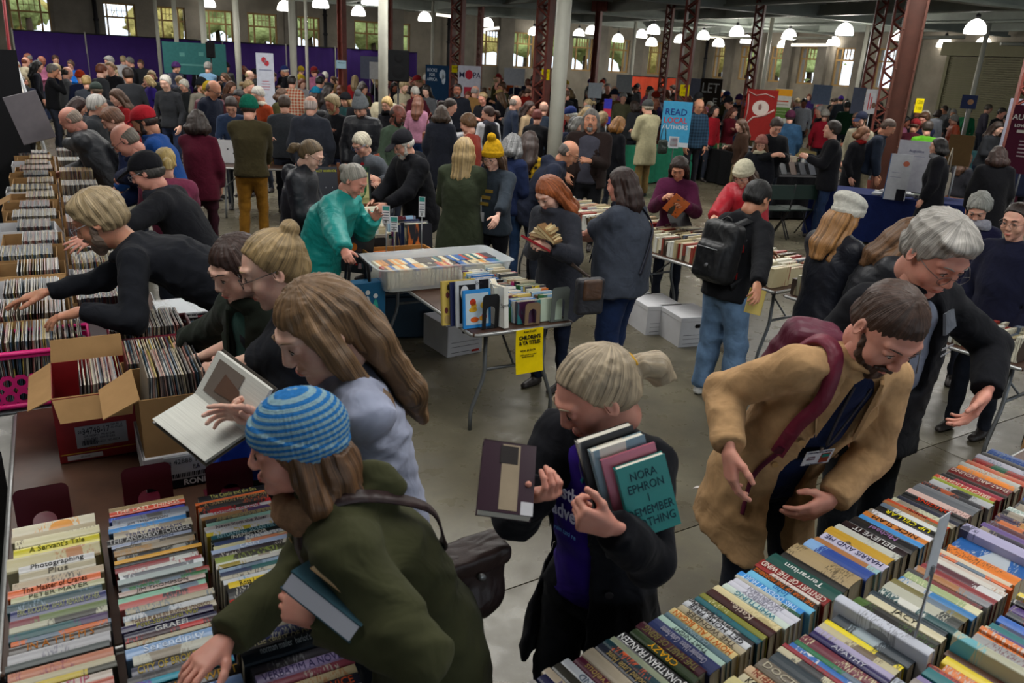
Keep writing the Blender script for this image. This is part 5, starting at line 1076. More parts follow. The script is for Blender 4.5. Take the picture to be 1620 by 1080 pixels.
# crates
o = MB().box((0, 0, .31), (.50, 3.0, .62), bev=.01).build('covered_bench', 'black_drape'); o.location = LT(-.63, 2.4, 0); o.rotation_euler = (0, 0, A1); tagit(o, 'low black cloth covered bench along the left side of the book table', 'bench')
def crate(label, a0, a1, b0, b1, z, h, mat, frame=LT, ang=A1, holes=True):
    e = empty('milk_crate', frame((a0+a1)/2, (b0+b1)/2, z), ang); tagit(e, label, 'crate', 'plastic crates'); X, Y = (a1-a0)/2, (b1-b0)/2
    MB().tube([(-X, -Y, h), (X, -Y, h), (X, Y, h), (-X, Y, h)], .014, 4, closed=True).build('rim', mat, e); MB().tube([(-X, -Y, .015), (X, -Y, .015), (X, Y, .015), (-X, Y, .015)], .014, 4, closed=True).box((0, 0, .01), (2*X, 2*Y, .006)).build('base', mat, e)
    def panel(L, tf):
        nx = max(3, int(2*L/.05)); nz = 3; s = MB(); cw = 2*L/nx; ch = (h-.05)/nz
        for i in range(nx):
            for j in range(nz+0):
                cx, cz = -L+cw*(i+.5), .02+ch*(j+.5); r = min(cw, ch)*.33; n = 12
                if j == nz-1 and abs(cx) < L*.5: continue
                ring = [(cx+r*math.cos(2*PI*k/n), cz+r*math.sin(2*PI*k/n)) for k in range(n)]
                sq = []
                for k in range(n):
                    c_, s_ = math.cos(2*PI*k/n), math.sin(2*PI*k/n); q = 1/max(abs(c_), abs(s_)); sq.append((cx+cw/2*c_*q, cz+ch/2*s_*q))
                for y in (-.0015, .0015): s.add([tf(x, y, z_) for x, z_ in ring]+[tf(x, y, z_) for x, z_ in sq], [(k, (k+1) % n, n+(k+1) % n, n+k) for k in range(n)])
        s.box(tf(0, 0, h-.008), (2*L if tf(1, 0, 0)[0] == 1 else .004, .004 if tf(1, 0, 0)[0] == 1 else 2*L, .03)); return s
    for nm_, L, tf in (('front', X, lambda x, y, z_: (x, y-Y, z_)), ('back', X, lambda x, y, z_: (x, y+Y, z_)), ('left', Y, lambda x, y, z_: (y-X, x, z_)), ('right', Y, lambda x, y, z_: (y+X, x, z_))): panel(L, tf).build('side_panel', mat, e)
table('folding table under the pink crate and record cartons', LT(-.42, 4.06), E2, E1, 1.83, .88, group='tables on the left', legs=True)
crate('bright pink plastic crate of records with round holes', -.46, .03, 4.05, 4.38, .742, .27, 'pinkplastic'); records('in the bright pink crate', -.44, .01, 4.06, .755, seed=4)
crate('dark maroon plastic crate of records behind the open cartons', .12, .50, 4.06, 4.39, .742, .27, 'maroonplastic'); records('in the dark maroon crate', .14, .48, 4.07, .755, seed=5)
rg = random.Random(3); b_ = 4.46; k = 0
specs = ['cardboard carton', 'white plastic tray', 'cardboard carton', 'long brown carton']
for i in range(16):
    d = .36+.05*(i % 3 == 1); a0 = -.44 if i % 2 else -.40; kind = i % 4
    lb = '%s open %s of records along the left table line, counted from the pink crate' % (ordn(i), ['brown', 'white', 'brown', 'brown'][kind]+' '+('carton' if kind != 1 else 'tray'))
    carton(lb, a0, a0+.36, b_, b_+d-.02, .742, .30, 'card_white' if kind == 1 else 'card_brown', 'fl' if i in (2, 8) else 'r' if i == 5 else '')
    sg = i < 3; records('in the %s tray from the pink crate' % ordn(i), a0+(.12 if i % 3 else .04), a0+.34, b_+.02, .755, seed=10+i, single=False if not sg else True)
    if b_ < 5.9 or i % 2: 
        carton('%s brown carton of records in the inner lane of the left tables' % ordn(i), -.02, .32, b_+.02+.1*(i < 1), b_+d-.02, .742, .24, 'card_brown' if i % 2 else 'card_white'); records('in the %s carton of the inner lane' % ordn(i), .0, .30, b_+.03+.1*(i < 1), .78, seed=40+i, single=False)
    b_ += d+.06
for k in range(4): table('%s folding table of the record line on the left' % ordn(k+1), LT(-.46, 5.93+k*1.86), E2, E1, 1.83, .90, group='tables on the left', legs=k < 2)
# loose stack: sleeves lying flat beside the leaning man, green cup, large grey board
for k in range(9):
    s = MB().box((0, 0, 0), (.31, .31, .008)); o = s.build('record_sleeve', 'print', None, ['c8ccd0', '1c1c20', '8a2c3c', '3c4c54', '282420', '5a7080', '303038', 'a8a090', '1c2c30'][k], 'a8a8a8'); o.location = LT(.55+.012*math.sin(k), 4.86+.01*math.cos(k*2), .742+.10+(8-k)*.0095); o.rotation_euler = (0, 0, A1+.08*math.sin(k*3)); tagit(o, '%s record sleeve lying flat, %s from the top beside the leaning man' % (cname(['c8ccd0', '1c1c20', '8a2c3c', '3c4c54', '282420', '5a7080', '303038', 'a8a090', '1c2c30'][k]), ordn(k)), 'record', 'flat pile of sleeves')
carton('low grey box under the flat pile of sleeves', .40, .70, 4.72, 5.0, .742, .095, 'card_white')
MB().lathe((0, 0, 0), [(0, 0), (.03, 0), (.042, .11), (.040, .11), (.029, .006)], 16).build('cup', 'paint', None, '7aa02c', loc=LT(.36, 4.70, .742))['label'] = 'small lime green cup between the record cartons'; D.objects['cup']['category'] = 'cup'
o = MB().box((0, 0, 0), (.32, .02, .50), bev=.004).build('display_board', 'paint', None, '6a6468'); o.location = atY(47, 186, 8.6); o.rotation_euler = (-.2, -.28, .5); tagit(o, 'large plain grey board leaning at the far end of the record line', 'board')
# ---- children's table
CO = W3(-.25, 4.79, 0)
def CT(a, b_, z=0): return CO+C1_*a+C2_*b_+W3(0, 0, z)
AC = math.atan2(C1_[1], C1_[0])
ct = table('brown folding table of picture books with a yellow sign taped to its end', CT(0, 0), C2_, C1_, 1.83, .765, group='tables in the middle')
sg_ = empty('sale_sign', CT(.40, -.03, .49), AC+.05); tagit(sg_, 'bright yellow paper sign hanging from the front of the children\'s table', 'sign')
V = []; 
for j in range(8):
    for i in range(2): V.append(((i-.5)*.215, -.004-.028*(j/7)**2, .25-.30*j/7))
me_ = D.meshes.new('paper'); me_.from_pydata(V, [], [(j*2, j*2+1, j*2+3, j*2+2) for j in range(7)]); me_.materials.append(M['matte']); o = link('paper', me_, sg_, 'e0c400'); so = o.modifiers.new('t', 'SOLIDIFY'); so.thickness = .001
for s_, sz, z, bd in (("RAIN TAXI'S", .018, .232, .0004), ("CHILDREN'S\n& YA TITLES", .036, .175, .0014), ('NEW: $4 EACH', .018, .105, .0004), ('USED: priced as marked\n(inside front page)', .013, .07, .0002)):
    text(s_, sz, sg_, 'matte', '1c1c10', (0 if sz > .02 or z > .2 else -.012, -.010-.028*((.25-z)/.3)**2, z), (PI/2-.08, 0, 0), maxw=.19, bold=bd)
def facebook(label, P, ang, w, h, t, col, tilt=-.12, name='book', cat='book', group=None, pages=True, art=()):
    """book standing with its cover to the viewer"""
    e = empty(name, P, ang); e.rotation_euler = (tilt, 0, ang); tagit(e, label, cat, group); MB().box((0, -t/2+.0015, h/2), (w, .003, h)).box((0, t/2-.0015, h/2), (w, .003, h)).box((-w/2+.0015, 0, h/2), (.003, t, h)).build('cover', 'glossy', e, col)
    if pages: MB().box((.002, 0, h/2), (w-.008, t-.007, h-.006)).build('pages', 'pages', e, 'd0c8b4')
    for a in art:
        if a[0] == 't': text(a[1], a[2], e, 'matte', a[3], (a[4], -t/2-.002, a[5]), (PI/2, 0, 0), maxw=a[6] if len(a) > 6 else None)
        elif a[0] == 'b': MB().box((a[3], -t/2-.0008, a[4]), (a[1], .0012, a[2])).build('cover_panel', 'matte', e, a[5])
        elif a[0] == 'e':
            n = 20; MB().slab([(a[3]+a[1]*math.cos(2*PI*k/n), -t/2-.0012, a[4]+a[2]*math.sin(2*PI*k/n)) for k in range(n)], (0, -.0006, 0)).build('cover_picture', 'matte', e, a[5])
    return e
bear = [('b', .165, .205, 0, .125, 'b4c8d4'), ('e', .022, .024, -.03, .17, 'b83a24'), ('e', .020, .03, -.025, .145, 'c89a30'), ('e', .03, .016, -.03, .12, 'c8a030'), ('e', .022, .022, .045, .145, 'd8b040'), ('e', .03, .018, -.02, .055, 'c85a20'), ('e', .02, .024, .05, .07, 'b83040'), ('e', .016, .016, .03, .06, 'd0902c')]
facebook('picture book with blue border and painted animals behind the black bookend', CT(.08, .105, .742), AC, .20, .25, .014, '1c80c8', art=bear)
facebook('tall black and white picture book behind the blue bordered one', CT(.075, .15, .742), AC, .25, .30, .012, 'b8bcc0', art=[('b', .12, .25, -.04, .15, '1c1c20'), ('e', .03, .05, -.06, .22, 'c8c8c8'), ('b', .07, .10, .08, .25, '14141a'), ('t', 'Spot', .03, '303038', .04, .28)])
facebook('dark navy thin picture book behind the black and white one', CT(.055, .18, .742), AC, .26, .29, .010, '202850')
facebook('yellow spiral-bound picture book, outermost on the children\'s table', CT(-.0, .215, .742), AC, .24, .29, .02, 'c0a850', art=[('e', .012, .02, -.08, .2, '5a2c30'), ('e', .012, .02, -.09, .1, '5a2c30'), ('e', .02, .03, -.085, .04, 'a8905c'), ('e', .012, .02, -.07, .25, '302c20')])
facebook('white picture book with green spine art beside the black bookend', CT(.28, .20, .742), AC+1.2, .24, .26, .035, 'd0d4cc', art=[('e', .03, .04, -.05, .2, 'b83a24'), ('b', .05, .10, .02, .06, '2c8a30')])
e = facebook('slim white picture book titled Spot\'s on its spine beside the bookend', CT(.235, .10, .742), AC, .035, .27, .22, 'd4d4cc', art=[('t', "Spot's", .035, '20202a', 0, .15)]); 
bookend('black metal bookend before the picture books', CT(.15, .055, .742), AC, .12, .23, 'metalpaint', col='0f0f12'); bookend('tan metal bookend before the purple book', CT(.455, .035, .742), AC, .115, .15, 'metalpaint', col='7c664c'); bookend('grey metal bookend at the table corner before a pale book', CT(.665, .03, .742), AC, .14, .24, 'metalpaint', col='5a605c')
rg = random.Random(8)
def stack_row(nm, grp, a, b0, b1, n, wmin, wmax, hmin, hmax, pal, seed, first=None, z=.742, frame=None, ang=None, tilt=-.1):
    rg = random.Random(seed); fr = frame or CT
    for i in range(n):
        c = (first if (i == 0 and first) else rg.choice(pal)); w, h = rg.uniform(wmin, wmax), rg.uniform(hmin, hmax); T = (b1-b0)/n
        e = empty('book', fr(a+rg.uniform(-.008, .008), b0+T*(i+.5), z), 0); e.rotation_euler = (tilt+rg.uniform(-.03, .03), 0, AC if ang is None else ang); tagit(e, '%s book, %s from the front %s' % (cname(c), ordn(i), nm), 'book', grp)
        MB().box((0, -T*.42, h/2), (w, .0022, h)).box((0, T*.42, h/2), (w, .0022, h)).box((-w/2, 0, h/2), (.002, T*.86, h)).build('cover', 'cover_print', e, c, rg.choice(PAL)); MB().box((.002, 0, h/2), (w-.006, T*.78, h-.005)).build('pages', 'pages', e, 'ccc4b0')
stack_row('of the low row on the children\'s table', 'thin books in the low row', .445, .06, .92, 26, .17, .20, .13, .16, ['2b6fc0', 'd8d8d4', 'c03028', '1f8a90', 'd8d8d4', '3c4046', 'e0e0dc', '8fb4d4', '2a4a90', 'c8b060'], 21, first='3c1838')
stack_row('of the right row on the children\'s table', 'books in the right hand row', .63, .06, .95, 24, .14, .17, .15, .18, ['c8ccc0', 'd8d8d4', '2f6a3c', 'b83070', 'cfc6a8', '8fb4d4', '3c4046'], 22, first='b4c4b0')
# clear tub of paperbacks
def tub():
    a0, a1, b0, b1, h = -.20, .80, 1.02, 1.50, .18
    e = empty('storage_tub', CT((a0+a1)/2, (b0+b1)/2, .742), AC); tagit(e, 'big clear plastic tub of paperbacks on the children\'s table', 'tub'); X, Y = .56, .27
    s = MB(); n = 8
    def ring(k, z, g):
        P = []
        for cx, cy, a_ in ((X-.06, Y-.06, 0), (-X+.06, Y-.06, PI/2), (-X+.06, -Y+.06, PI), (X-.06, -Y+.06, 1.5*PI)):
            for i in range(n+1): t_ = a_+PI/2*i/n; P.append(((cx+.06*math.cos(t_))*k+0, (cy+.06*math.sin(t_))*k, z))
        return P
    rs = [ring(.88, .004, 0), ring(.90, .012, 0), ring(.97, h-.01, 0), ring(1.0, h-.008, 0), ring(1.01, h, 0), ring(1.0, h+.005, 0), ring(.965, h, 0), ring(.895, .014, 0), ring(.87, .008, 0)]; m_ = len(rs[0])
    for r in rs: s.add(r, [])
    s.f = [(i*m_+k, i*m_+(k+1) % m_, (i+1)*m_+(k+1) % m_, (i+1)*m_+k) for i in range(len(rs)-1) for k in range(m_)]+[tuple(range(m_-1, -1, -1))]; s.sm = [True]*len(s.f)
    s.build('tub_body', 'tub', e); MB().box((-X-.005, 0, h-.03), (.03, .16, .05), bev=.006).build('handle', 'paint', e, '3a3f4c'); MB().box((X+.005, 0, h-.03), (.03, .16, .05), bev=.006).build('handle', 'paint', e, '3a3f4c')
    ee = empty('paperbacks', CT(.30, 1.26, .762), AC); tagit(ee, 'lines of mixed paperbacks standing inside the clear tub', 'books', None, 'stuff'); gr = {}
    for r_, (by, aa, bb) in enumerate(((-.12, -.48, .10), (.06, -.48, .48), (-.13, .14, .48))):
        rr = random.Random(30+r_); x = aa
        while x < bb: T = rr.uniform(.022, .038); c = rr.choice(['c8b890', 'd8d0b8', 'd08830', '2a60a0', 'b04030', '1f6a70', 'cfc6a8', 'd8c8a0', '403c44', 'c49a60']); gr.setdefault(c, []).append((x+T/2, by, T)); x += T
    for c, L_ in gr.items():
        s = MB(); q = MB()
        for x, y, T in L_: s.box((x, y, .132-.004), (T*.95, .17, .008)).box((x-T*.45, y, .065), (.0015, .17, .13)).box((x+T*.45, y, .065), (.0015, .17, .13)); q.box((x, y, .062), (T*.86, .165, .124))
        s.build('paperback_covers', 'print', ee, c, '403830'); q.build('page_blocks', 'pages', ee, 'd0c4a4')
tub()
# honey wood drawer of books behind the tub
def tray(label, P, ang, X, Y, h, mat, bn):
    e = empty('wooden_tray', P, ang); tagit(e, label, 'tray'); t = .012
    for c_, sz in (((-X, 0, h/2), (t, 2*Y, h)), ((X, 0, h/2), (t, 2*Y, h)), ((0, -Y, h/2), (2*X, t, h)), ((0, Y, h/2), (2*X, t, h))): MB().box(c_, sz).build('side_board', mat, e)
    MB().box((0, 0, .005), (2*X, 2*Y, .008)).build('bottom_board', mat, e); return e
tray('honey coloured wooden drawer of paperbacks behind the clear tub', CT(.16, 1.68, .742), AC, .27, .15, .15, 'wood_honey', 0)
st = MB(); rr = random.Random(4)
ee = empty('paperbacks', CT(.16, 1.68, .75), AC); tagit(ee, 'mixed paperbacks standing inside the honey wooden drawer', 'books', None, 'stuff')
for c in ('cfc6a8', 'c86a30', '3a4a6a', 'd8d4c8', '4a2c50'):
    s = MB()
    for k in range(5): s.box((rr.uniform(-.22, .22), rr.uniform(-.11, .11), .06), (.11, .024, .12))
    s.build('paperback_block', 'print', ee, c, '403830')
def signpole(label, P, h, cardh=.14, w=.06, yaw=0, n=1):
    e = empty('sign_stand', P, yaw); tagit(e, label, 'sign'); MB().cyl((0, 0, 0), (0, 0, h), .0042, n=8).lathe((0, 0, 0), [(0, .004), (.04, .003), (.04, 0)], 16).build('rod', 'steel', e)
    MB().box((0, -.006, h+cardh/2-.02), (w, .002, cardh)).build('card', 'matte', e, 'c8ccd0'); MB().box((0, -.0075, h+cardh-.02-.022), (w*.86, .001, .034)).build('card_header', 'matte', e, '3c8a84'); MB().box((0, -.004, h+.0), (.012, .012, .025)).build('clip', 'steel', e)
    for k in range(4): MB().box((0, -.0076, h+cardh*.62-k*.02-.02), (w*(.8-.12*(k % 2)), .001, .007)).build('print_line', 'matte', e, '5a6068')
signpole('metal sign stand with white card, left one of three over the tub', CT(.0, 1.56, .742), .42); signpole('lower metal sign stand right beside the left one over the tub', CT(.055, 1.53, .742), .36, .12); signpole('tallest metal sign stand with narrow card over the wooden drawer', CT(.30, 1.56, .742), .46, .16, .05)
e = signpole('metal sign stand with folded card rising from the rows of the right table', at(1440, 1035, .88)-W3(0, 0, .14), .42, .19, .065, yaw=-2.45)
# second middle table: art books
t2 = table('folding table of art books behind the children\'s table', CT(-.05, 1.88), C2_, C1_, 1.83, .77, group='tables in the middle')
stack_row('of the upright art books by the wooden drawer', 'upright art books', .45, 1.93, 2.35, 12, .20, .26, .22, .30, ['202430', 'c8c8c4', '5a1a24', 'd8d4c8', '1c2850', '3c4046', 'a82a28'], 25, first='1c1e26')
stack_row('of the left art books by the black bookend', 'left art books', .04, 1.90, 2.3, 10, .20, .26, .22, .28, ['202430', 'b8a888', 'c8c8c4', '2c2420', '4a5a5c'], 26, first='8c8074')
bookend('black metal bookend before the left art books', CT(.05, 1.86, .742), AC, .13, .22, 'metalpaint', col='0f0f12')
ob = empty('open_book', CT(.16, 2.42, .86), AC+.1); ob['label'] = 'large open blank-paged book lying on the art books'; ob['category'] = 'book'
MB().slab([(-.2, -.16, .03), (.17, -.16, .03), (.17, 0, .012), (-.2, 0, .012)], (0, 0, .014)).build('page_block', 'pages', ob, 'd4d0bc'); MB().slab([(-.2, 0, .012), (.17, 0, .012), (.13, .09, .23), (-.2, .09, .23)], (0, .01, .004)).build('raised_page', 'pages', ob, 'd4d0bc'); MB().box((-.015, -.08, .006), (.40, .20, .012)).build('cover', 'glossy', ob, '2c5a50')
MB().box((0, 0, .06), (.44, .34, .12)).build('book_under', 'print', ob, '8c8074', 'c8c8c4').location = (0, 0, -.125)
sh = empty('display_stand', CT(.20, 3.35, .742), AC); tagit(sh, 'dark wooden book easel holding two display books', 'stand'); MB().box((0, .1, .12), (.75, .02, .24)).build('back_board', 'wood_dark', sh); MB().box((0, 0, .22), (.75, .14, .018)).build('ledge', 'wood_dark', sh); MB().box((-.32, .05, .11), (.03, .1, .22)).box((.32, .05, .11), (.03, .1, .22)).build('foot', 'wood_dark', sh); MB().box((0, .06, .42), (.03, .02, .4)).build('upright', 'wood_dark', sh)
facebook('black display book with yellow title beside the green framed one', CT(.02, 3.32, .975), AC, .30, .36, .025, '20222a', -.15, art=[('t', 'CONTACT WARHOL', .030, 'b8b820', 0, .32, .27)]+[('t', "'", .05, 'c0c4c8', -.1+.065*(k % 4), .06+.09*(k//4)) for k in range(8)])
gf = [('b', .24, .30, 0, .15, 'b4b47c'), ('e', .10, .125, 0, .16, '1f5a34'), ('e', .05, .065, 0, .19, 'c4c490'), ('e', .075, .04, 0, .10, 'c4c490'), ('b', .27, .045, 0, .33, '1c3028'), ('t', 'FRANKENSTEIN', .030, '4c9a60', 0, .335, .26), ('b', .24, .05, 0, .03, 'b4b47c')]
facebook('green framed display book with a pale head silhouette on the easel', CT(.36, 3.32, .975), AC, .28, .37, .025, '1c2622', -.15, art=gf)
# framed print and striped bag near the teal jacket
pr_ = empty('record_sleeve', at(558, 400, .86), AC+.35); pr_.rotation_euler = (0, .12, .2); tagit(pr_, 'glossy dark record sleeve in clear wrap held by the woman in teal', 'record')
MB().box((0, 0, 0), (.32, .012, .32)).build('sleeve', 'glossy', pr_, '23272a')
for a in (('e', .03, .035, -.0, .05, 'c06a28'), ('e', .022, .016, .05, .03, '4a3834'), ('e', .03, .03, -.05, -.02, '38404a'), ('b', .03, .045, .07, -.10, 'b0949a'), ('e', .009, .009, .11, -.12, 'c8b820'), ('b', .016, .016, .04, -.09, 'a02824')):
    if a[0] == 'e': MB().slab([(a[3]+a[1]*math.cos(2*PI*k/14), -.0065, a[4]+a[2]*math.sin(2*PI*k/14)) for k in range(14)], (0, -.0006, 0)).build('picture', 'matte', pr_, a[5])
    else: MB().box((a[3], -.007, a[4]), (a[1], .001, a[2])).build('picture', 'matte', pr_, a[5])
# boxes on the floor
def banker(label, P, ang, w, d, h, lid=True, open_=False):
    e = empty('storage_box', P, ang); tagit(e, label, 'box', 'white storage boxes'); s = MB(); t = .004
    for c_, sz in (((-w/2, 0, h/2), (t, d, h)), ((w/2, 0, h/2), (t, d, h)), ((0, -d/2, h/2), (w, t, h)), ((0, d/2, h/2), (w, t, h)), ((0, 0, t), (w, d, t))): s.box(c_, sz)
    s.build('box_body', 'card_white', e)
    MB().slab([(x*.5, 0, z) for x, z in ((-.07, 0), (-.05, .018), (.05, .018), (.07, 0), (.05, -.018), (-.05, -.018))], (0, .006, 0)).build('hand_hole', 'matte', e, '141210', loc=(0, -d/2-.004, h*.78))
    if lid: MB().box((0, 0, h+.012), (w+.012, d+.012, .045), bev=.003).build('lid', 'card_white', e)
    MB().box((0, -d/2-.003, h*.30), (w*.8, .002, .003)).box((0, -d/2-.003, h*.45), (w*.8, .002, .003)).box((0, -d/2-.003, h*.12), (w*.8, .002, .003)).build('printed_rule', 'matte', e, '4a4a50'); MB().box((w*.3, -d/2-.004, h*.10), (w*.22, .002, .018)).build('price_label', 'matte', e, 'c8a420' if lid else 'a82c24')
    return e
banker('open white storage box on the floor under the children\'s table', W3(-.52, 6.55, 0), .62, .34, .42, .27, lid=False)
for i, (x, y) in enumerate([(1.62, 7.12), (1.36, 7.42), (1.12, 7.74)]): banker('lidded white storage box on the floor, %s' % ['nearest of the row below the middle books', 'second of the row below the middle books', 'furthest of the row behind the woman in grey'][i], W3(x, y, 0), .35, .36, .40, .25)
b1 = MB().box((0, 0, .2), (.48, .34, .40), bev=.02).box((0, 0, .41), (.52, .38, .03), bev=.008).build('storage_bin', 'paint', None, '1c3446'); b1.location = (-.98, 6.86, 0); b1.rotation_euler = (0, 0, .25); tagit(b1, 'dark blue lidded storage bin on the floor beside the white box', 'box')
# long middle-right tables with rows of books
MD = nrm((.588, -.81, 0)); MV = W3(-MD[1], MD[0], 0)
MO = W3(1.27, 7.42, 0)
for k, lb in enumerate(('of upright cream books behind the woman in grey', 'of upright books behind the youth with the backpack', 'of upright books beside the white beret')):
    pass
for k, a in enumerate((-2.3, -.40, 1.50)): table(['folding table of books reached by the red haired woman', 'folding table of upright cream books beyond the white storage boxes', 'folding table of upright books beside the dark padded coat'][k], MO+MD*a, MD, MV, 1.83, .76, group='middle right tables')
rr = random.Random(17)
for k, a in enumerate((-2.3, -.40, 1.50)):
    for r_ in range(3):
        e = empty('upright_books', MO+MD*(a+.9)+MV*(.15+.24*r_)+W3(0, 0, .742), math.atan2(MD[1], MD[0])); tagit(e, '%s packed line of upright books on %s' % (['near', 'middle', 'rear'][r_], ['the red haired woman\'s table', 'the table beyond the white boxes', 'the table by the dark padded coat'][k]), 'books', None, 'stuff')
        gr = {}
        x = -.86
        while x < .84:
            T = rr.uniform(.018, .045); c = rr.choice(['c8c0a0', 'd0ccb8', 'a89c78', 'c8c8c0', 'b8ac88', '8a3c30', '5a6470', 'c0b490', '6a5a40', 'd4d0c0', 'a8a48c']); gr.setdefault(c, []).append((x, T, rr.uniform(.13, .17), rr.uniform(.19, .23))); x += T
        for c, L_ in gr.items():
            s = MB(); pg_ = MB()
            for x, T, h_, l_ in L_: s.box((x+T/2, 0, h_/2), (T*.94, l_, h_)).box((x+T/2, 0, h_-.002), (T*.97, l_+.004, .006))
            s.build('book_block', 'print', e, c, rr.choice(['40342c', 'c0b8a0', '8a2c28']))
NB0 = NB[0]
# ---------------------------------------------------------------- people close to the camera
dg_ = math.radians
def deg(a): return math.radians(a)
BOX_ = {}
p_beret = person('woman in blue striped knit hat and olive coat reaching into the left table\'s books', (466, 706), 1.50, H=1.70, yaw=deg(252), lean=25, hp=10, male=False, hair='shoulder', haircol='5c4028', hat='beanie', hatcol='2f78bc', hatcol2='8fb0bc', hatmat='striped_knit',
    top='coat', topcol='3c3d26', topmat='cotton', g=.034, hem=.30, flare=.04, hood=1, legs='1c2a4a', L=at(505, 975, 1.16), R=at(358, 1012, 1.0), Lh='grip', Rh='reach', Lel=W3(.6, -.5, -.7), Rel=W3(.1, .4, -.5), lod=0, scarf='8a6a50', fold=.006, ff=14, skin='pink', headscale=.93, seed=3, Rpalm=W3(0, 0, -1), neckfwd=.02, shoulder=1.1)
p_white = person('woman with long fair brown hair in pale grey sweatshirt reading an open book', (505, 520), 1.64, H=1.74, yaw=deg(244), lean=8, hp=30, hy=-14, male=False, hair='front_long', haircol='6c5238', top='sweatshirt', topcol='9ca2b8', topmat='cotton', g=.032, legs='20242c',
    L=at(395, 672, 1.18), R=at(405, 655, 1.26), Lh='grip', Rh='reach', lod=0, fat=.15, skin='pale', headscale=1.14, seed=4, fold=.007, Ldir=W3(-.8, -.3, .3), Lpalm=W3(-.2, 0, 1))
p_glass = person('woman with fair hair in a top bun, black glasses and black tee', (434, 425), 1.66, H=1.72, yaw=deg(250), lean=12, hp=24, male=False, hair='bun', haircol='86704c', top='tee_shirt', topcol='1c1e24', topmat='cotton', g=.016, sleeve=.46, legs='20242c', glasses='0c0c10',
    L=at(322, 592, 1.17), R=at(300, 575, 1.14), Lh='pinch', Rh='pinch', lod=0, fat=.45, thick=1.3, skin='pale', headscale=1.05, seed=5, Lel=W3(.5, -.3, -.9))
p_bob = person('woman with short dark brown bob in charcoal green wool coat choosing records', (376, 424), 1.60, H=1.68, yaw=deg(215), lean=10, hp=26, male=False, hair='bob', haircol='2e1c16', top='coat', topcol='20261f', topmat='wool', g=.030, hem=.28, legs='16181c', collar=1,
    R=at(292, 540, 1.12), L=at(345, 585, 1.08), Rh='pinch', lod=0, skin='pale', seed=6, shirt='2c4a44', opening=lambda u: (np.where(u > .55, -.035-.04*(u-.55), -.0), np.where(u > .55, .035+.04*(u-.55), .0)))
p_lean = person('grey haired bearded man in black sweater bending over the record crates', (158, 348), 1.55, H=1.84, yaw=deg(258), lean=58, hp=30, male=True, hair='wavy', haircol='8c7a5c', beard='beard', beardcol='6c5c50', top='sweater', topcol='14161c', topmat='wool', g=.020, hem=.10, collar=1, legs='20222a', glasses='8a9098',
    L=at(128, 492, 1.17), R=at(72, 462, 1.17), Lh='reach', Rh='reach', lod=0, skin='tan', seed=7, Lpalm=W3(0, 0, -1), Rpalm=W3(0, 0, -1), fold=.006, Lel=W3(.5, -.5, -.6), Rel=W3(-.1, .5, -.6), neckfwd=.03, Ldir=W3(-.9, -.1, -.25), Rdir=W3(-.9, -.2, -.25))
p_black = person('woman with fair ponytail in open black wool coat over purple tee shirt', (944, 622), 1.54, H=1.68, yaw=deg(212), lean=6, hp=36, hy=42, headscale=1.10, male=False, hair='pony', haircol='9a8a72', top='coat', topcol='0d0e14', topmat='wool', g=.030, hem=.34, flare=.05, legs='101116', legw=1.2, shirt='2c1272', collar=1,
    R=('ray', 846, 782, .72, 0), L=('ray', 968, 834, .72, 0), Rh='grip', Lh='fist', lod=0, skin='pink', seed=8, opening=lambda u: (-.035+0*u, np.where(u > .5, .13, .17)), Rel=W3(-.45, .1, -1), Lel=W3(.5, .1, -1), Lpalm=W3(-.5, .6, .3), Ldir=W3(-.92, -.15, .30), Rpalm=W3(.2, -.3, .9), Rdir=W3(.3, -.5, .3), fold=.005)
p_camel = person('bearded man in camel overcoat with maroon strap leaning over the right table', (1404, 520), 1.60, H=1.88, shoulder=1.16, yaw=deg(160), lean=24, side=-9, hp=42, hy=10, male=True, hair='crew', haircol='3a271e', beard='beard', top='coat', topcol='aa8760', topmat='wool', g=.034, hem=.29, flare=.05, collar=1, legs='1c1f28', shirt='121c3a',
    R=('ray', 1154, 712, .97, 2), L=('ray', 1316, 790, .93, 2), Rh='relax', Lh='relax', lod=0, skin='pink', headscale=1.08, seed=9, opening=lambda u: (-.055-.03*u, .065+.02*u), Rel=W3(-.4, .5, -.3), Lel=W3(.6, .5, -.2), Ldir=W3(-.8, -.35, -.35), Lpalm=W3(-.1, .9, .2), Rdir=W3(.1, -.3, -.9), Rpalm=W3(.9, .1, -.2), fold=.005, ff=12, back=1)
p_fleece = person('tall grey haired man with thin glasses in black fleece behind the camel coat', (1480, 402), 1.76, H=1.92, yaw=deg(160), lean=5, hp=36, hy=4, male=True, hair='wavy', haircol='8a8680', glasses='4a4440', top='fleece', topcol='101116', topmat='wool', g=.036, hem=.10, legs='1e2126', fat=.35, collar=1,
    L=('ray', 1560, 622, .80, 2), R='pocket', Lh='relax', lod=0, skin='pink', headscale=1.06, seed=10, opening=lambda u: (np.where(u > .45, -.05-.05*(u-.45), 0.), np.where(u > .45, .05+.05*(u-.45), 0.)), shirt='767c8c', Lel=W3(.8, .2, -.4), Ldir=W3(-.45, -.2, -.85), Lpalm=W3(-.8, .3, .4))
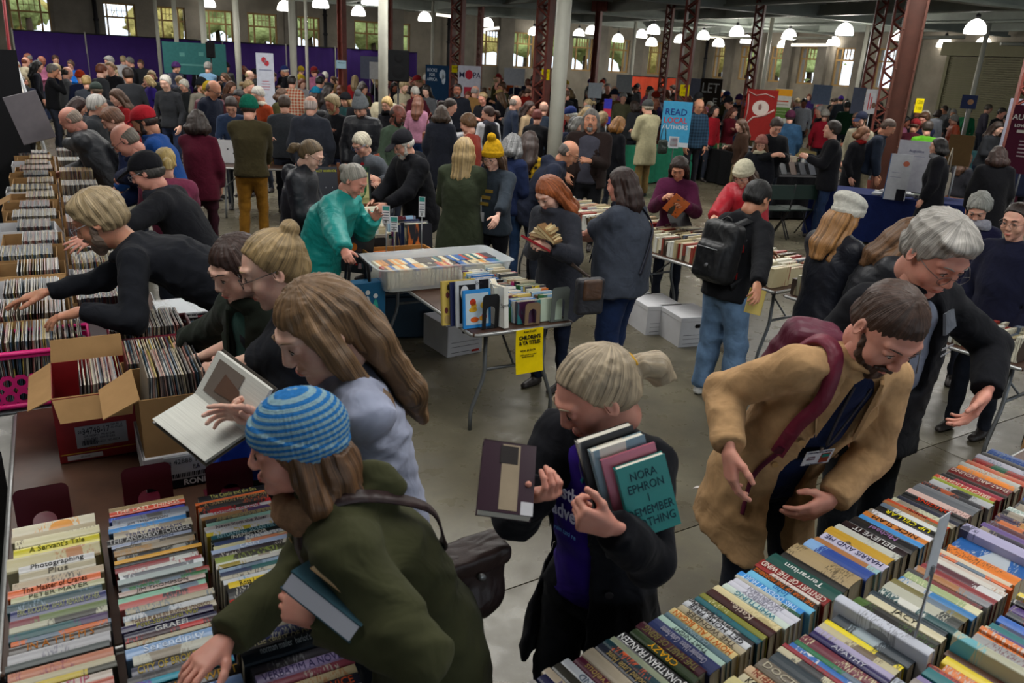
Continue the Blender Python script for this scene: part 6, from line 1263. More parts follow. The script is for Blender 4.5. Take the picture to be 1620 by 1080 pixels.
# ---------------------------------------------------------------- people in the middle of the hall
# (label, head px, yaw, hair, hair colour, top colour, options)
def P1(label, x, y, yaw, hair, hc, tc, **k):
    k.setdefault('lod', 1); return person(label, (x, y), k.pop('hz', None), yaw=deg(yaw), hair=hair, haircol=hc, topcol=tc, **k)
youth = P1('youth with short black hair, black hooded striped jacket and pale blue jeans', 1198, 314, 55, 'short', '0c0b0c', '17181c', hp=30, lean=10, H=1.68, hood=1, legs='6480a0', legw=1.5, shoes='c8c8c4', g=.03, L='book', R=at(1196, 480, .98), skin='tan')
greyw = P1('woman with dark shoulder length hair in grey tee over black sleeves, in jeans', 983, 292, 300, 'shoulder', '2c1c18', '3e4450', male=False, hp=12, fat=.75, H=1.70, g=.03, hem=.10, legs='18284a', sleeve=.45, L=at(905, 378, 1.10), R='hold', skin='pink', legw=1.15, thick=1.15)
redh = P1('red haired woman in charcoal coat holding paperbacks at the children\'s table', 868, 305, 222, 'longwavy', '8c4a24', '2e3038', male=False, hp=40, lean=10, H=1.66, g=.03, hem=.28, flare=.03, legs='141c30', R=('ray', 852, 378, .70, 0), L=('ray', 868, 392, .74, 0), Rh='grip', Lh='grip', skin='pale', collar=1)
teal = P1('woman with grey bun in bright teal puffer jacket beside the art books', 560, 285, 105, 'bunlow', '8a867c', '0c8a84', male=False, hp=38, lean=22, H=1.66, topmat='nylon', g=.040, hem=.12, puff=.010, legs='1c2c4c', R=at(553, 425, .98), L=at(592, 345, 1.18), Lh='flat', Rh='grip', skin='pink', fat=.2, neckfwd=.02)
yell = P1('young woman in mustard bobble hat, round glasses and grey sweatshirt', 779, 248, 205, 'long', '4c3626', '2b333c', male=False, hat='pom', hatcol='c09418', hp=24, H=1.64, g=.028, glasses='3a2c24', legs='0e0f14', L=at(784, 352, 1.0), R='down', sleeve=.8, skin='pale', fat=.25)
P1('woman with long fair hair seen from behind in olive coat with pale fleece collar', 735, 238, 8, 'long', '9a8258', '353c2c', male=False, H=1.68, g=.038, hem=.34, flare=.04, scarf='c8c4b8', hp=10, fat=.25, L='hold', R='hold')
P1('woman with curly grey hair in navy jacket beside the mustard bobble hat', 812, 230, 30, 'curly', '6a6a6a', '15203e', male=False, H=1.64, g=.03, hp=20, glasses='2a2424', legs='2c4468')
P1('white haired woman in grey vest over red top holding an orange book', 572, 228, 220, 'short', 'b0a894', '4c5056', male=False, hp=34, lean=12, H=1.62, glasses='3c5c8c', g=.03, hem=.1, shirt='9c1a24', R=at(590, 290, 1.12), L=at(600, 285, 1.15), opening=lambda u: (-.04+0*u, .04+0*u))
P1('white bearded man in black cap and black hooded jacket by the display easel', 637, 228, 228, 'short', 'b8b4ac', '101116', hat='cap', hatcol='14141a', hatmat='cotton', beard='beard', hp=32, lean=14, H=1.70, hood=1, g=.04, hem=.2, fat=.3, glasses='6a5a50', L='browse', R='browse')
P1('woman with fair brown ponytail and glasses in black padded coat', 492, 245, 95, 'pony', '5e4c34', '171a22', male=False, hp=32, lean=6, H=1.68, hood=1, topmat='nylon', g=.035, hem=.25, glasses='3a3a40', L='hold', R='hold', skin='pale')
P1('man in green knit hat, olive jacket and mustard trousers with brown boots', 394, 172, 350, 'short', '3a2a20', '38321e', hat='beanie', hatcol='14604c', H=1.80, g=.034, hem=.05, legs='7a5416', legw=1.15, shoes='6a2c16', hp=25, L='cross', R='table')
P1('woman with curly dark hair in a maroon jumper and trousers', 313, 192, 352, 'curly', '2c211c', '4a1022', male=False, H=1.68, hem=.18, legs='2e0e1a', fat=.3, g=.02, L='browse', R='down', hp=15)
P1('young man in red baseball cap and bright blue jacket', 228, 192, 258, 'short', '2a1c16', '1c4484', hat='cap', hatcol='a81e2a', hatmat='cotton', H=1.80, hp=30, lean=14, g=.03, beard='beard', skin='tan', L='browse', R='browse', collar=1)
P1('balding man with glasses and plaid collar in navy tracksuit top', 198, 222, 250, 'bald', '5e564c', '141e3e', H=1.78, hp=42, lean=26, g=.035, glasses='2a2c34', skin='pink', L=at(155, 296, 1.04), R='browse', fat=.3, collar=1)
P1('man in black cap and thick grey scarf bending beside the records', 232, 272, 262, 'short', '3a3632', '16171c', hat='cap', hatcol='15151a', hatmat='cotton', H=1.74, hz=1.52, hp=28, lean=28, g=.035, glasses='8a8a90', scarf='30323a', skin='pink', L=at(100, 400, 1.12), R=at(112, 405, 1.12), Lh='reach', Rh='reach')
P1('woman with streaked blonde ponytail in dusty pink top', 262, 258, 330, 'pony', 'a08850', '6c2c44', male=False, H=1.62, hp=20, lean=12, g=.03, L='browse', R='browse')
P1('balding man in grey, white and black windcheater sorting records', 112, 190, 256, 'bald', '8a7a6c', '2a2c30', H=1.76, hp=42, lean=26, g=.04, topmat='nylon', skin='pink', L=at(48, 232, 1.05), R='browse', fat=.2, collar=1)
P1('white haired man with glasses in grey hooded coat behind the windcheater', 155, 168, 70, 'short', 'b0aca6', '2c2e32', H=1.74, hp=15, hood=1, g=.035, glasses='c0b080')
P1('person with dark reddish curly hair behind the balding record sorter', 126, 168, 75, 'curly', '2c1410', '22242a', male=False, H=1.60, hp=30)
P1('man with reddish hair behind the balding man with glasses', 178, 190, 250, 'short', '6a4a38', '1c2440', H=1.72, hp=35, lean=15)
P1('large man with long grey hair and beard in grey tee and brown jacket', 935, 190, 188, 'long', '5c5854', '241a18', beard='beard', beardcol='6a6664', H=1.84, fat=1.0, g=.035, hem=.10, shirt='3c3c46', legs='0e0f13', R='pocket', L='hold', hp=2, skin='tan', opening=lambda u: (-.14+0*u, .14+0*u))
P1('balding man in navy hooded coat leaning over the books by the white post', 900, 242, 95, 'bald', '4a4440', '1c2130', H=1.72, hp=38, lean=32, hood=1, g=.038, hem=.2, L='table', R='table', skin='tan', glasses='5a4a3a')
P1('woman with curly golden hair in black jacket beside the pale field coat', 980, 197, 60, 'curly', '8a5c28', '14151a', male=False, H=1.64, hem=.12, g=.03)
P1('man in pale stone field coat and khaki trousers with dark cap', 1024, 170, 325, 'short', '8a8070', '989274', H=1.80, g=.045, hem=.30, legs='6c5834', legw=1.2, hat='cap', hatcol='3a3c3c', hatmat='cotton', collar=1, L='hold', R='hold', shoes='1a1a1c')
maroon = P1('girl with long straight dark hair in maroon coat holding an orange magazine', 1074, 266, 198, 'long', '22150f', '42102e', male=False, H=1.58, hp=34, g=.03, hem=.3, R=('ray', 1050, 314, .72, 0), L=('ray', 1085, 326, .75, 0), Rh='grip', Lh='relax', skin='tan', scarf=None)
P1('woman in cream knit hat, glasses and bright red coat reaching for books', 1176, 276, 222, 'shoulder', '4a3426', '9c1424', male=False, hat='beanie', hatcol='bcb69e', H=1.62, hp=38, lean=16, glasses='6a6a70', topmat='nylon', g=.045, hem=.2, R=at(1118, 358, 1.02), L='hold', hood=1, fat=.2)
P1('woman in dusty pink knit hat, glasses and cream scarf behind the green chairs', 1204, 228, 200, 'longwavy', '5c4030', '15161c', male=False, hat='beanie', hatcol='94625a', H=1.64, hz=1.36, hp=15, glasses='3a2c2a', scarf='b0a890', g=.03, legs=None, feet=False)
P1('man with cropped hair in dark denim jacket over khaki trousers by the white poster', 1405, 202, 115, 'crew', '4a3a30', '1c2432', H=1.82, hp=34, lean=14, legs='8c8268', g=.035, hem=.04, topmat='denim', L='down', R='down', collar=1, skin='tan')
P1('woman with short black hair in long black coat and pale grey scarf', 1484, 232, 300, 'bob', '120d0c', '0e0e14', male=False, H=1.68, hem=.48, g=.04, flare=.05, scarf='75757a', hp=5)
P1('woman with big curly brown hair in black coat seen from behind', 1578, 246, 10, 'curly', '34201a', '0f0f13', male=False, H=1.66, hem=.4, g=.045, fat=.4, hp=10)
P1('person in white knit beret and dark padded coat clutching books', 1340, 342, 60, 'long', '8a6238', '10131e', male=False, hat='beret', hatcol='c8c6bc', H=1.64, hp=28, hood=1, g=.04, hem=.34, topmat='nylon', L=at(1348, 432, 1.05), R='book')
P1('grey haired woman looking down at the far right', 1548, 330, 215, 'curlyshort', '82827c', '1a1a34', male=False, H=1.60, hp=38, scarf='9a9aa4')
P1('dark haired person with glasses at the right edge', 1608, 350, 235, 'updo', '241712', '14162a', male=False, H=1.68, hp=15, glasses='2a2020', fat=.3)
P1('woman with long brown hair in dark puffer half hidden by the man in fleece', 1440, 375, 100, 'longwavy', '5c4028', '15171e', male=False, H=1.62, hp=35, topmat='nylon', puff=.008, g=.04, lean=15)
P1('woman in floral dark dress and black cardigan at the right edge', 1596, 410, 200, None, '241712', '10111a', male=False, H=1.66, hp=20, hem=.35, g=.03, legs='181c34', L='down', R='down', hat=None, at3=None) if 0 else None
P1('man in black jacket reaching forward with a cup near the green chairs', 1316, 205, 285, 'short', '241a14', '111116', H=1.78, hp=0, g=.035, hem=.15, R='book', L='book', legs='1c2c48', lod=1)
P1('woman with chestnut bob and red scarf in long black coat', 1366, 212, 140, 'bob', '6a4226', '121216', male=False, H=1.66, hem=.4, scarf='8a1c1c', g=.03, hp=25)
P1('bearded man in dark blue cap and beige fleece behind the red scarf', 1362, 190, 230, 'short', '3a3028', '8a8470', hat='cap', hatcol='12182c', hatmat='cotton', beard='beard', H=1.82, hp=20, lod=2)
P1('man in black jacket reading an open booklet beside the red banner', 1228, 200, 175, 'short', '2c1c14', '121317', H=1.76, hp=38, R='book', L='book', g=.03)
P1('person in faded denim jacket with cross strap and plum hat', 1250, 186, 15, 'short', '3a2a2a', '24405a', hat='beanie', hatcol='4a2438', H=1.68, legs='1c3454', topmat='denim', g=.04, hem=.1, fat=.3)
P1('man in dark blue plaid shirt standing behind the black table', 1106, 168, 165, 'bald', '5a4a40', '1a2838', H=1.84, topmat='plaid', col2='2c4458', g=.03, legs='1a1a20', lod=1, skin='tan')
P1('woman with black bob in bright red jumper behind the black table', 1131, 176, 150, 'bob', '1a1010', '9c1c28', male=False, H=1.66, hp=2, lod=2)
P1('woman with auburn hair in dark red cardigan beside the red banner', 1160, 178, 140, 'long', '4a2418', '5c1420', male=False, H=1.64, lod=2, L='cross', R='cross')
P1('man in black zip jacket with trimmed beard facing the camera', 724, 143, 185, 'crew', '1c1614', '10131c', beard='beard', beardcol='4a4644', H=1.84, skin='brown', hp=0, g=.03, lod=1)
P1('woman with long auburn to blonde hair in pink striped top', 662, 162, 8, 'long', '5c3422', '9a6a80', male=False, H=1.66, legs='1c3460', lod=1)
P1('woman with curly brown hair, slate coat and tan leather handbag', 699, 180, 5, 'curly', '3c2e24', '22252f', male=False, H=1.68, hem=.42, g=.035, flare=.03, lod=1)
P1('woman with brown ponytail, plum scarf and black jacket in profile', 772, 180, 285, 'pony', '3a241c', '141418', male=False, H=1.68, scarf='4c4c58', lod=1)
P1('person with tousled light brown hair and rust scarf behind the olive coat', 740, 196, 290, 'curlyshort', '5c4028', '8a3428', H=1.66, lod=1)
P1('person in yellow and black checked shirt with long dark hair from behind', 838, 225, 10, 'long', '2e1f1a', 'a8861c', male=False, topmat='plaid', col2='16140e', H=1.66, lod=1)
P1('balding man in navy coat behind the curly grey haired woman', 816, 163, 70, 'bald', '7a7068', '1a2232', H=1.76, collar=1, lod=1, hem=.2)
P1('bald man with dark skin behind the man in black cap', 630, 182, 120, 'bald', '2c1c16', '3c4a3c', H=1.76, skin='dark', hp=30, beard='beard', beardcol='16100e', lod=1)
P1('woman with feathered blonde hair and black fur collar near the white post', 612, 166, 200, 'curlyshort', 'b09460', '14141a', male=False, H=1.66, scarf='0e0e12', lod=1)
P1('bearded man in grey bobble hat and black puffer jacket', 570, 170, 190, 'short', '2a2220', '15171e', hat='pom', hatcol='707478', beard='longbeard', H=1.80, hp=35, topmat='nylon', puff=.012, g=.04, lod=1)
P1('person in black and cream knit hat with teal top', 546, 158, 210, 'long', '8a7250', '1a3a3c', hat='beanie', hatcol='16161a', male=False, H=1.62, lod=1)
P1('pink scalped man in grey coat, red hood and black rucksack', 492, 168, 355, 'bald', 'a89890', '2c2f38', H=1.78, hood=1, g=.04, hem=.1, lod=1)
P1('person with brown hair in grey and black top seen from behind', 450, 165, 345, 'short', '3c2a1e', '303338', H=1.72, g=.025, lod=1, fat=.3)
P1('man in orange and white windcheater seen from behind', 462, 130, 0, 'crew', '1c1412', '9a3c20', H=1.80, g=.04, topmat='plaid', col2='b8ac98', lod=1)
P1('person in bright blue knit hat among the crowd', 500, 148, 20, 'long', '3a2a24', '6a5c48', hat='beanie', hatcol='1a6c8c', H=1.62, male=False, lod=2)
P1('woman with long dark hair in grey coat beside the bright blue knit hat', 520, 145, 60, 'long', '1f1614', '2a2a2e', male=False, H=1.68, lod=1)
P1('grey haired man in rust orange jacket near the white roll-up banner', 408, 150, 215, 'short', 'a8a49c', '8a3416', H=1.74, hp=30, scarf='c0b8a8', lod=1)
P1('man with brown hair leaning on the white cartons', 366, 168, 165, 'short', '2c1e1a', '2c3a54', H=1.72, hp=40, lean=22, lod=1)
P1('balding man with glasses in navy hooded coat at the black table', 338, 142, 105, 'bald', '4a3a32', '161b2a', H=1.84, hp=35, hood=1, glasses='2a2a2c', g=.035, lod=1, skin='tan')
P1('white haired woman with glasses behind the black table, in dark waistcoat', 291, 136, 200, 'curlyshort', 'b4b0a4', '15181a', male=False, H=1.62, glasses='8a8a8a', lod=1)
P1('woman with curly blonde hair in purple tee resting her chin on a hand', 234, 128, 225, 'curly', 'b8a070', '2c1c6c', male=False, H=1.60, hp=20, R='face', sleeve=.4, lod=1)
P1('young dark haired man next to the green knit hat', 378, 155, 190, 'short', '120e0e', '1a1c24', H=1.70, skin='brown', lod=2)
P1('woman with long brown hair beside the navy hooded man', 366, 138, 100, 'long', '4a2c1c', '3a2c2a', male=False, H=1.64, lod=2)
P1('person in dark knit hat with fair beard near the black table', 320, 135, 120, 'short', '8a6a40', '6a665c', hat='beanie', hatcol='14181c', beard='beard', H=1.72, lod=2)
P1('man in black cap and dark jacket holding up a phone by the teal stall', 84, 112, 60, 'short', '5a5450', '0f1014', H=1.78, R='face', L='face', lod=1, skin='tan')
P1('woman in bright blue jacket with curly brown hair under the drapes', 112, 103, 175, 'curlyshort', '4a3424', '1460b4', male=False, H=1.68, lod=1, L='hold', R='hold')
P1('man with glasses in black and green jacket before the purple drapes', 134, 90, 210, 'short', '2a1f1a', '141c1c', H=1.84, lod=1, glasses='2a2420')
P1('man with long ponytail in black coat before the drapes', 174, 108, 190, 'pony', '7a6040', '121216', H=1.86, lod=1, hem=.3)
P1('grey haired man in dark suit with a white badge', 205, 98, 245, 'short', '5a5854', '12141a', H=1.84, lod=1)
P1('person in rust knit hat and navy coat', 127, 122, 330, None, '3a2a24', '121830', hat='beanie', hatcol='8a2c14', H=1.66, lod=2)
P1('person with short blond hair beside the rust knit hat', 137, 130, 330, 'short', '9a8050', '2c3038', H=1.66, lod=2)
P1('person in dark green cap before the white haired man', 152, 143, 300, 'short', '5a4a3a', '1a1c20', hat='cap', hatcol='2c3632', hatmat='cotton', H=1.66, lod=2)
P1('man in dark suit with long black hair at the left by the drapes', 60, 105, 60, 'long', '0e0c0e', '12141c', H=1.76, lod=1, hem=.25)
P1('man in lime green tee seen from behind by the riveted column', 1467, 203, 15, 'short', '2a2018', '4a8a1c', H=1.74, hz=1.60, lod=1, fat=.2, sleeve=.4, legs='2a3448')
P1('person with grey hair in orange puffer jacket', 1508, 190, 285, 'curlyshort', '6c6a66', '9a3c18', H=1.62, lod=1, topmat='nylon', puff=.01, g=.045)
P1('person in green tee eating near the roller shutter', 1532, 178, 200, 'short', '1c1414', '1c6a44', H=1.72, lod=2, R='face')
P1('man in grey jumper by the roller shutter', 1564, 172, 100, 'short', '4a443c', '3a3844', H=1.82, lod=2, hp=20)
P1('seated man with glasses and dark tee behind the navy table', 1504, 243, 100, 'short', '1a1210', '15161e', H=1.7, hz=1.2, lod=1, glasses='1a1a1e', legs=None, feet=False, skin='tan')
P1('seated girl with brown hair behind the navy table', 1530, 252, 60, 'long', '4a3020', '2a2a30', male=False, H=1.5, hz=1.15, lod=1, legs=None, feet=False)
P1('man in white shirt behind the bookstall by the windows', 1272, 163, 200, 'short', '1c1412', 'a8acb4', H=1.76, lod=2, skin='brown')
P1('man in red shirt behind the bookstall by the windows', 1302, 158, 100, 'short', '2a2020', 'a81c24', H=1.80, lod=2)
P1('white haired person in black coat reading at the bookstall', 1297, 176, 260, 'short', '8a8884', '101116', H=1.74, lod=2)
P1('person in white knit hat and red jacket at the bookstall', 1305, 183, 20, 'short', '5a4a40', '8c1828', hat='beanie', hatcol='a8a49c', H=1.66, lod=2)
P1('person in forest green coat by the lattice columns', 1340, 168, 10, 'short', '1a1614', '12301e', H=1.76, lod=2)
P1('man in purple and gold cap beyond the lattice columns', 1330, 158, 10, 'short', '2a2020', '1c2028', hat='cap', hatcol='3a2070', hatmat='cotton', H=1.78, lod=2)
P1('woman with brown hair in white top by the riveted column', 1485, 180, 60, 'bob', '2a1c18', 'a8acb8', male=False, H=1.66, lod=2)
P1('man in dark jacket with black hair by the red columns', 1407, 172, 250, 'short', '100c0c', '12141c', H=1.80, lod=2)
P1('person in beret and tan coat with grey beard in the crowd', 972, 150, 170, 'short', '5a5048', '5c4428', hat='beanie', hatcol='161c2c', beard='beard', beardcol='a8a49c', H=1.76, lod=2)
P1('grey haired man in khaki coat beside the beret', 986, 155, 180, 'curlyshort', '6a6a68', '5a5a44', H=1.72, lod=2)
P1('woman with fair curly hair in magenta top by the blue map banner', 690, 135, 220, 'curlyshort', '8a8070', '6c1444', male=False, H=1.62, lod=2)
P1('man in cream jumper with light hair by the map banner', 718, 125, 250, 'short', 'b0a080', 'b8b4a0', H=1.80, lod=2)
P1('balding man in tan jacket beside the map banners', 752, 145, 30, 'bald', '8a8480', '7a5c34', H=1.76, lod=2)
P1('person in straw trilby and black coat', 790, 150, 300, 'long', '5a4430', '14141a', hat='brim', hatcol='9a8450', hatmat='cotton', H=1.66, male=False, lod=2)
P1('man in red hooded top with ginger hair', 838, 145, 60, 'bald', '4a3020', '7c1c14', H=1.78, lod=2, hood=1)
P1('woman with long brown hair in cream jacket smiling', 838, 170, 110, 'longwavy', '2c1c18', 'b49c7c', male=False, H=1.68, lod=1)
P1('person with red cropped hair in black top', 850, 185, 10, 'crew', '5a1c14', '141418', H=1.62, lod=2)
P1('man in burnt red jumper near the white post', 860, 172, 10, 'bald', '8a6a5c', '1c2430', H=1.68, lod=2)
# bags that people carry, held things
def held_book(label, P, R, w, h, t, col, col2=None, title=None, tc='202020', open_=False, ts=.04, pc='d8d4c8', cat='book'):
    """w sideways, t thick (local y), h up; R columns are the book's axes"""
    e = empty('book', P); e.matrix_world = Matrix([list(R[i])+[float(P[i])] for i in range(3)]+[[0, 0, 0, 1]]); tagit(e, label, cat)
    MB().box((0, -t/2+.001, 0), (w, .002, h)).box((0, t/2-.001, 0), (w, .002, h)).box((-w/2+.001, 0, 0), (.002, t, h)).build('cover', 'cover_print' if col2 else 'glossy', e, col, col2 or col); MB().box((.002, 0, 0), (w-.008, t-.005, h-.004)).build('pages', 'pages', e, pc)
    if title: text(title, ts, e, 'matte', tc, (0, -t/2-.0015, 0), (PI/2, 0, 0), maxw=w*.85)
    return e
def axes(x, y):
    x = nrm(x); y = nrm(np.array(y)-x*(np.array(y)@x)); return np.stack([x, y, np.cross(x, y)], 1)
def stacked(label, P, x, y, z, sz, col, pc='d0ccc4', c2=None):
    """book block: spine along x at -y side; size (length x, depth y, thickness z)"""
    R = axes(x, y); R = np.stack([R[:, 0], R[:, 1], np.cross(R[:, 0], R[:, 1])], 1); e = empty('book', P); place_axes(e, np.array(P, float), R); tagit(e, label, 'book'); L, W_, T = sz
    MB().box((0, 0, T/2-.0015), (L, W_, .003)).box((0, 0, -T/2+.0015), (L, W_, .003)).box((0, W_/2-.0015, 0), (L, .003, T)).build('cover', 'cover_print' if c2 else 'glossy', e, col, c2 or col); MB().box((0, -.002, 0), (L-.008, W_-.006, T-.006)).build('pages', 'pages', e, pc); return e
# ---------------------------------------------------------------- what the near people wear and hold
def bk(J, hand, **k): return J['wr'][hand]
def place_axes(e, P, R): e.matrix_world = Matrix([list(R[i])+[float(P[i])] for i in range(3)]+[[0, 0, 0, 1]])
# black coat: wide lapels, buttons, printed tee, pendant, books
J = p_black
patch(J, [(.12, .52), (.17, .47), (.19, .40), (.16, .385), (.13, .27)], col='0e0f15', off=.010); patch(J, [(-.03, .53), (-.12, .48), (-.14, .40), (-.09, .385), (-.04, .25)], col='0e0f15', off=.010)
for t in (.22, .06): button(J, -.095, t, '1c1c20', .013)
stick_text(J, 'aesthe\nadven', .070, .048, .34, 'c8c4d8', off=-.004, maxw=.17, bold=.0012); stick_text(J, 'rain taxi re', .024, .045, .25, '5c8ac0', off=-.004, maxw=.13)
nk = [surf(J, x, t, -.018)[0] for x, t in ((.045, .53), (.025, .47), (.010, .425), (-.005, .47), (-.02, .53))]; MB().tube([p-J['offn'] for p in nk], .0014, 5).build('necklace', 'steel', J['root']); MB().lathe(nk[2]-J['offn'], [(0, -.012), (.007, 0), (0, .012)], 8).build('pendant', 'glossy', J['root'], '1c6c78')
h = J['RH']; MB().tube([J['headc']+h@(W3(.020*math.cos(a), -.118+.0, .018+.020*math.sin(a))*J['hs'])-J['offn'] for a in np.linspace(0, 2*PI, 13)[:-1]], .006, 6, closed=True).build('hair_tie', 'matte', J['root'], 'c8961c')
stacked('dark maroon paperback with photo on its back held by the woman in black coat', J['wr']['R']+W3(-.075, -.065, .075), (1, .05, -.12), (-.22, .80, .55), None, (.135, .195, .034), '2a1422', 'd0ccc0')
mb_ = D.objects[[o.name for o in D.objects if o.get('label', '').startswith('dark maroon paperback with photo')][0]]
MB().box((.005, .0, .0175), (.045, .18, .001)).build('back_photo', 'matte', mb_, '8a7c68'); MB().box((.0, .06, .0182), (.045, .05, .001)).build('back_photo', 'matte', mb_, '2c2828'); MB().box((.052, -.08, .0175), (.03, .035, .001)).build('barcode_label', 'matte', mb_, 'b0b0b4')
xw = nrm((.93, .25, .28)); zw = nrm((-.25, .12, .95)); 
for k, (c, w_, h_, t_, ttl, tc, dd, lb) in enumerate([('0f8a84', .135, .20, .022, 'NORA\nEPHRON\nI\nREMEMBER\nNOTHING', '2c4450', 0, 'teal hardback with dark lettering on its front, outermost of the armful'), ('c06a80', .15, .215, .008, None, '', .018, 'pink edged slim book second in the armful'), ('7c9aa8', .15, .225, .028, None, '', .042, 'pale striped paperback third in the armful'), ('16161a', .155, .23, .034, None, '', .078, 'black spined thick paperback innermost in the armful')]):
    R_ = axes(xw, np.cross(zw, xw)); y_ = R_[:, 1]; y_ = y_ if y_[1] > 0 else -y_; R_ = np.stack([xw, y_, np.cross(xw, y_)], 1); P_ = at(1024, 784, 1.36)+y_*dd-W3(.022, 0, -.012)*k
    held_book(lb+' at the black coat', P_, R_, w_, h_, t_, c, None if k in (0, 1) else ('d8d4c8'), ttl, tc, ts=.033)
# camel coat
J = p_camel
for q in (-1, 1): patch(J, [(q*.055, .60), (q*.125, .585), (q*.185, .50), (q*.135, .445), (q*.085, .34)], col='aa8760', off=.010, th=.009)
for t in (.30, .14): button(J, .115, t, 'b08a58', .013)
button(J, -.085, .24, '6a4a2c', .010)
sp = [surf(J, .14, .20, .008)[0], surf(J, .155, .36, .010)[0], surf(J, .135, .50, .016)[0], J['neck']+J['Rs']*.13+J['T']*.02+J['Fc']*.02, J['neck']+J['Rs']*.13-J['Fc']*.10-J['T']*.02, surf(J, .13, .35, .012, True)[0]]
e = empty('rucksack', (0, 0, 0)); tagit(e, 'maroon shoulder strap of a rucksack over the camel coat', 'bag'); strap(J, sp, .052, '64142c', parent=e, name='strap', th=.010)
strap(J, [surf(J, .14, .20, .008)[0], surf(J, .155, .05, .006)[0], surf(J, .168, -.10, .006)[0]], .018, '50122a', parent=e, name='webbing', th=.004)
p, n = surf(J, .143, .23, .02); MB().box(p, (.045, .03, .012), R=axes(J['Rs'], J['T'])).build('buckle', 'glossy', e, '3c1020')
s = SDF(); bc = J['neck']-J['T']*.24-J['Fc']*.22; s.box(bc, (.13, .20, .07), R=np.stack([J['Rs'], J['T'], J['Fc']], 1), rnd=.04); V, F = s.mesh(.014, fold=.004, ff=18); link('pack', mesh('pack', V, F, 'nylon', True), e, '50122a')
ly = [surf(J, .045, .56, -.020)[0], surf(J, .030, .42, -.014)[0], surf(J, .004, .30, -.008)[0], surf(J, -.022, .42, -.014)[0], surf(J, -.045, .56, -.020)[0]]; strap(J, ly, .012, '14141c', name='lanyard', th=.003)
p, n = surf(J, .003, .235, .004); z = nrm(J['T']*.96+J['Rs']*.28); xx = nrm(np.cross(z, n)); z = np.cross(n, xx); e = empty('name_badge', (0, 0, 0)); place_axes(e, p, np.stack([xx, -n, z], 1)); tagit(e, 'white conference badge hanging on a lanyard over the navy shirt', 'badge')
MB().box((0, 0, 0), (.115, .002, .082)).build('card', 'matte', e, 'b8b8bc'); MB().box((.028, -.002, -.004), (.036, .002, .052)).build('picture', 'matte', e, '7a3424'); MB().box((.028, -.0032, .010), (.030, .001, .018)).build('picture', 'matte', e, '1c6a60'); MB().box((0, .0, .048), (.012, .006, .02)).build('clip', 'steel', e)
text('TWIN CITIES BOOK FESTIVAL', .011, e, 'matte', '2c2c4c', (0, -.0025, .032), (PI/2, 0, 0), maxw=.105); text('2019 Featured Author', .009, e, 'matte', '2c2c4c', (-.004, -.0025, -.035), (PI/2, 0, 0), maxw=.09); MB().box((-.028, -.002, .006), (.03, .001, .006)).box((-.028, -.002, -.006), (.035, .001, .006)).build('name_line', 'matte', e, '5c3a44')
# fleece
J = p_fleece
stick_text(J, 'SCRIPPS INSTITUTION\nOF\nOCEANOGRAPHY', .015, -.11, .40, 'b0b0b4', off=.018, maxw=.12); patch(J, [(-.05, .56), (-.13, .56), (-.155, .49), (-.07, .47)], col='5c6068', off=.014, th=.008, name='collar'); patch(J, [(.05, .56), (.13, .56), (.16, .49), (.07, .47)], col='5c6068', off=.014, th=.008, name='collar')
MB().tube([surf(J, 0, t, -.018)[0]-J['offn'] for t in (.30, .36, .42, .48, .53)], .003, 5).build('zip', 'steel', J['root'])
# olive coat woman: bag, books, buttons
J = p_beret
e = empty('handbag', (0, 0, 0)); tagit(e, 'dark brown leather shoulder bag behind the woman in olive coat', 'bag'); b0 = at(742, 905, .98)
s = SDF(); Rb_ = axes((.75, .55, 0), (-.5, .8, .1)); s.box(b0-W3(0, 0, .03), (.115, .045, .12), R=Rb_, rnd=.035); s.el(b0+W3(0, 0, -.09), (.13, .07, .07), .03, R=Rb_); V, F = s.mesh(.009, fold=.003, ff=25); link('bag_body', mesh('bag', V, F, 'leather', True), e, '2a1a18')
s = SDF(); s.box(b0+W3(0, 0, .055), (.118, .056, .035), R=Rb_, rnd=.02); V, F = s.mesh(.008, fold=.002); link('flap', mesh('flap', V, F, 'leather', True), e, '30201c'); MB().lathe(b0+Rb_[:, 1]*-.065+W3(0, 0, .03), [(0, -.004), (.014, 0), (0, .004)], 12, ax=1).build('clasp', 'alu', e)
MB().tube([b0+Rb_[:, 0]*-.10+W3(0, 0, .10)+W3(.014*math.cos(a), 0, .02*math.sin(a)) for a in np.linspace(0, 2*PI, 11)[:-1]], .004, 5, closed=True).build('ring', 'alu', e)
st_ = [b0+Rb_[:, 0]*-.10+W3(0, 0, .12), at(700, 850, 1.20), surf(J, -.02, .40, .03, True)[0], J['neck']-J['Rs']*.10-J['Fc']*.06+J['T']*.02, J['shl']['L']*.5+J['neck']*.5+J['Fc']*.09+J['T']*.01, surf(J, -.12, .34, .012)[0]]
strap(J, st_, .034, '2c1a1a', parent=e, name='strap', mat='leather', th=.006)
R_ = axes((.72, -.25, -.60), (.25, -.75, .62)); 
held_book('thick slate blue hardback with white page edge held by the woman in olive coat', at(522, 945, 1.22), np.stack([R_[:, 0], R_[:, 2], -R_[:, 1]], 1), .16, .045, .235, '34505a', None, pc='c8c8cc') if 0 else None
Jx = p_beret; wl = Jx['wr']['L']; xx_ = nrm((.80, -.30, -.42)); up_ = nrm((.35, .25, .9))
stacked('slate blue thick hardback in clear wrap under the arm of the olive coat', at(524, 946, 1.215), xx_, np.cross(up_, xx_), None, (.20, .125, .048), '2c4650', 'c4c4cc'); stacked('tan paperback on top of the slate blue hardback she holds', at(524, 946, 1.215)+nrm(np.cross(xx_, nrm(np.cross(up_, xx_))))*.038+W3(.02, .02, 0), xx_, np.cross(up_, xx_), None, (.17, .11, .024), 'a88660', 'b89c78')
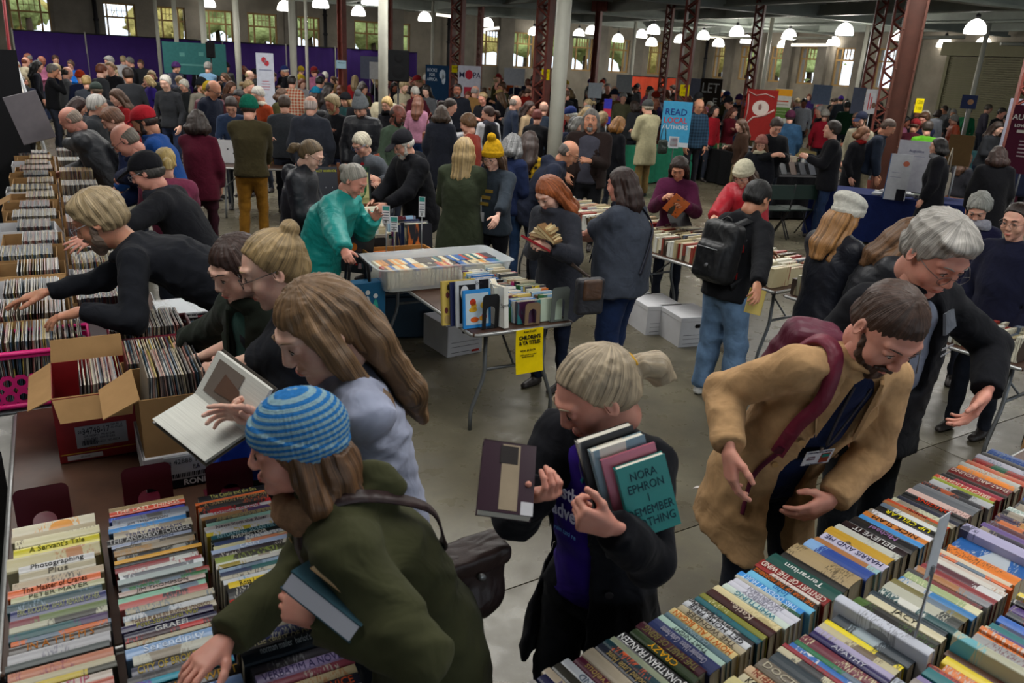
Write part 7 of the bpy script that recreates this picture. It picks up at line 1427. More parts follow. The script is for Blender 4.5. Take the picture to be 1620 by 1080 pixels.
for x, t in ((.06, .50), (.03, .40), (-.03, .50)): button(J, x, t, 'a08a50', .008)
# open book of the woman in the pale sweatshirt
e = empty('open_book', (0, 0, 0)); tagit(e, 'large open illustrated book with dark cover held over the cartons', 'book'); hx = nrm((.80, -.45, -.30)); hy_ = nrm((.30, .35, .75)); R_ = axes(hx, hy_); place_axes(e, at(352, 655, 1.24), np.stack([R_[:, 0], R_[:, 1], np.cross(R_[:, 0], R_[:, 1])], 1))
MB().slab([(-.125, 0, 0), (.125, 0, 0), (.125, .17, .02), (-.125, .17, .02)], (0, -.004, .016)).build('page_block', 'pages', e, 'c8c8c0'); MB().slab([(-.125, 0, 0), (.125, 0, 0), (.125, -.12, .115), (-.125, -.12, .115)], (0, .006, .014)).build('page_block', 'pages', e, 'c8c8c0')
MB().slab([(-.13, .005, -.004), (.13, .005, -.004), (.13, .178, .014), (-.13, .178, .014)], (0, 0, -.004)).slab([(-.13, .0, -.004), (.13, .0, -.004), (.13, -.126, .114), (-.13, -.126, .114)], (0, -.004, -.002)).build('cover', 'glossy', e, '4a443e')
MB().slab([(-.10, .03, .022), (.02, .03, .022), (.02, .15, .036), (-.10, .15, .036)], (0, 0, .0012)).build('printed_picture', 'matte', e, '6a6058'); MB().slab([(-.06, .05, .026), (.05, .06, .028), (.03, .10, .032), (-.05, .12, .034)], (0, 0, .0016)).build('printed_picture', 'matte', e, '5a4438')
for k in range(9): MB().box((-.01+.0*(k % 2), -.018-.0095*k, .034+.0088*k), (.19-.03*(k % 3 == 2), .002, .0012)).build('text_line', 'matte', e, '6a6864')
# glasses woman: watch, record lifted between the hands
J = p_glass; w_ = J['wr']['L']; f_ = nrm(J['elb']['L']-w_); a_ = axes(f_, (0, 0, 1)); MB().tube([w_+f_*.035-J['offn']+(a_[:, 1]*math.cos(t)+a_[:, 2]*math.sin(t))*.037 for t in np.linspace(0, 2*PI, 15)[:-1]], .009, 6, closed=True, flat=(1, .35)).build('watch_strap', 'nylon', J['root'], '141418'); MB().box(w_+f_*.035-J['offn']+nrm((-.3, -.6, .7))*.040, (.034, .020, .024), R=a_).build('watch_face', 'glossy', J['root'], '2a2c38')
lf = MB().box((0, 0, 0), (.0045, .30, .30)).build('record_sleeve', 'glossy', None, '3a3434'); lf.location = at(278, 560, 1.12)-W3(0, 0, .10); lf.rotation_euler = (0, .32, A1); tagit(lf, 'dark record sleeve pulled half out between two browsing hands', 'record')
J = p_bob
for q in (-1, 1): patch(J, [(q*.05, .53), (q*.12, .52), (q*.165, .43), (q*.125, .40), (q*.05, .27)], col='222820', off=.009)
button(J, .06, .14, '101010', .013); button(J, -.05, .14, '101010', .013)
# youth's rucksack
J = youth; e = empty('rucksack', (0, 0, 0)); tagit(e, 'big black rucksack on the back of the youth in pale jeans', 'bag'); bc = J['neck']-J['T']*.27-J['Fc']*.21; RX = np.stack([J['Rs'], J['Fc'], J['T']], 1)
s = SDF(); s.box(bc, (.155, .085, .225), R=RX, rnd=.06); s.box(bc-J['Fc']*.085-J['T']*.07, (.125, .05, .13), R=RX, rnd=.04, k=.02); V, F = s.mesh(.012, fold=.004, ff=20); link('pack', mesh('pack', V, F, 'nylon', True), e, '131417')
for q in (-1, 1): strap(J, [surf(J, q*.12, .05, .02, True)[0], surf(J, q*.145, .25, .012)[0], surf(J, q*.11, .44, .014)[0], J['neck']+J['Rs']*q*.10+J['T']*.01, bc+J['T']*.20+J['Rs']*q*.08], .05, '15161a', parent=e, th=.010)
MB().tube([bc+J['T']*(.222+.03*math.sin(a))+J['Rs']*.04*math.cos(a) for a in np.linspace(0, PI, 7)], .007, 6).build('handle', 'nylon', e, '101114'); MB().tube([bc-J['Fc']*.137+J['T']*.02+J['Rs']*x for x in (-.09, 0, .09)], .004, 5).build('zip', 'steel', e); MB().lathe(bc-J['Fc']*.139-J['T']*.10+J['Rs']*.03, [(0, -.004), (.018, 0), (0, .004)], 12, ax=1).build('round_badge', 'matte', e, '6a6a6e')
MB().box(J['neck']-J['T']*.26+J['Rs']*.0-J['offn']-J['Fc']*.0, (.001, .001, .001)) 
stacked('yellow edged paperback in the hand of the youth', J['wr']['R']-W3(0, 0, .12), (.2, .3, 1), (.9, 0, 0), None, (.17, .11, .02), 'b09c50', 'c8b878')
for t, c in ((.44, '5c5c60'), (.36, '8a1c1c'), (.16, '8a1c1c')):
    for bkk in (False, True): patch(J, [(-.13, t), (.13, t), (.135, t-.05), (-.135, t-.05)], col=c, off=.002, th=.004, name='stripe', mat='knit', back=bkk)
# grey tee woman: dark cross strap; red haired woman: armful and bag
J = greyw; e = empty('shoulder_bag', (0, 0, 0)); tagit(e, 'navy cross-body strap of the woman in grey tee', 'bag'); strap(J, [surf(J, -.12, .10, .012, True)[0], surf(J, 0, .32, .012, True)[0], surf(J, .10, .44, .014, True)[0], J['neck']+J['Rs']*.12+J['T']*.01, surf(J, .05, .40, .012)[0], surf(J, -.12, .12, .012)[0]], .035, '14182a', parent=e)
J = redh; P_ = J['wr']['R']*.5+J['wr']['L']*.5
PB_ = J['wr']['R']*.5+J['wr']['L']*.5+W3(0, -.05, .10)
for k in range(6): stacked('cream page-edged paperback, %s of the armful held by the red haired woman' % ordn(k), PB_+W3(-.03+.012*k, -.015*k, -.02+.008*(k % 3)), nrm((.5, -.3, .5-.18*k)), (.3, .8, .1), None, (.175, .105, .022), ['a8804c', 'c8b88c', '8a6a3c', 'b0a078', 'c0a878', '7c5c38'][k], 'c8b488')
stacked('bright red hardback under the paperbacks of the red haired woman', PB_+W3(-.05, -.03, -.09), (.8, -.2, -.35), (-.2, -.8, .3), None, (.22, .15, .016), '8a1620', 'c8b488')
e = empty('satchel', (0, 0, 0)); tagit(e, 'small brown and grey leather satchel beside the charcoal coat', 'bag'); b0 = at(932, 468, .95); s = SDF(); Rb_ = axes((.9, .4, 0), (-.4, .9, 0)); s.box(b0, (.10, .04, .125), R=Rb_, rnd=.025); V, F = s.mesh(.01); link('bag_body', mesh('bag', V, F, 'leather', True), e, '24242a'); s = SDF(); s.box(b0+W3(0, 0, .05)-Rb_[:, 1]*.03, (.07, .025, .07), R=Rb_, rnd=.015); V, F = s.mesh(.008); link('flap', mesh('flap', V, F, 'leather', True), e, '4a3324')
strap(J, [b0+W3(0, 0, .12), surf(J, -.13, .30, .02)[0], J['neck']-J['Rs']*.11+J['T']*.01, surf(J, .05, .35, .016, True)[0]], .028, '3a2a22', parent=e, mat='leather')
J = teal; e = empty('tote_bag', at(566, 486, .62), .55); tagit(e, 'turquoise shopping bag with painted figures hanging beside the teal jacket', 'bag'); MB().box((0, 0, 0), (.40, .09, .40), bev=.01).build('bag_body', 'paint', e, '0c4a6c')
for k in range(5): MB().slab([(-.12+.06*k+.022*math.cos(a), -.048, -.02+.03*(k % 2)+.085*math.sin(a)) for a in np.linspace(0, 2*PI, 12)[:-1]], (0, -.001, 0)).build('painted_figure', 'matte', e, ['3c8a3c', 'b0a030', '8a3c24', 'a0a4a8', '2c8a7c'][k]); MB().slab([(-.12+.06*k+.018*math.cos(a), -.0495, .09+.03*(k % 2)+.018*math.sin(a)) for a in np.linspace(0, 2*PI, 10)[:-1]], (0, -.001, 0)).build('painted_figure', 'matte', e, 'b0b4b4')
text('SKY', .05, e, 'matte', '8ab0c8', (-.12, -.05, .16), (PI/2, 0, 0))
for y in (-.035, .035): MB().tube([(-.08, y, .19), (-.07, y, .32), (0, y*.4, .40), (.07, y, .32), (.08, y, .19)], .012, 6, flat=(1, .4)).build('handle', 'nylon', e, '0c0c10')
J = yell; stick_text(J, 'GOPHERS', .05, .0, .30, '8a7430', maxw=.2) if 0 else None
for k in range(3): MB().box(surf(J, .02, .36-.06*k, .006)[0]-J['offn'], (.16-.03*k, .012, .03), R=np.stack([J['Rs'], J['Fc'], J['T']], 1)).build('printed_letters', 'matte', J['root'], '7a6428')
strap(J, [surf(J, .06, .44, .006)[0], surf(J, .05, .30, .012)[0], surf(J, .045, .16, .012)[0]], .01, 'b0b4b8', name='lanyard'); MB().box(surf(J, .045, .11, .014)[0]-J['offn'], (.06, .004, .09), R=np.stack([J['Rs'], J['Fc'], J['T']], 1)).build('badge', 'matte', J['root'], 'b0b0b4')
# smaller held things and bags in the middle distance
MG_ = maroon['wr']['R']*.5+maroon['wr']['L']*.5+W3(0, -.09, -.02)
stacked('orange covered magazine held by the girl in maroon coat', MG_, (.8, -.1, -.5), (.3, -.5, .6), None, (.17, .24, .008), 'b85a20', c2='2a2420')
stacked('open black covered book over the table before the girl in maroon', at(1075, 348, 1.0), (.9, .1, .1), (-.1, .7, .4), None, (.2, .2, .012), '1a181a', 'c8c4b4'); stacked('orange and dark book held by the white haired woman', at(588, 265, 1.20), (.8, -.2, .3), (-.2, .5, .9), None, (.20, .012, .27) if 0 else (.22, .27, .014), '8a3a20', c2='c0a090')
def bag(label, px, py, z, sz, col, mat='leather', yaw=0, handle=True, J=None):
    e = empty('handbag', at(px, py, z), yaw); tagit(e, label, 'bag'); s = SDF(); s.box((0, 0, 0), np.array(sz)/2, rnd=min(sz)*.35); s.el((0, 0, -sz[2]*.2), (sz[0]*.52, sz[1]*.62, sz[2]*.32), .02); V, F = s.mesh(.014, fold=.004, ff=20); link('bag_body', mesh('bag', V, F, mat, True), e, col)
    if handle: MB().tube([(-sz[0]*.3, 0, sz[2]*.4), (-sz[0]*.2, 0, sz[2]*1.1), (0, 0, sz[2]*1.5), (sz[0]*.2, 0, sz[2]*1.1), (sz[0]*.3, 0, sz[2]*.4)], .009, 6).build('handle', mat, e, col)
bag('tan leather handbag on the slate coat of the curly haired woman', 681, 222, 1.12, (.26, .12, .28), '7a3c1c', yaw=.4); bag('cream cloth tote bag beside the long black coat and grey scarf', 1494, 292, .95, (.30, .08, .36), '8a8274', 'cotton', yaw=.8); bag('small green and black bag hanging behind the pale field coat', 1048, 232, 1.0, (.18, .1, .26), '1a241c', yaw=.2)
bag('black rucksack on the back of the person with the red hood', 505, 195, 1.25, (.30, .18, .42), '1a1b20', 'nylon', handle=False); bag('navy and red rucksack on a visitor near the last purple drape', 482, 135, 1.3, (.3, .16, .42), '1c2438', 'nylon', handle=False)
# stalls, cloth tables and banners of the fair
def stall(label, a, b_, depth, cloth, z=.75, group='cloth covered stall tables'):
    A_, B_ = np.array(a, float), np.array(b_, float); A_[2] = B_[2] = 0; u = nrm(B_-A_); v = W3(-u[1], u[0], 0); v = v if v[1] > 0 else -v; return table(label, A_, u, v, float(np.linalg.norm(B_-A_)), depth, cloth=cloth, group=group, name='stall_table'), A_, u, v
def clutter(label, A_, u, v, L, depth, n, pal, seed, z=.75, hmax=.12):
    rr = random.Random(seed); e = empty('stall_goods', A_+u*L/2+v*depth/2+W3(0, 0, z), math.atan2(u[1], u[0])); tagit(e, label, 'books', None, 'stuff')
    for c in pal:
        s = MB()
        for _ in range(n): h = rr.uniform(.015, hmax); s.box((rr.uniform(-L*.44, L*.44), rr.uniform(-depth*.36, depth*.36), h/2+.001), (rr.uniform(.12, .2), rr.uniform(.14, .24), h), R=rotz(rr.uniform(-.3, .3)))
        s.build('book_block', 'print', e, c, rr.choice(PAL))
_, A_, u, v = stall('green cloth stall table under the blue reading banner', at(1022, 291, 0), at(1096, 286, 0), .75, '1f6a50'); e = _; text('DED.', .16, e, 'matte', '10201c', (.15, -.42, .42), (PI/2, 0, 0), ext=.002)
_, A_, u, v = stall('long black cloth stall table before the red banner', at(1104, 284, 0), at(1250, 320, 0), .8, '0d0d10'); clutter('piled books and leaflets on the long black stall table', A_, u, v, float(np.linalg.norm(at(1104, 284, 0)-at(1250, 320, 0))), .8, 5, ['b0b0a8', '8a8070', '4a5058', 'a8a8b0'], 1)
_, A_, u, v = stall('navy cloth stall table with the white posters', at(1283, 297, .75), at(1530, 325, .75), .8, '101c48'); clutter('leaflets on the navy stall table', A_, u, v, 3.2, .8, 4, ['b0b4b8', '8a8c90', '202028'], 2, hmax=.05)
_, A_, u, v = stall('black cloth stall table behind the record cartons on the left', at(238, 188, .75), at(332, 185, .75), .8, '0d0d10'); clutter('signs and boxes on the black stall table', A_, u, v, 1.5, .8, 2, ['a0a4a8', '1c1c60'], 3)
_, A_, u, v = stall('white cloth stall table beside the rust orange jacket', at(422, 168, .75), at(470, 172, .75), .7, 'a8a8ac'); clutter('leaflets on the white stall table', A_, u, v, 1.2, .7, 3, ['b0b4b8', '7a7c80'], 4, hmax=.05)
_, A_, u, v = stall('maroon cloth stall table at the far right', at(1560, 275, .75), at(1640, 285, .75), .8, '340c1c'); clutter('leaflets on the maroon stall table', A_, u, v, 1.4, .8, 3, ['b0b4b8', 'a8a8a0'], 5, hmax=.06)
_, A_, u, v = stall('teal cloth stall table under the purple drapes', at(28, 110, .75), at(80, 112, .75), .7, '1a6a64'); clutter('books on the teal stall table', A_, u, v, 1.5, .7, 3, ['b0b4b8', '8a4a30'], 6)
_, A_, u, v = stall('yellowish cloth stall table past the denim jacket', at(1268, 232, .75), at(1292, 240, .75), .7, '8a7c50')
_, A_, u, v = stall('pale blue cloth stall table by the framed board', at(1522, 238, .75), at(1556, 242, .75), .7, '4a8088')
rt = table('folding table of white record cartons behind the mustard trousers', at(338, 264, .74)*W3(1, 1, 0), W3(.98, .2, 0)/1.0, W3(-.2, .98, 0), 2.1, .75)
for i, (px, py) in enumerate(((362, 258), (432, 258))):
    p = at(px, py, .74); e = empty('storage_box', (p[0], p[1]+.18, .742), .15); tagit(e, 'white carton of specialty records, %s' % ['left of the mustard trousers', 'right one with a yellow notice'][i], 'box', 'white record cartons'); s = MB(); X, Y, h = .17, .17, .33
    for c_, sz in (((-X, 0, h/2), (.005, 2*Y, h)), ((X, 0, h/2), (.005, 2*Y, h)), ((0, -Y, h/2), (2*X, .005, h)), ((0, Y, h/2), (2*X, .005, h))): s.box(c_, sz)
    s.build('box_body', 'card_white', e)
    if i: MB().box((0, -Y-.006, .14), (.22, .003, .28)).build('paper_notice', 'matte', e, 'c8b000'); text('SPECIALTY\nRECORDS', .038, e, 'matte', '20201a', (0, -Y-.009, .20), (PI/2, 0, 0), maxw=.19, bold=.0008)
    else: MB().cyl((-.03, -Y-.004, .2), (-.03, -Y-.006, .2), .012, n=10).cyl((.05, -Y-.004, .14), (.05, -Y-.006, .14), .012, n=10).build('hand_hole', 'matte', e, '141210')
def banner(label, x0, x1, yt, yb, Y, col, lines=(), cat='banner', base=True, extra=(), tilt=0):
    a, b_ = atY((x0+x1)/2, yt, Y), atY((x0+x1)/2, yb, Y); w_ = (x1-x0)/FPX*np.linalg.norm(a-W3(0, 0, HC))*.97; h_ = a[2]-b_[2]; e = empty('banner', (b_[0], b_[1], 0), -math.atan2(b_[0], b_[1])); tagit(e, label, cat, 'banners of the fair'); z0 = b_[2]
    MB().box((0, 0, z0+h_/2), (w_, .012, h_)).build('panel', 'matte', e, col)
    if base: MB().box((0, .03, .02), (w_*.9, .2, .03)).cyl((0, .03, .03), (0, .03, z0+h_*.95), .012, n=6).build('stand', 'steel', e)
    for (s_, size, x, z, c, mw) in lines: text(s_, size*h_, e, 'matte', c, (x*w_, -.009, z0+z*h_), (PI/2, 0, 0), maxw=mw*w_, bold=.002*h_)
    for (k, wx, hz_, x, z, c) in extra:
        if k == 'b': MB().box((x*w_, -.0075, z0+z*h_), (wx*w_, .003, hz_*h_)).build('printed_block', 'matte', e, c)
        if k == 'e': MB().slab([(x*w_+wx*w_*math.cos(t), -.008, z0+z*h_+hz_*h_*math.sin(t)) for t in np.linspace(0, 2*PI, 21)[:-1]], (0, -.002, 0)).build('printed_disc', 'matte', e, c)
        if k == 'l': MB().tube([(x_*w_, -.010, z0+z_*h_) for x_, z_ in wx], hz_, 4).build('printed_line', 'matte', e, c)
    return e
banner('light blue banner urging to read, standing over the green stall table', 1043, 1087, 160, 232, 16.2, '3c8ab0', [('READ', .20, -.03, .76, '24306c', .72), ('LOCAL', .18, -.03, .58, 'b03030', .72), ('AUTHORS', .13, -.02, .43, 'b4bcc4', .76)], extra=[('b', 1, .10, 0, .05, 'b0b8c0'), ('b', .34, .26, .0, .10, 'b0b4bc'), ('b', .26, .20, .0, .10, 'a83038'), ('b', .26, .06, .0, .17, '2c5a9c')])
banner('red banner with white bird disc and branching blossom', 1173, 1218, 141, 222, 17.5, '7c1f1c', extra=[('e', .27, .15, .0, .64, 'b4a8a0'), ('e', .06, .06, -.02, .66, '7c1f1c'), ('l', [(-.45, .95), (-.2, .88), (.1, .92), (.4, .86)], .012, 0, 0, 'a88c84'), ('l', [(-.45, .05), (-.42, .3), (-.2, .45), (.15, .5), (.45, .62)], .02, 0, 0, 'a88c84'), ('l', [(-.44, .9), (-.40, .6), (-.44, .4)], .012, 0, 0, 'a88c84')])
banner('banner with orange, white and green fields beside the red one', 1219, 1243, 140, 205, 18.0, 'a0a098', extra=[('b', 1, .16, 0, .91, 'b8801c'), ('b', 1, .26, 0, .42, '4c6a30'), ('b', .7, .03, 0, .70, '9c3c24'), ('b', .7, .02, 0, .62, '7a6a5c'), ('b', .6, .02, 0, .46, 'a8b090'), ('b', .6, .02, 0, .39, 'a8b090')])
banner('brown poster reading LET with big white letters', 1104, 1136, 124, 176, 25, '2c2420', [('LET', .42, -.02, .70, 'b4b4b0', .86), ('E', .3, .25, .30, 'a8a8a4', .3)])
banner('tall white roll-up banner with red swirl emblem', 410, 435, 84, 172, 17.0, 'b0b4c0', extra=[('e', .14, .05, -.06, .88, 'a8343c'), ('e', .14, .05, .10, .82, 'a8343c'), ('e', .07, .03, .02, .85, 'b0b4c0'), ('b', .7, .012, .0, .70, '5a6080'), ('b', .4, .01, 0, .5, 'a05058'), ('b', .5, .01, 0, .45, 'a05058'), ('b', .5, .01, 0, .40, 'a05058'), ('b', .4, .01, 0, .35, 'a05058')])
banner('dark blue banner with white continent map', 673, 709, 103, 158, 21.5, '14304c', [('BOOKS\nFOR\nAFRICA', .13, -.22, .72, 'a8b4c0', .42)], extra=[('e', .13, .14, .22, .74, 'a8b4c0'), ('e', .08, .14, .27, .60, 'a8b4c0')])
banner('white banner with red disc and dark letters', 724, 759, 104, 154, 21.0, 'a8a8b4', [('M', .26, -.33, .70, '20203c', .3), ('PA', .26, .32, .70, '20203c', .32), ('i', .30, -.02, .72, 'b4b4bc', .1)], extra=[('e', .17, .15, -.02, .72, '9c2434'), ('b', .45, .26, 0, .2, '9c2c3c')])
banner('maroon university banner at the right edge', 1588, 1640, 166, 275, 12.8, '3a0e20', [('AUGSBURG', .11, .0, .82, 'a8a4a0', .9), ('LOW-RESIDENCY', .06, 0, .70, 'a8a4a0', .8)], extra=[('b', .6, .04, -.02, .62, 'a8a49c')]+[('b', .3, .02, -.05, .48-.055*k, '8a7c80') for k in range(5)])
banner('tall pale panel behind the maroon banner', 1583, 1610, 155, 240, 15.5, '8a8a98'); banner('white poster with small emblem standing on the navy stall', 1412, 1461, 222, 303, 12.2, 'a0a0a8', [('Augustine', .07, 0, .80, '6a6a80', .5)], extra=[('b', .5, .012, 0, .7, '8a8a98')], base=False)
banner('white leaflet panel with coral emblem left of the emblem poster', 1398, 1428, 243, 316, 12.0, 'a4a6ac', extra=[('e', .14, .06, .25, .80, 'a8604c'), ('b', .4, .01, -.1, .6, '7a7a88'), ('b', .5, .01, -.1, .5, '7a7a88'), ('b', .04, 1, -.48, .5, '3c5a80'), ('b', .4, .25, .25, .12, '14141c')], base=False)
banner('teal cloth banner hung on the purple drapes', 268, 353, 68, 118, 24.2, '2c5c5c', [('HAMLINE BOOK FESTIVAL', .12, 0, .3, '6a8c88', .8)] if 0 else [], extra=[('b', .5, .05, 0, .3, '4c7c78'), ('b', .08, .12, -.2, .62, '4c7c78'), ('b', .08, .12, .1, .66, '4c7c78')])
banner('white easel board beside the corner drape', 974, 998, 118, 146, 26, '9aa0a4'); banner('white board on an easel under the middle windows', 797, 829, 108, 135, 26, 'a8acb4'); banner('plain white panel in the crowd left of the orange drape', 930, 951, 131, 155, 22, '9ca4ac')
banner('grey panel wall under the corner window', 1085, 1108, 124, 160, 28, '5c6070'); banner('pale blue poster panel behind the bookstall', 1284, 1310, 134, 165, 22, '6a7890'); banner('grey partition beside the twin lattice columns', 1345, 1362, 138, 180, 19, '4a5060'); banner('white banner with red stripes and a portrait between the lattice columns', 1366, 1384, 141, 180, 18, 'a0a0a4', extra=[('b', .08, .7, -.2, .5, '9c3438'), ('b', .08, .5, -.02, .45, '9c3438'), ('e', .16, .12, .2, .35, '5c4438')])
banner('navy picture panel before the roller shutter', 1521, 1540, 150, 172, 19, '1c2440', extra=[('e', .2, .2, .1, .5, '7a5c44')]); banner('purple and blue panel beside the large bearded man', 953, 965, 156, 196, 16.5, '2c2c88', extra=[('b', 1, .3, 0, .45, '9c2c3c')]); banner('grey display panel beside the last drapes', 571, 600, 89, 125, 24, '4c5060'); banner('white panel beside the post and loudspeaker', 585, 600, 98, 125, 22, '9c9c9c')
banner('brown framed board leaning behind the seated man', 1497, 1528, 213, 262, 12.6, '4a3820')
# loudspeakers
def speaker(label, px, py, Y, w_, h_):
    p = atY(px, py, Y); e = empty('loudspeaker', (p[0], p[1], 0), .2); tagit(e, label, 'loudspeaker', 'loudspeakers on stands'); MB().box((0, 0, p[2]), (w_, w_*.8, h_), bev=.02).build('cabinet', 'matte', e, '0a0b0d'); MB().lathe((0, -w_*.41, p[2]-h_*.18), [(0, .01), (w_*.3, 0), (w_*.36, .01)], 18, ax=1).lathe((0, -w_*.41, p[2]+h_*.25), [(0, .01), (w_*.2, 0), (w_*.24, .01)], 18, ax=1).build('driver', 'matte', e, '08080a')
    MB().cyl((0, 0, .3), (0, 0, p[2]-h_/2), .018, n=8).build('pole', 'darkpipe', e)
    for k in range(3): MB().tube([(0, 0, .55), (.45*math.cos(k*2.1), .45*math.sin(k*2.1), .01)], .012, 6).build('leg', 'darkpipe', e)
speaker('large black loudspeaker on a pole right of the white post', 630, 104, 17, .42, .60); speaker('small black loudspeaker before the teal cloth banner', 333, 79, 23.5, .22, .42)
# dark green folding chairs and tilted books behind them
def fchair(label, px, py, yaw):
    p = at(px, py, .85); e = empty('folding_chair', (p[0], p[1], 0), yaw); tagit(e, label, 'chair', 'dark green folding chairs'); MB().box((0, 0, .44), (.42, .40, .02), bev=.006).build('seat', 'paint', e, '10241c'); MB().box((0, -.22, .72), (.42, .02, .22), bev=.006).build('backrest', 'paint', e, '10241c')
    for q in (-1, 1): MB().tube([(q*.2, -.24, .84), (q*.2, -.18, .44), (q*.2, .20, 0)], .011, 6).build('leg', 'darkpipe', e); MB().tube([(q*.18, .12, .45), (q*.18, -.26, 0)], .011, 6).build('leg', 'darkpipe', e)
fchair('dark green folding chair behind the cream knit hat', 1228, 287, .2); fchair('dark green folding chair left of the man with the cup', 1264, 287, .25)
_, A_, u, v = stall('black stall table of tilted books behind the green chairs', at(1212, 278, .75), at(1300, 280, .75), .6, '101014')
for i in range(6): facebook('dark tilted display book, %s of the row behind the green chairs' % ordn(i), A_+u*(.12+.19*i)+v*.25+W3(0, 0, .752), math.atan2(u[1], u[0])+.3, .15, .22, .012, ['20242c', '34242c', '24282c', '3c2c24', '181c24', '2c3038'][i], -.5, pages=True)
# left edge: black booth frame and poles
for i, (x0, y0, x1, y1, Y, c, lb) in enumerate([(2, -30, 22, 140, 12.5, '8a1c24', 'red banner pole at the left edge'), (20, 85, 42, 150, 12.8, 'b0b4b8', 'white banner pole at the left edge'), (12, 60, 30, 160, 13.2, '8a8c90', 'grey banner pole at the left edge')]):
    a, b_ = atY(x0, y0, Y), atY(x1, y1, Y); a[2] = min(a[2], 3.2); d_ = nrm(a-b_); b_ = b_-d_*(b_[2]/d_[2]); o = MB().cyl(b_, a, .022, n=8).build('banner_pole', 'paint', None, c); tagit(o, lb, 'pole')
p = atY(-22, 130, 9.2); o = MB().box((0, 0, 0), (.7, .03, 2.2)).build('booth_panel', 'black_drape'); o.location = (p[0], p[1], 1.1); o.rotation_euler = (0, 0, .9); tagit(o, 'black cloth booth panel at the left edge behind the records', 'panel')
# brown bags beyond the right table and paper scrap on the floor
carton('open brown paper carton on the floor beyond the books at the right', .0, .45, .0, .40, .0, .35, 'card_brown', 'fr', frame=lambda a, b, z: W3(3.35+a*.7, 4.3+b*.8, z), ang=.5)
o = MB().slab([(0, 0, 0), (.05, .01, 0), (.07, .03, 0), (.03, .035, 0)], (0, 0, .003)).build('paper_scrap', 'matte', None, 'b8b0ac'); o.location = at(1096, 773, 0)+W3(0, 0, .002); tagit(o, 'small white paper scrap lying on the bare floor', 'paper')
# ---------------------------------------------------------------- the crowd further back, each a person of their own
rc_ = random.Random(77)
TP = []
def tmpl(**k):
    j = person('t', (800, 300), None, yaw=0, at3=None, lod=2, **k); r = j['root']; head = j['headc']-j['offn']; TP.append((r, float(j['headc'][2]), head)); return r
for kk in (dict(male=True, hair='short', L='down', R='down', H=1.78), dict(male=True, hair='bald', L='hold', R='hold', H=1.74, fat=.4), dict(male=False, hair='long', L='down', R='hold', H=1.64), dict(male=False, hair='bob', L='hold', R='hold', H=1.66, hem=.3, g=.03, topmat='wool'),
           dict(male=True, hair='short', hat='cap', hatmat='cotton', L='hold', R='hold', H=1.8, hp=30, lean=10), dict(male=False, hair='curly', L='down', R='down', H=1.62, fat=.3, g=.03), dict(male=True, hair='short', hat='beanie', L='down', R='hold', H=1.76, g=.035, hem=.15, topmat='nylon'), dict(male=False, hair='pony', L='book', R='book', H=1.68, hp=30),
           dict(male=True, hair='wavy', beard='beard', L='cross', R='cross', H=1.8), dict(male=False, hair='curlyshort', L='hold', R='down', H=1.6, hem=.2, g=.035, fat=.5), dict(male=True, hair='crew', hood=1, L='pocket', R='pocket', H=1.77, g=.035), dict(male=False, hair='longwavy', L='hold', R='hold', H=1.7, lean=8, hp=25)):
    tmpl(**kk)
TD = ['short haired man', 'balding man', 'long haired woman', 'woman with a bob', 'man in a cap', 'curly haired woman', 'person in a knit hat', 'woman with a ponytail', 'bearded man', 'woman with short curls', 'crop haired man in a hood', 'woman with wavy hair']
HC_ = [('black', '14100f'), ('dark', '2a1e18'), ('brown', '4a3222'), ('fair', '7c6848'), ('blond', '948260'), ('grey', '7a7874'), ('white', 'b4b0a8'), ('auburn', '5c2c18')]
TCOL = [('black', '101116'), ('navy', '161c32'), ('charcoal', '26282c'), ('grey', '4a4c50'), ('blue', '24447c'), ('red', '8a1c20'), ('maroon', '42101e'), ('olive', '38361e'), ('green', '1c4a30'), ('tan', '7c6040'), ('cream', 'a8a088'), ('white', 'a8a8ac'), ('purple', '2c1a50'), ('pink', 'a0607c'), ('orange', '9a4418'), ('teal', '145054'), ('brown', '36241a'), ('pale blue', '6484a0'), ('mustard', '8a6a18'), ('plum', '3c1830')]
used = set(); occupied = []
mids = []
for o in D.objects:
    if o.parent is None and o.get('category') == 'person' and o not in [t[0] for t in TP]: occupied.append((o.location.x, o.location.y))
mids = list(occupied); SOLID = [(o.location.x, o.location.y) for o in D.objects if o.parent is None and o.get('category') in ('banner', 'loudspeaker', 'chair', 'box')]+[tuple(atY(c[0], c[1], c[2])[:2]) for c in cols]
def proj(P):
    d = np.array(P, float)-W3(0, 0, HC); z = d@_fw; return 810+FPX*(d@CR)/z, 540-FPX*(d@CU)/z
def landmark(x, Y):
    L_ = [(0, 130, 'by the left end of the drapes'), (130, 260, 'before the purple drapes'), (260, 380, 'near the teal drape banner'), (380, 470, 'by the white roll-up banner'), (470, 560, 'before the last drapes'), (560, 660, 'around the black loudspeaker'), (660, 760, 'around the map banner'), (760, 860, 'under the middle windows'), (860, 960, 'beyond the near white post'),
          (960, 1060, 'before the orange drape'), (1060, 1180, 'between the blue and red banners'), (1180, 1290, 'past the red banner'), (1290, 1400, 'by the twin lattice columns'), (1400, 1480, 'by the riveted column'), (1480, 1700, 'before the roller shutter')]
    s = next((l for a, b, l in L_ if a <= x < b), 'at the edge of the hall'); return s
first = {i: True for i in range(len(TP))}; NP = 0; cand = []
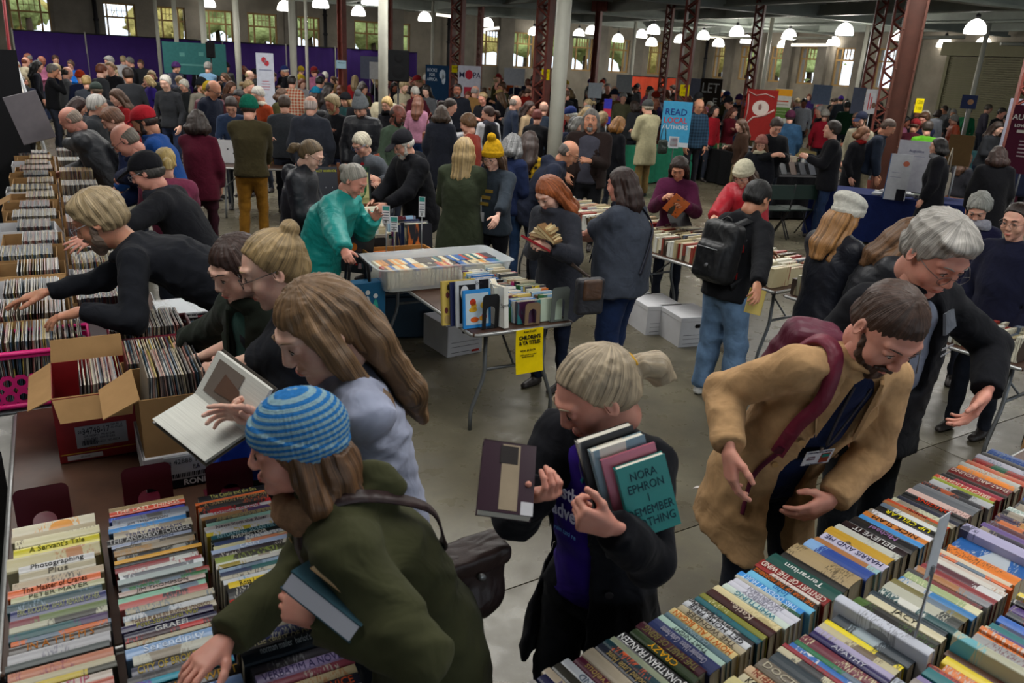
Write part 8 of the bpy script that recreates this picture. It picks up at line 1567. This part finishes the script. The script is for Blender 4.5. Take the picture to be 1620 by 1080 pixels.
for _ in range(60000):
    if len(cand) >= 225: break
    Y = 10.5+25.5*rc_.random()**.8; px = rc_.uniform(-10, 1640); X = (px-810)/1336*Y
    p = W3(X, Y, 0); a, b_ = (p-CORN)@ua, (p-CORN)@ub
    if a > -1.2 or b_ < 2.2 or a < -34: continue
    if Y < 20 and 930 < px < 1300 and Y < 15: continue
    if px < 620 and b_ < 4.6: continue
    if px < 330 and Y < 11.5: continue
    if 560 < px < 900 and Y < 12: continue
    if 1280 < px < 1640 and Y < 13.5: continue
    if any(abs((p-c_[0])@u_) < l_+.28 and abs((p-c_[0])@W3(-u_[1], u_[0], 0)) < w_+.28 for c_, u_, l_, w_ in TABS): continue
    if any((X-x)**2+(Y-y)**2 < .2 for x, y in SOLID): continue
    if any(Y < my-.3 and my-Y < 8 and abs((X/Y-mx/my))*1336 < (14 if my > 12 else 26) for mx, my in mids): continue
    if any((X-x)**2+(Y-y)**2 < (.50 if Y > 18 else .62)**2 for x, y in occupied): continue
    occupied.append((X, Y)); cand.append((px, Y, X))
cand.sort(key=lambda c: c[1])
for px, Y, X in cand:
    for tr in range(400):
        ti = rc_.randrange(len(TP)); hn, hc = rc_.choice(HC_[5:] if (ti == 1 and rc_.random() < .3) else HC_); tn, tc = rc_.choices(TCOL, [12, 8, 7, 4, 1.4, 1.2, 1.5, 1.6, .6, 1.6, 1.2, 1.4, .8, .7, .5, .6, 2, .8, .5, 1])[0]
        lm = landmark(px, Y); far = 'nearer ' if Y < 17 else 'far ' if Y > 27 else ''
        if ti in (4, 6, 10): lb = '%s%s, %s top, %s hair, standing %s' % (far, TD[ti], tn, hn, lm)
        else: lb = '%s%s haired %s in %s top %s' % (far, hn, TD[ti].replace(' haired', ''), tn, lm)
        lb = lb.replace('haired short man', 'short haired man').replace('haired balding man', 'balding man').replace('haired long woman', 'long haired woman').replace('haired curly woman', 'curly haired woman')
        if lb not in used and len(lb.split()) <= 16: break
    used.add(lb); r0, hz_, head = TP[ti]; s_ = rc_.uniform(.95, 1.05)
    if first[ti]: r = r0; ch = list(r0.children); first[ti] = False
    else:
        r = r0.copy(); C.objects.link(r); ch = []
        for c0 in r0.children: c = c0.copy(); C.objects.link(c); c.parent = r; ch.append(c)
    r.location = (X, Y, 0); r.rotation_euler = (0, 0, rc_.uniform(0, 2*PI)); r.scale = (s_, s_, s_); r['label'] = lb; r['group'] = 'crowd among the stalls'; r['category'] = 'person'
    sk = rc_.choice(['c99a84', 'c99a84', 'c98f7c', 'd8b09c', 'b07f62', '7a4c36']); lg = rc_.choice(['1c2438', '14151a', '26304a', '3a3a3c', '6a5c40', '1a2c4c'])
    for c in ch:
        n = c.name.split('.')[0]; c.color = (*hexc({'body': sk, 'hair': hc, 'beard': hc, 'trousers': lg, 'shoe': '16130f', 'hat': rc_.choice(['14161c', '3a3c40', '1c2a5c', '7a1c20']), 'knit_hat': rc_.choice(['1c1c20', '5a5c60', '7a2418', '1a5c5c', 'a89c84', '3c2450', '8a7418'])}.get(n, tc)), 1)
    NP += 1
for i, f_ in first.items():
    if f_:
        for c in list(TP[i][0].children): D.objects.remove(c)
        D.objects.remove(TP[i][0])
# ---------------------------------------------------------------- lettering becomes plain mesh
bpy.context.view_layer.update(); dg = bpy.context.evaluated_depsgraph_get(); _done = {}
for o in [o for o in D.objects if o.type == 'FONT']:
    me = D.meshes.new_from_object(o.evaluated_get(dg)); n = D.objects.new('lettering', me); C.objects.link(n); n.parent = o.parent; n.matrix_local = o.matrix_local.copy(); n.color = o.color
    D.objects.remove(o)
for n_ in ('book.342', 'record_sleeve.331', 'record_sleeve.334'): print('LONG', D.objects[n_].get('label'), D.objects[n_].get('group'))
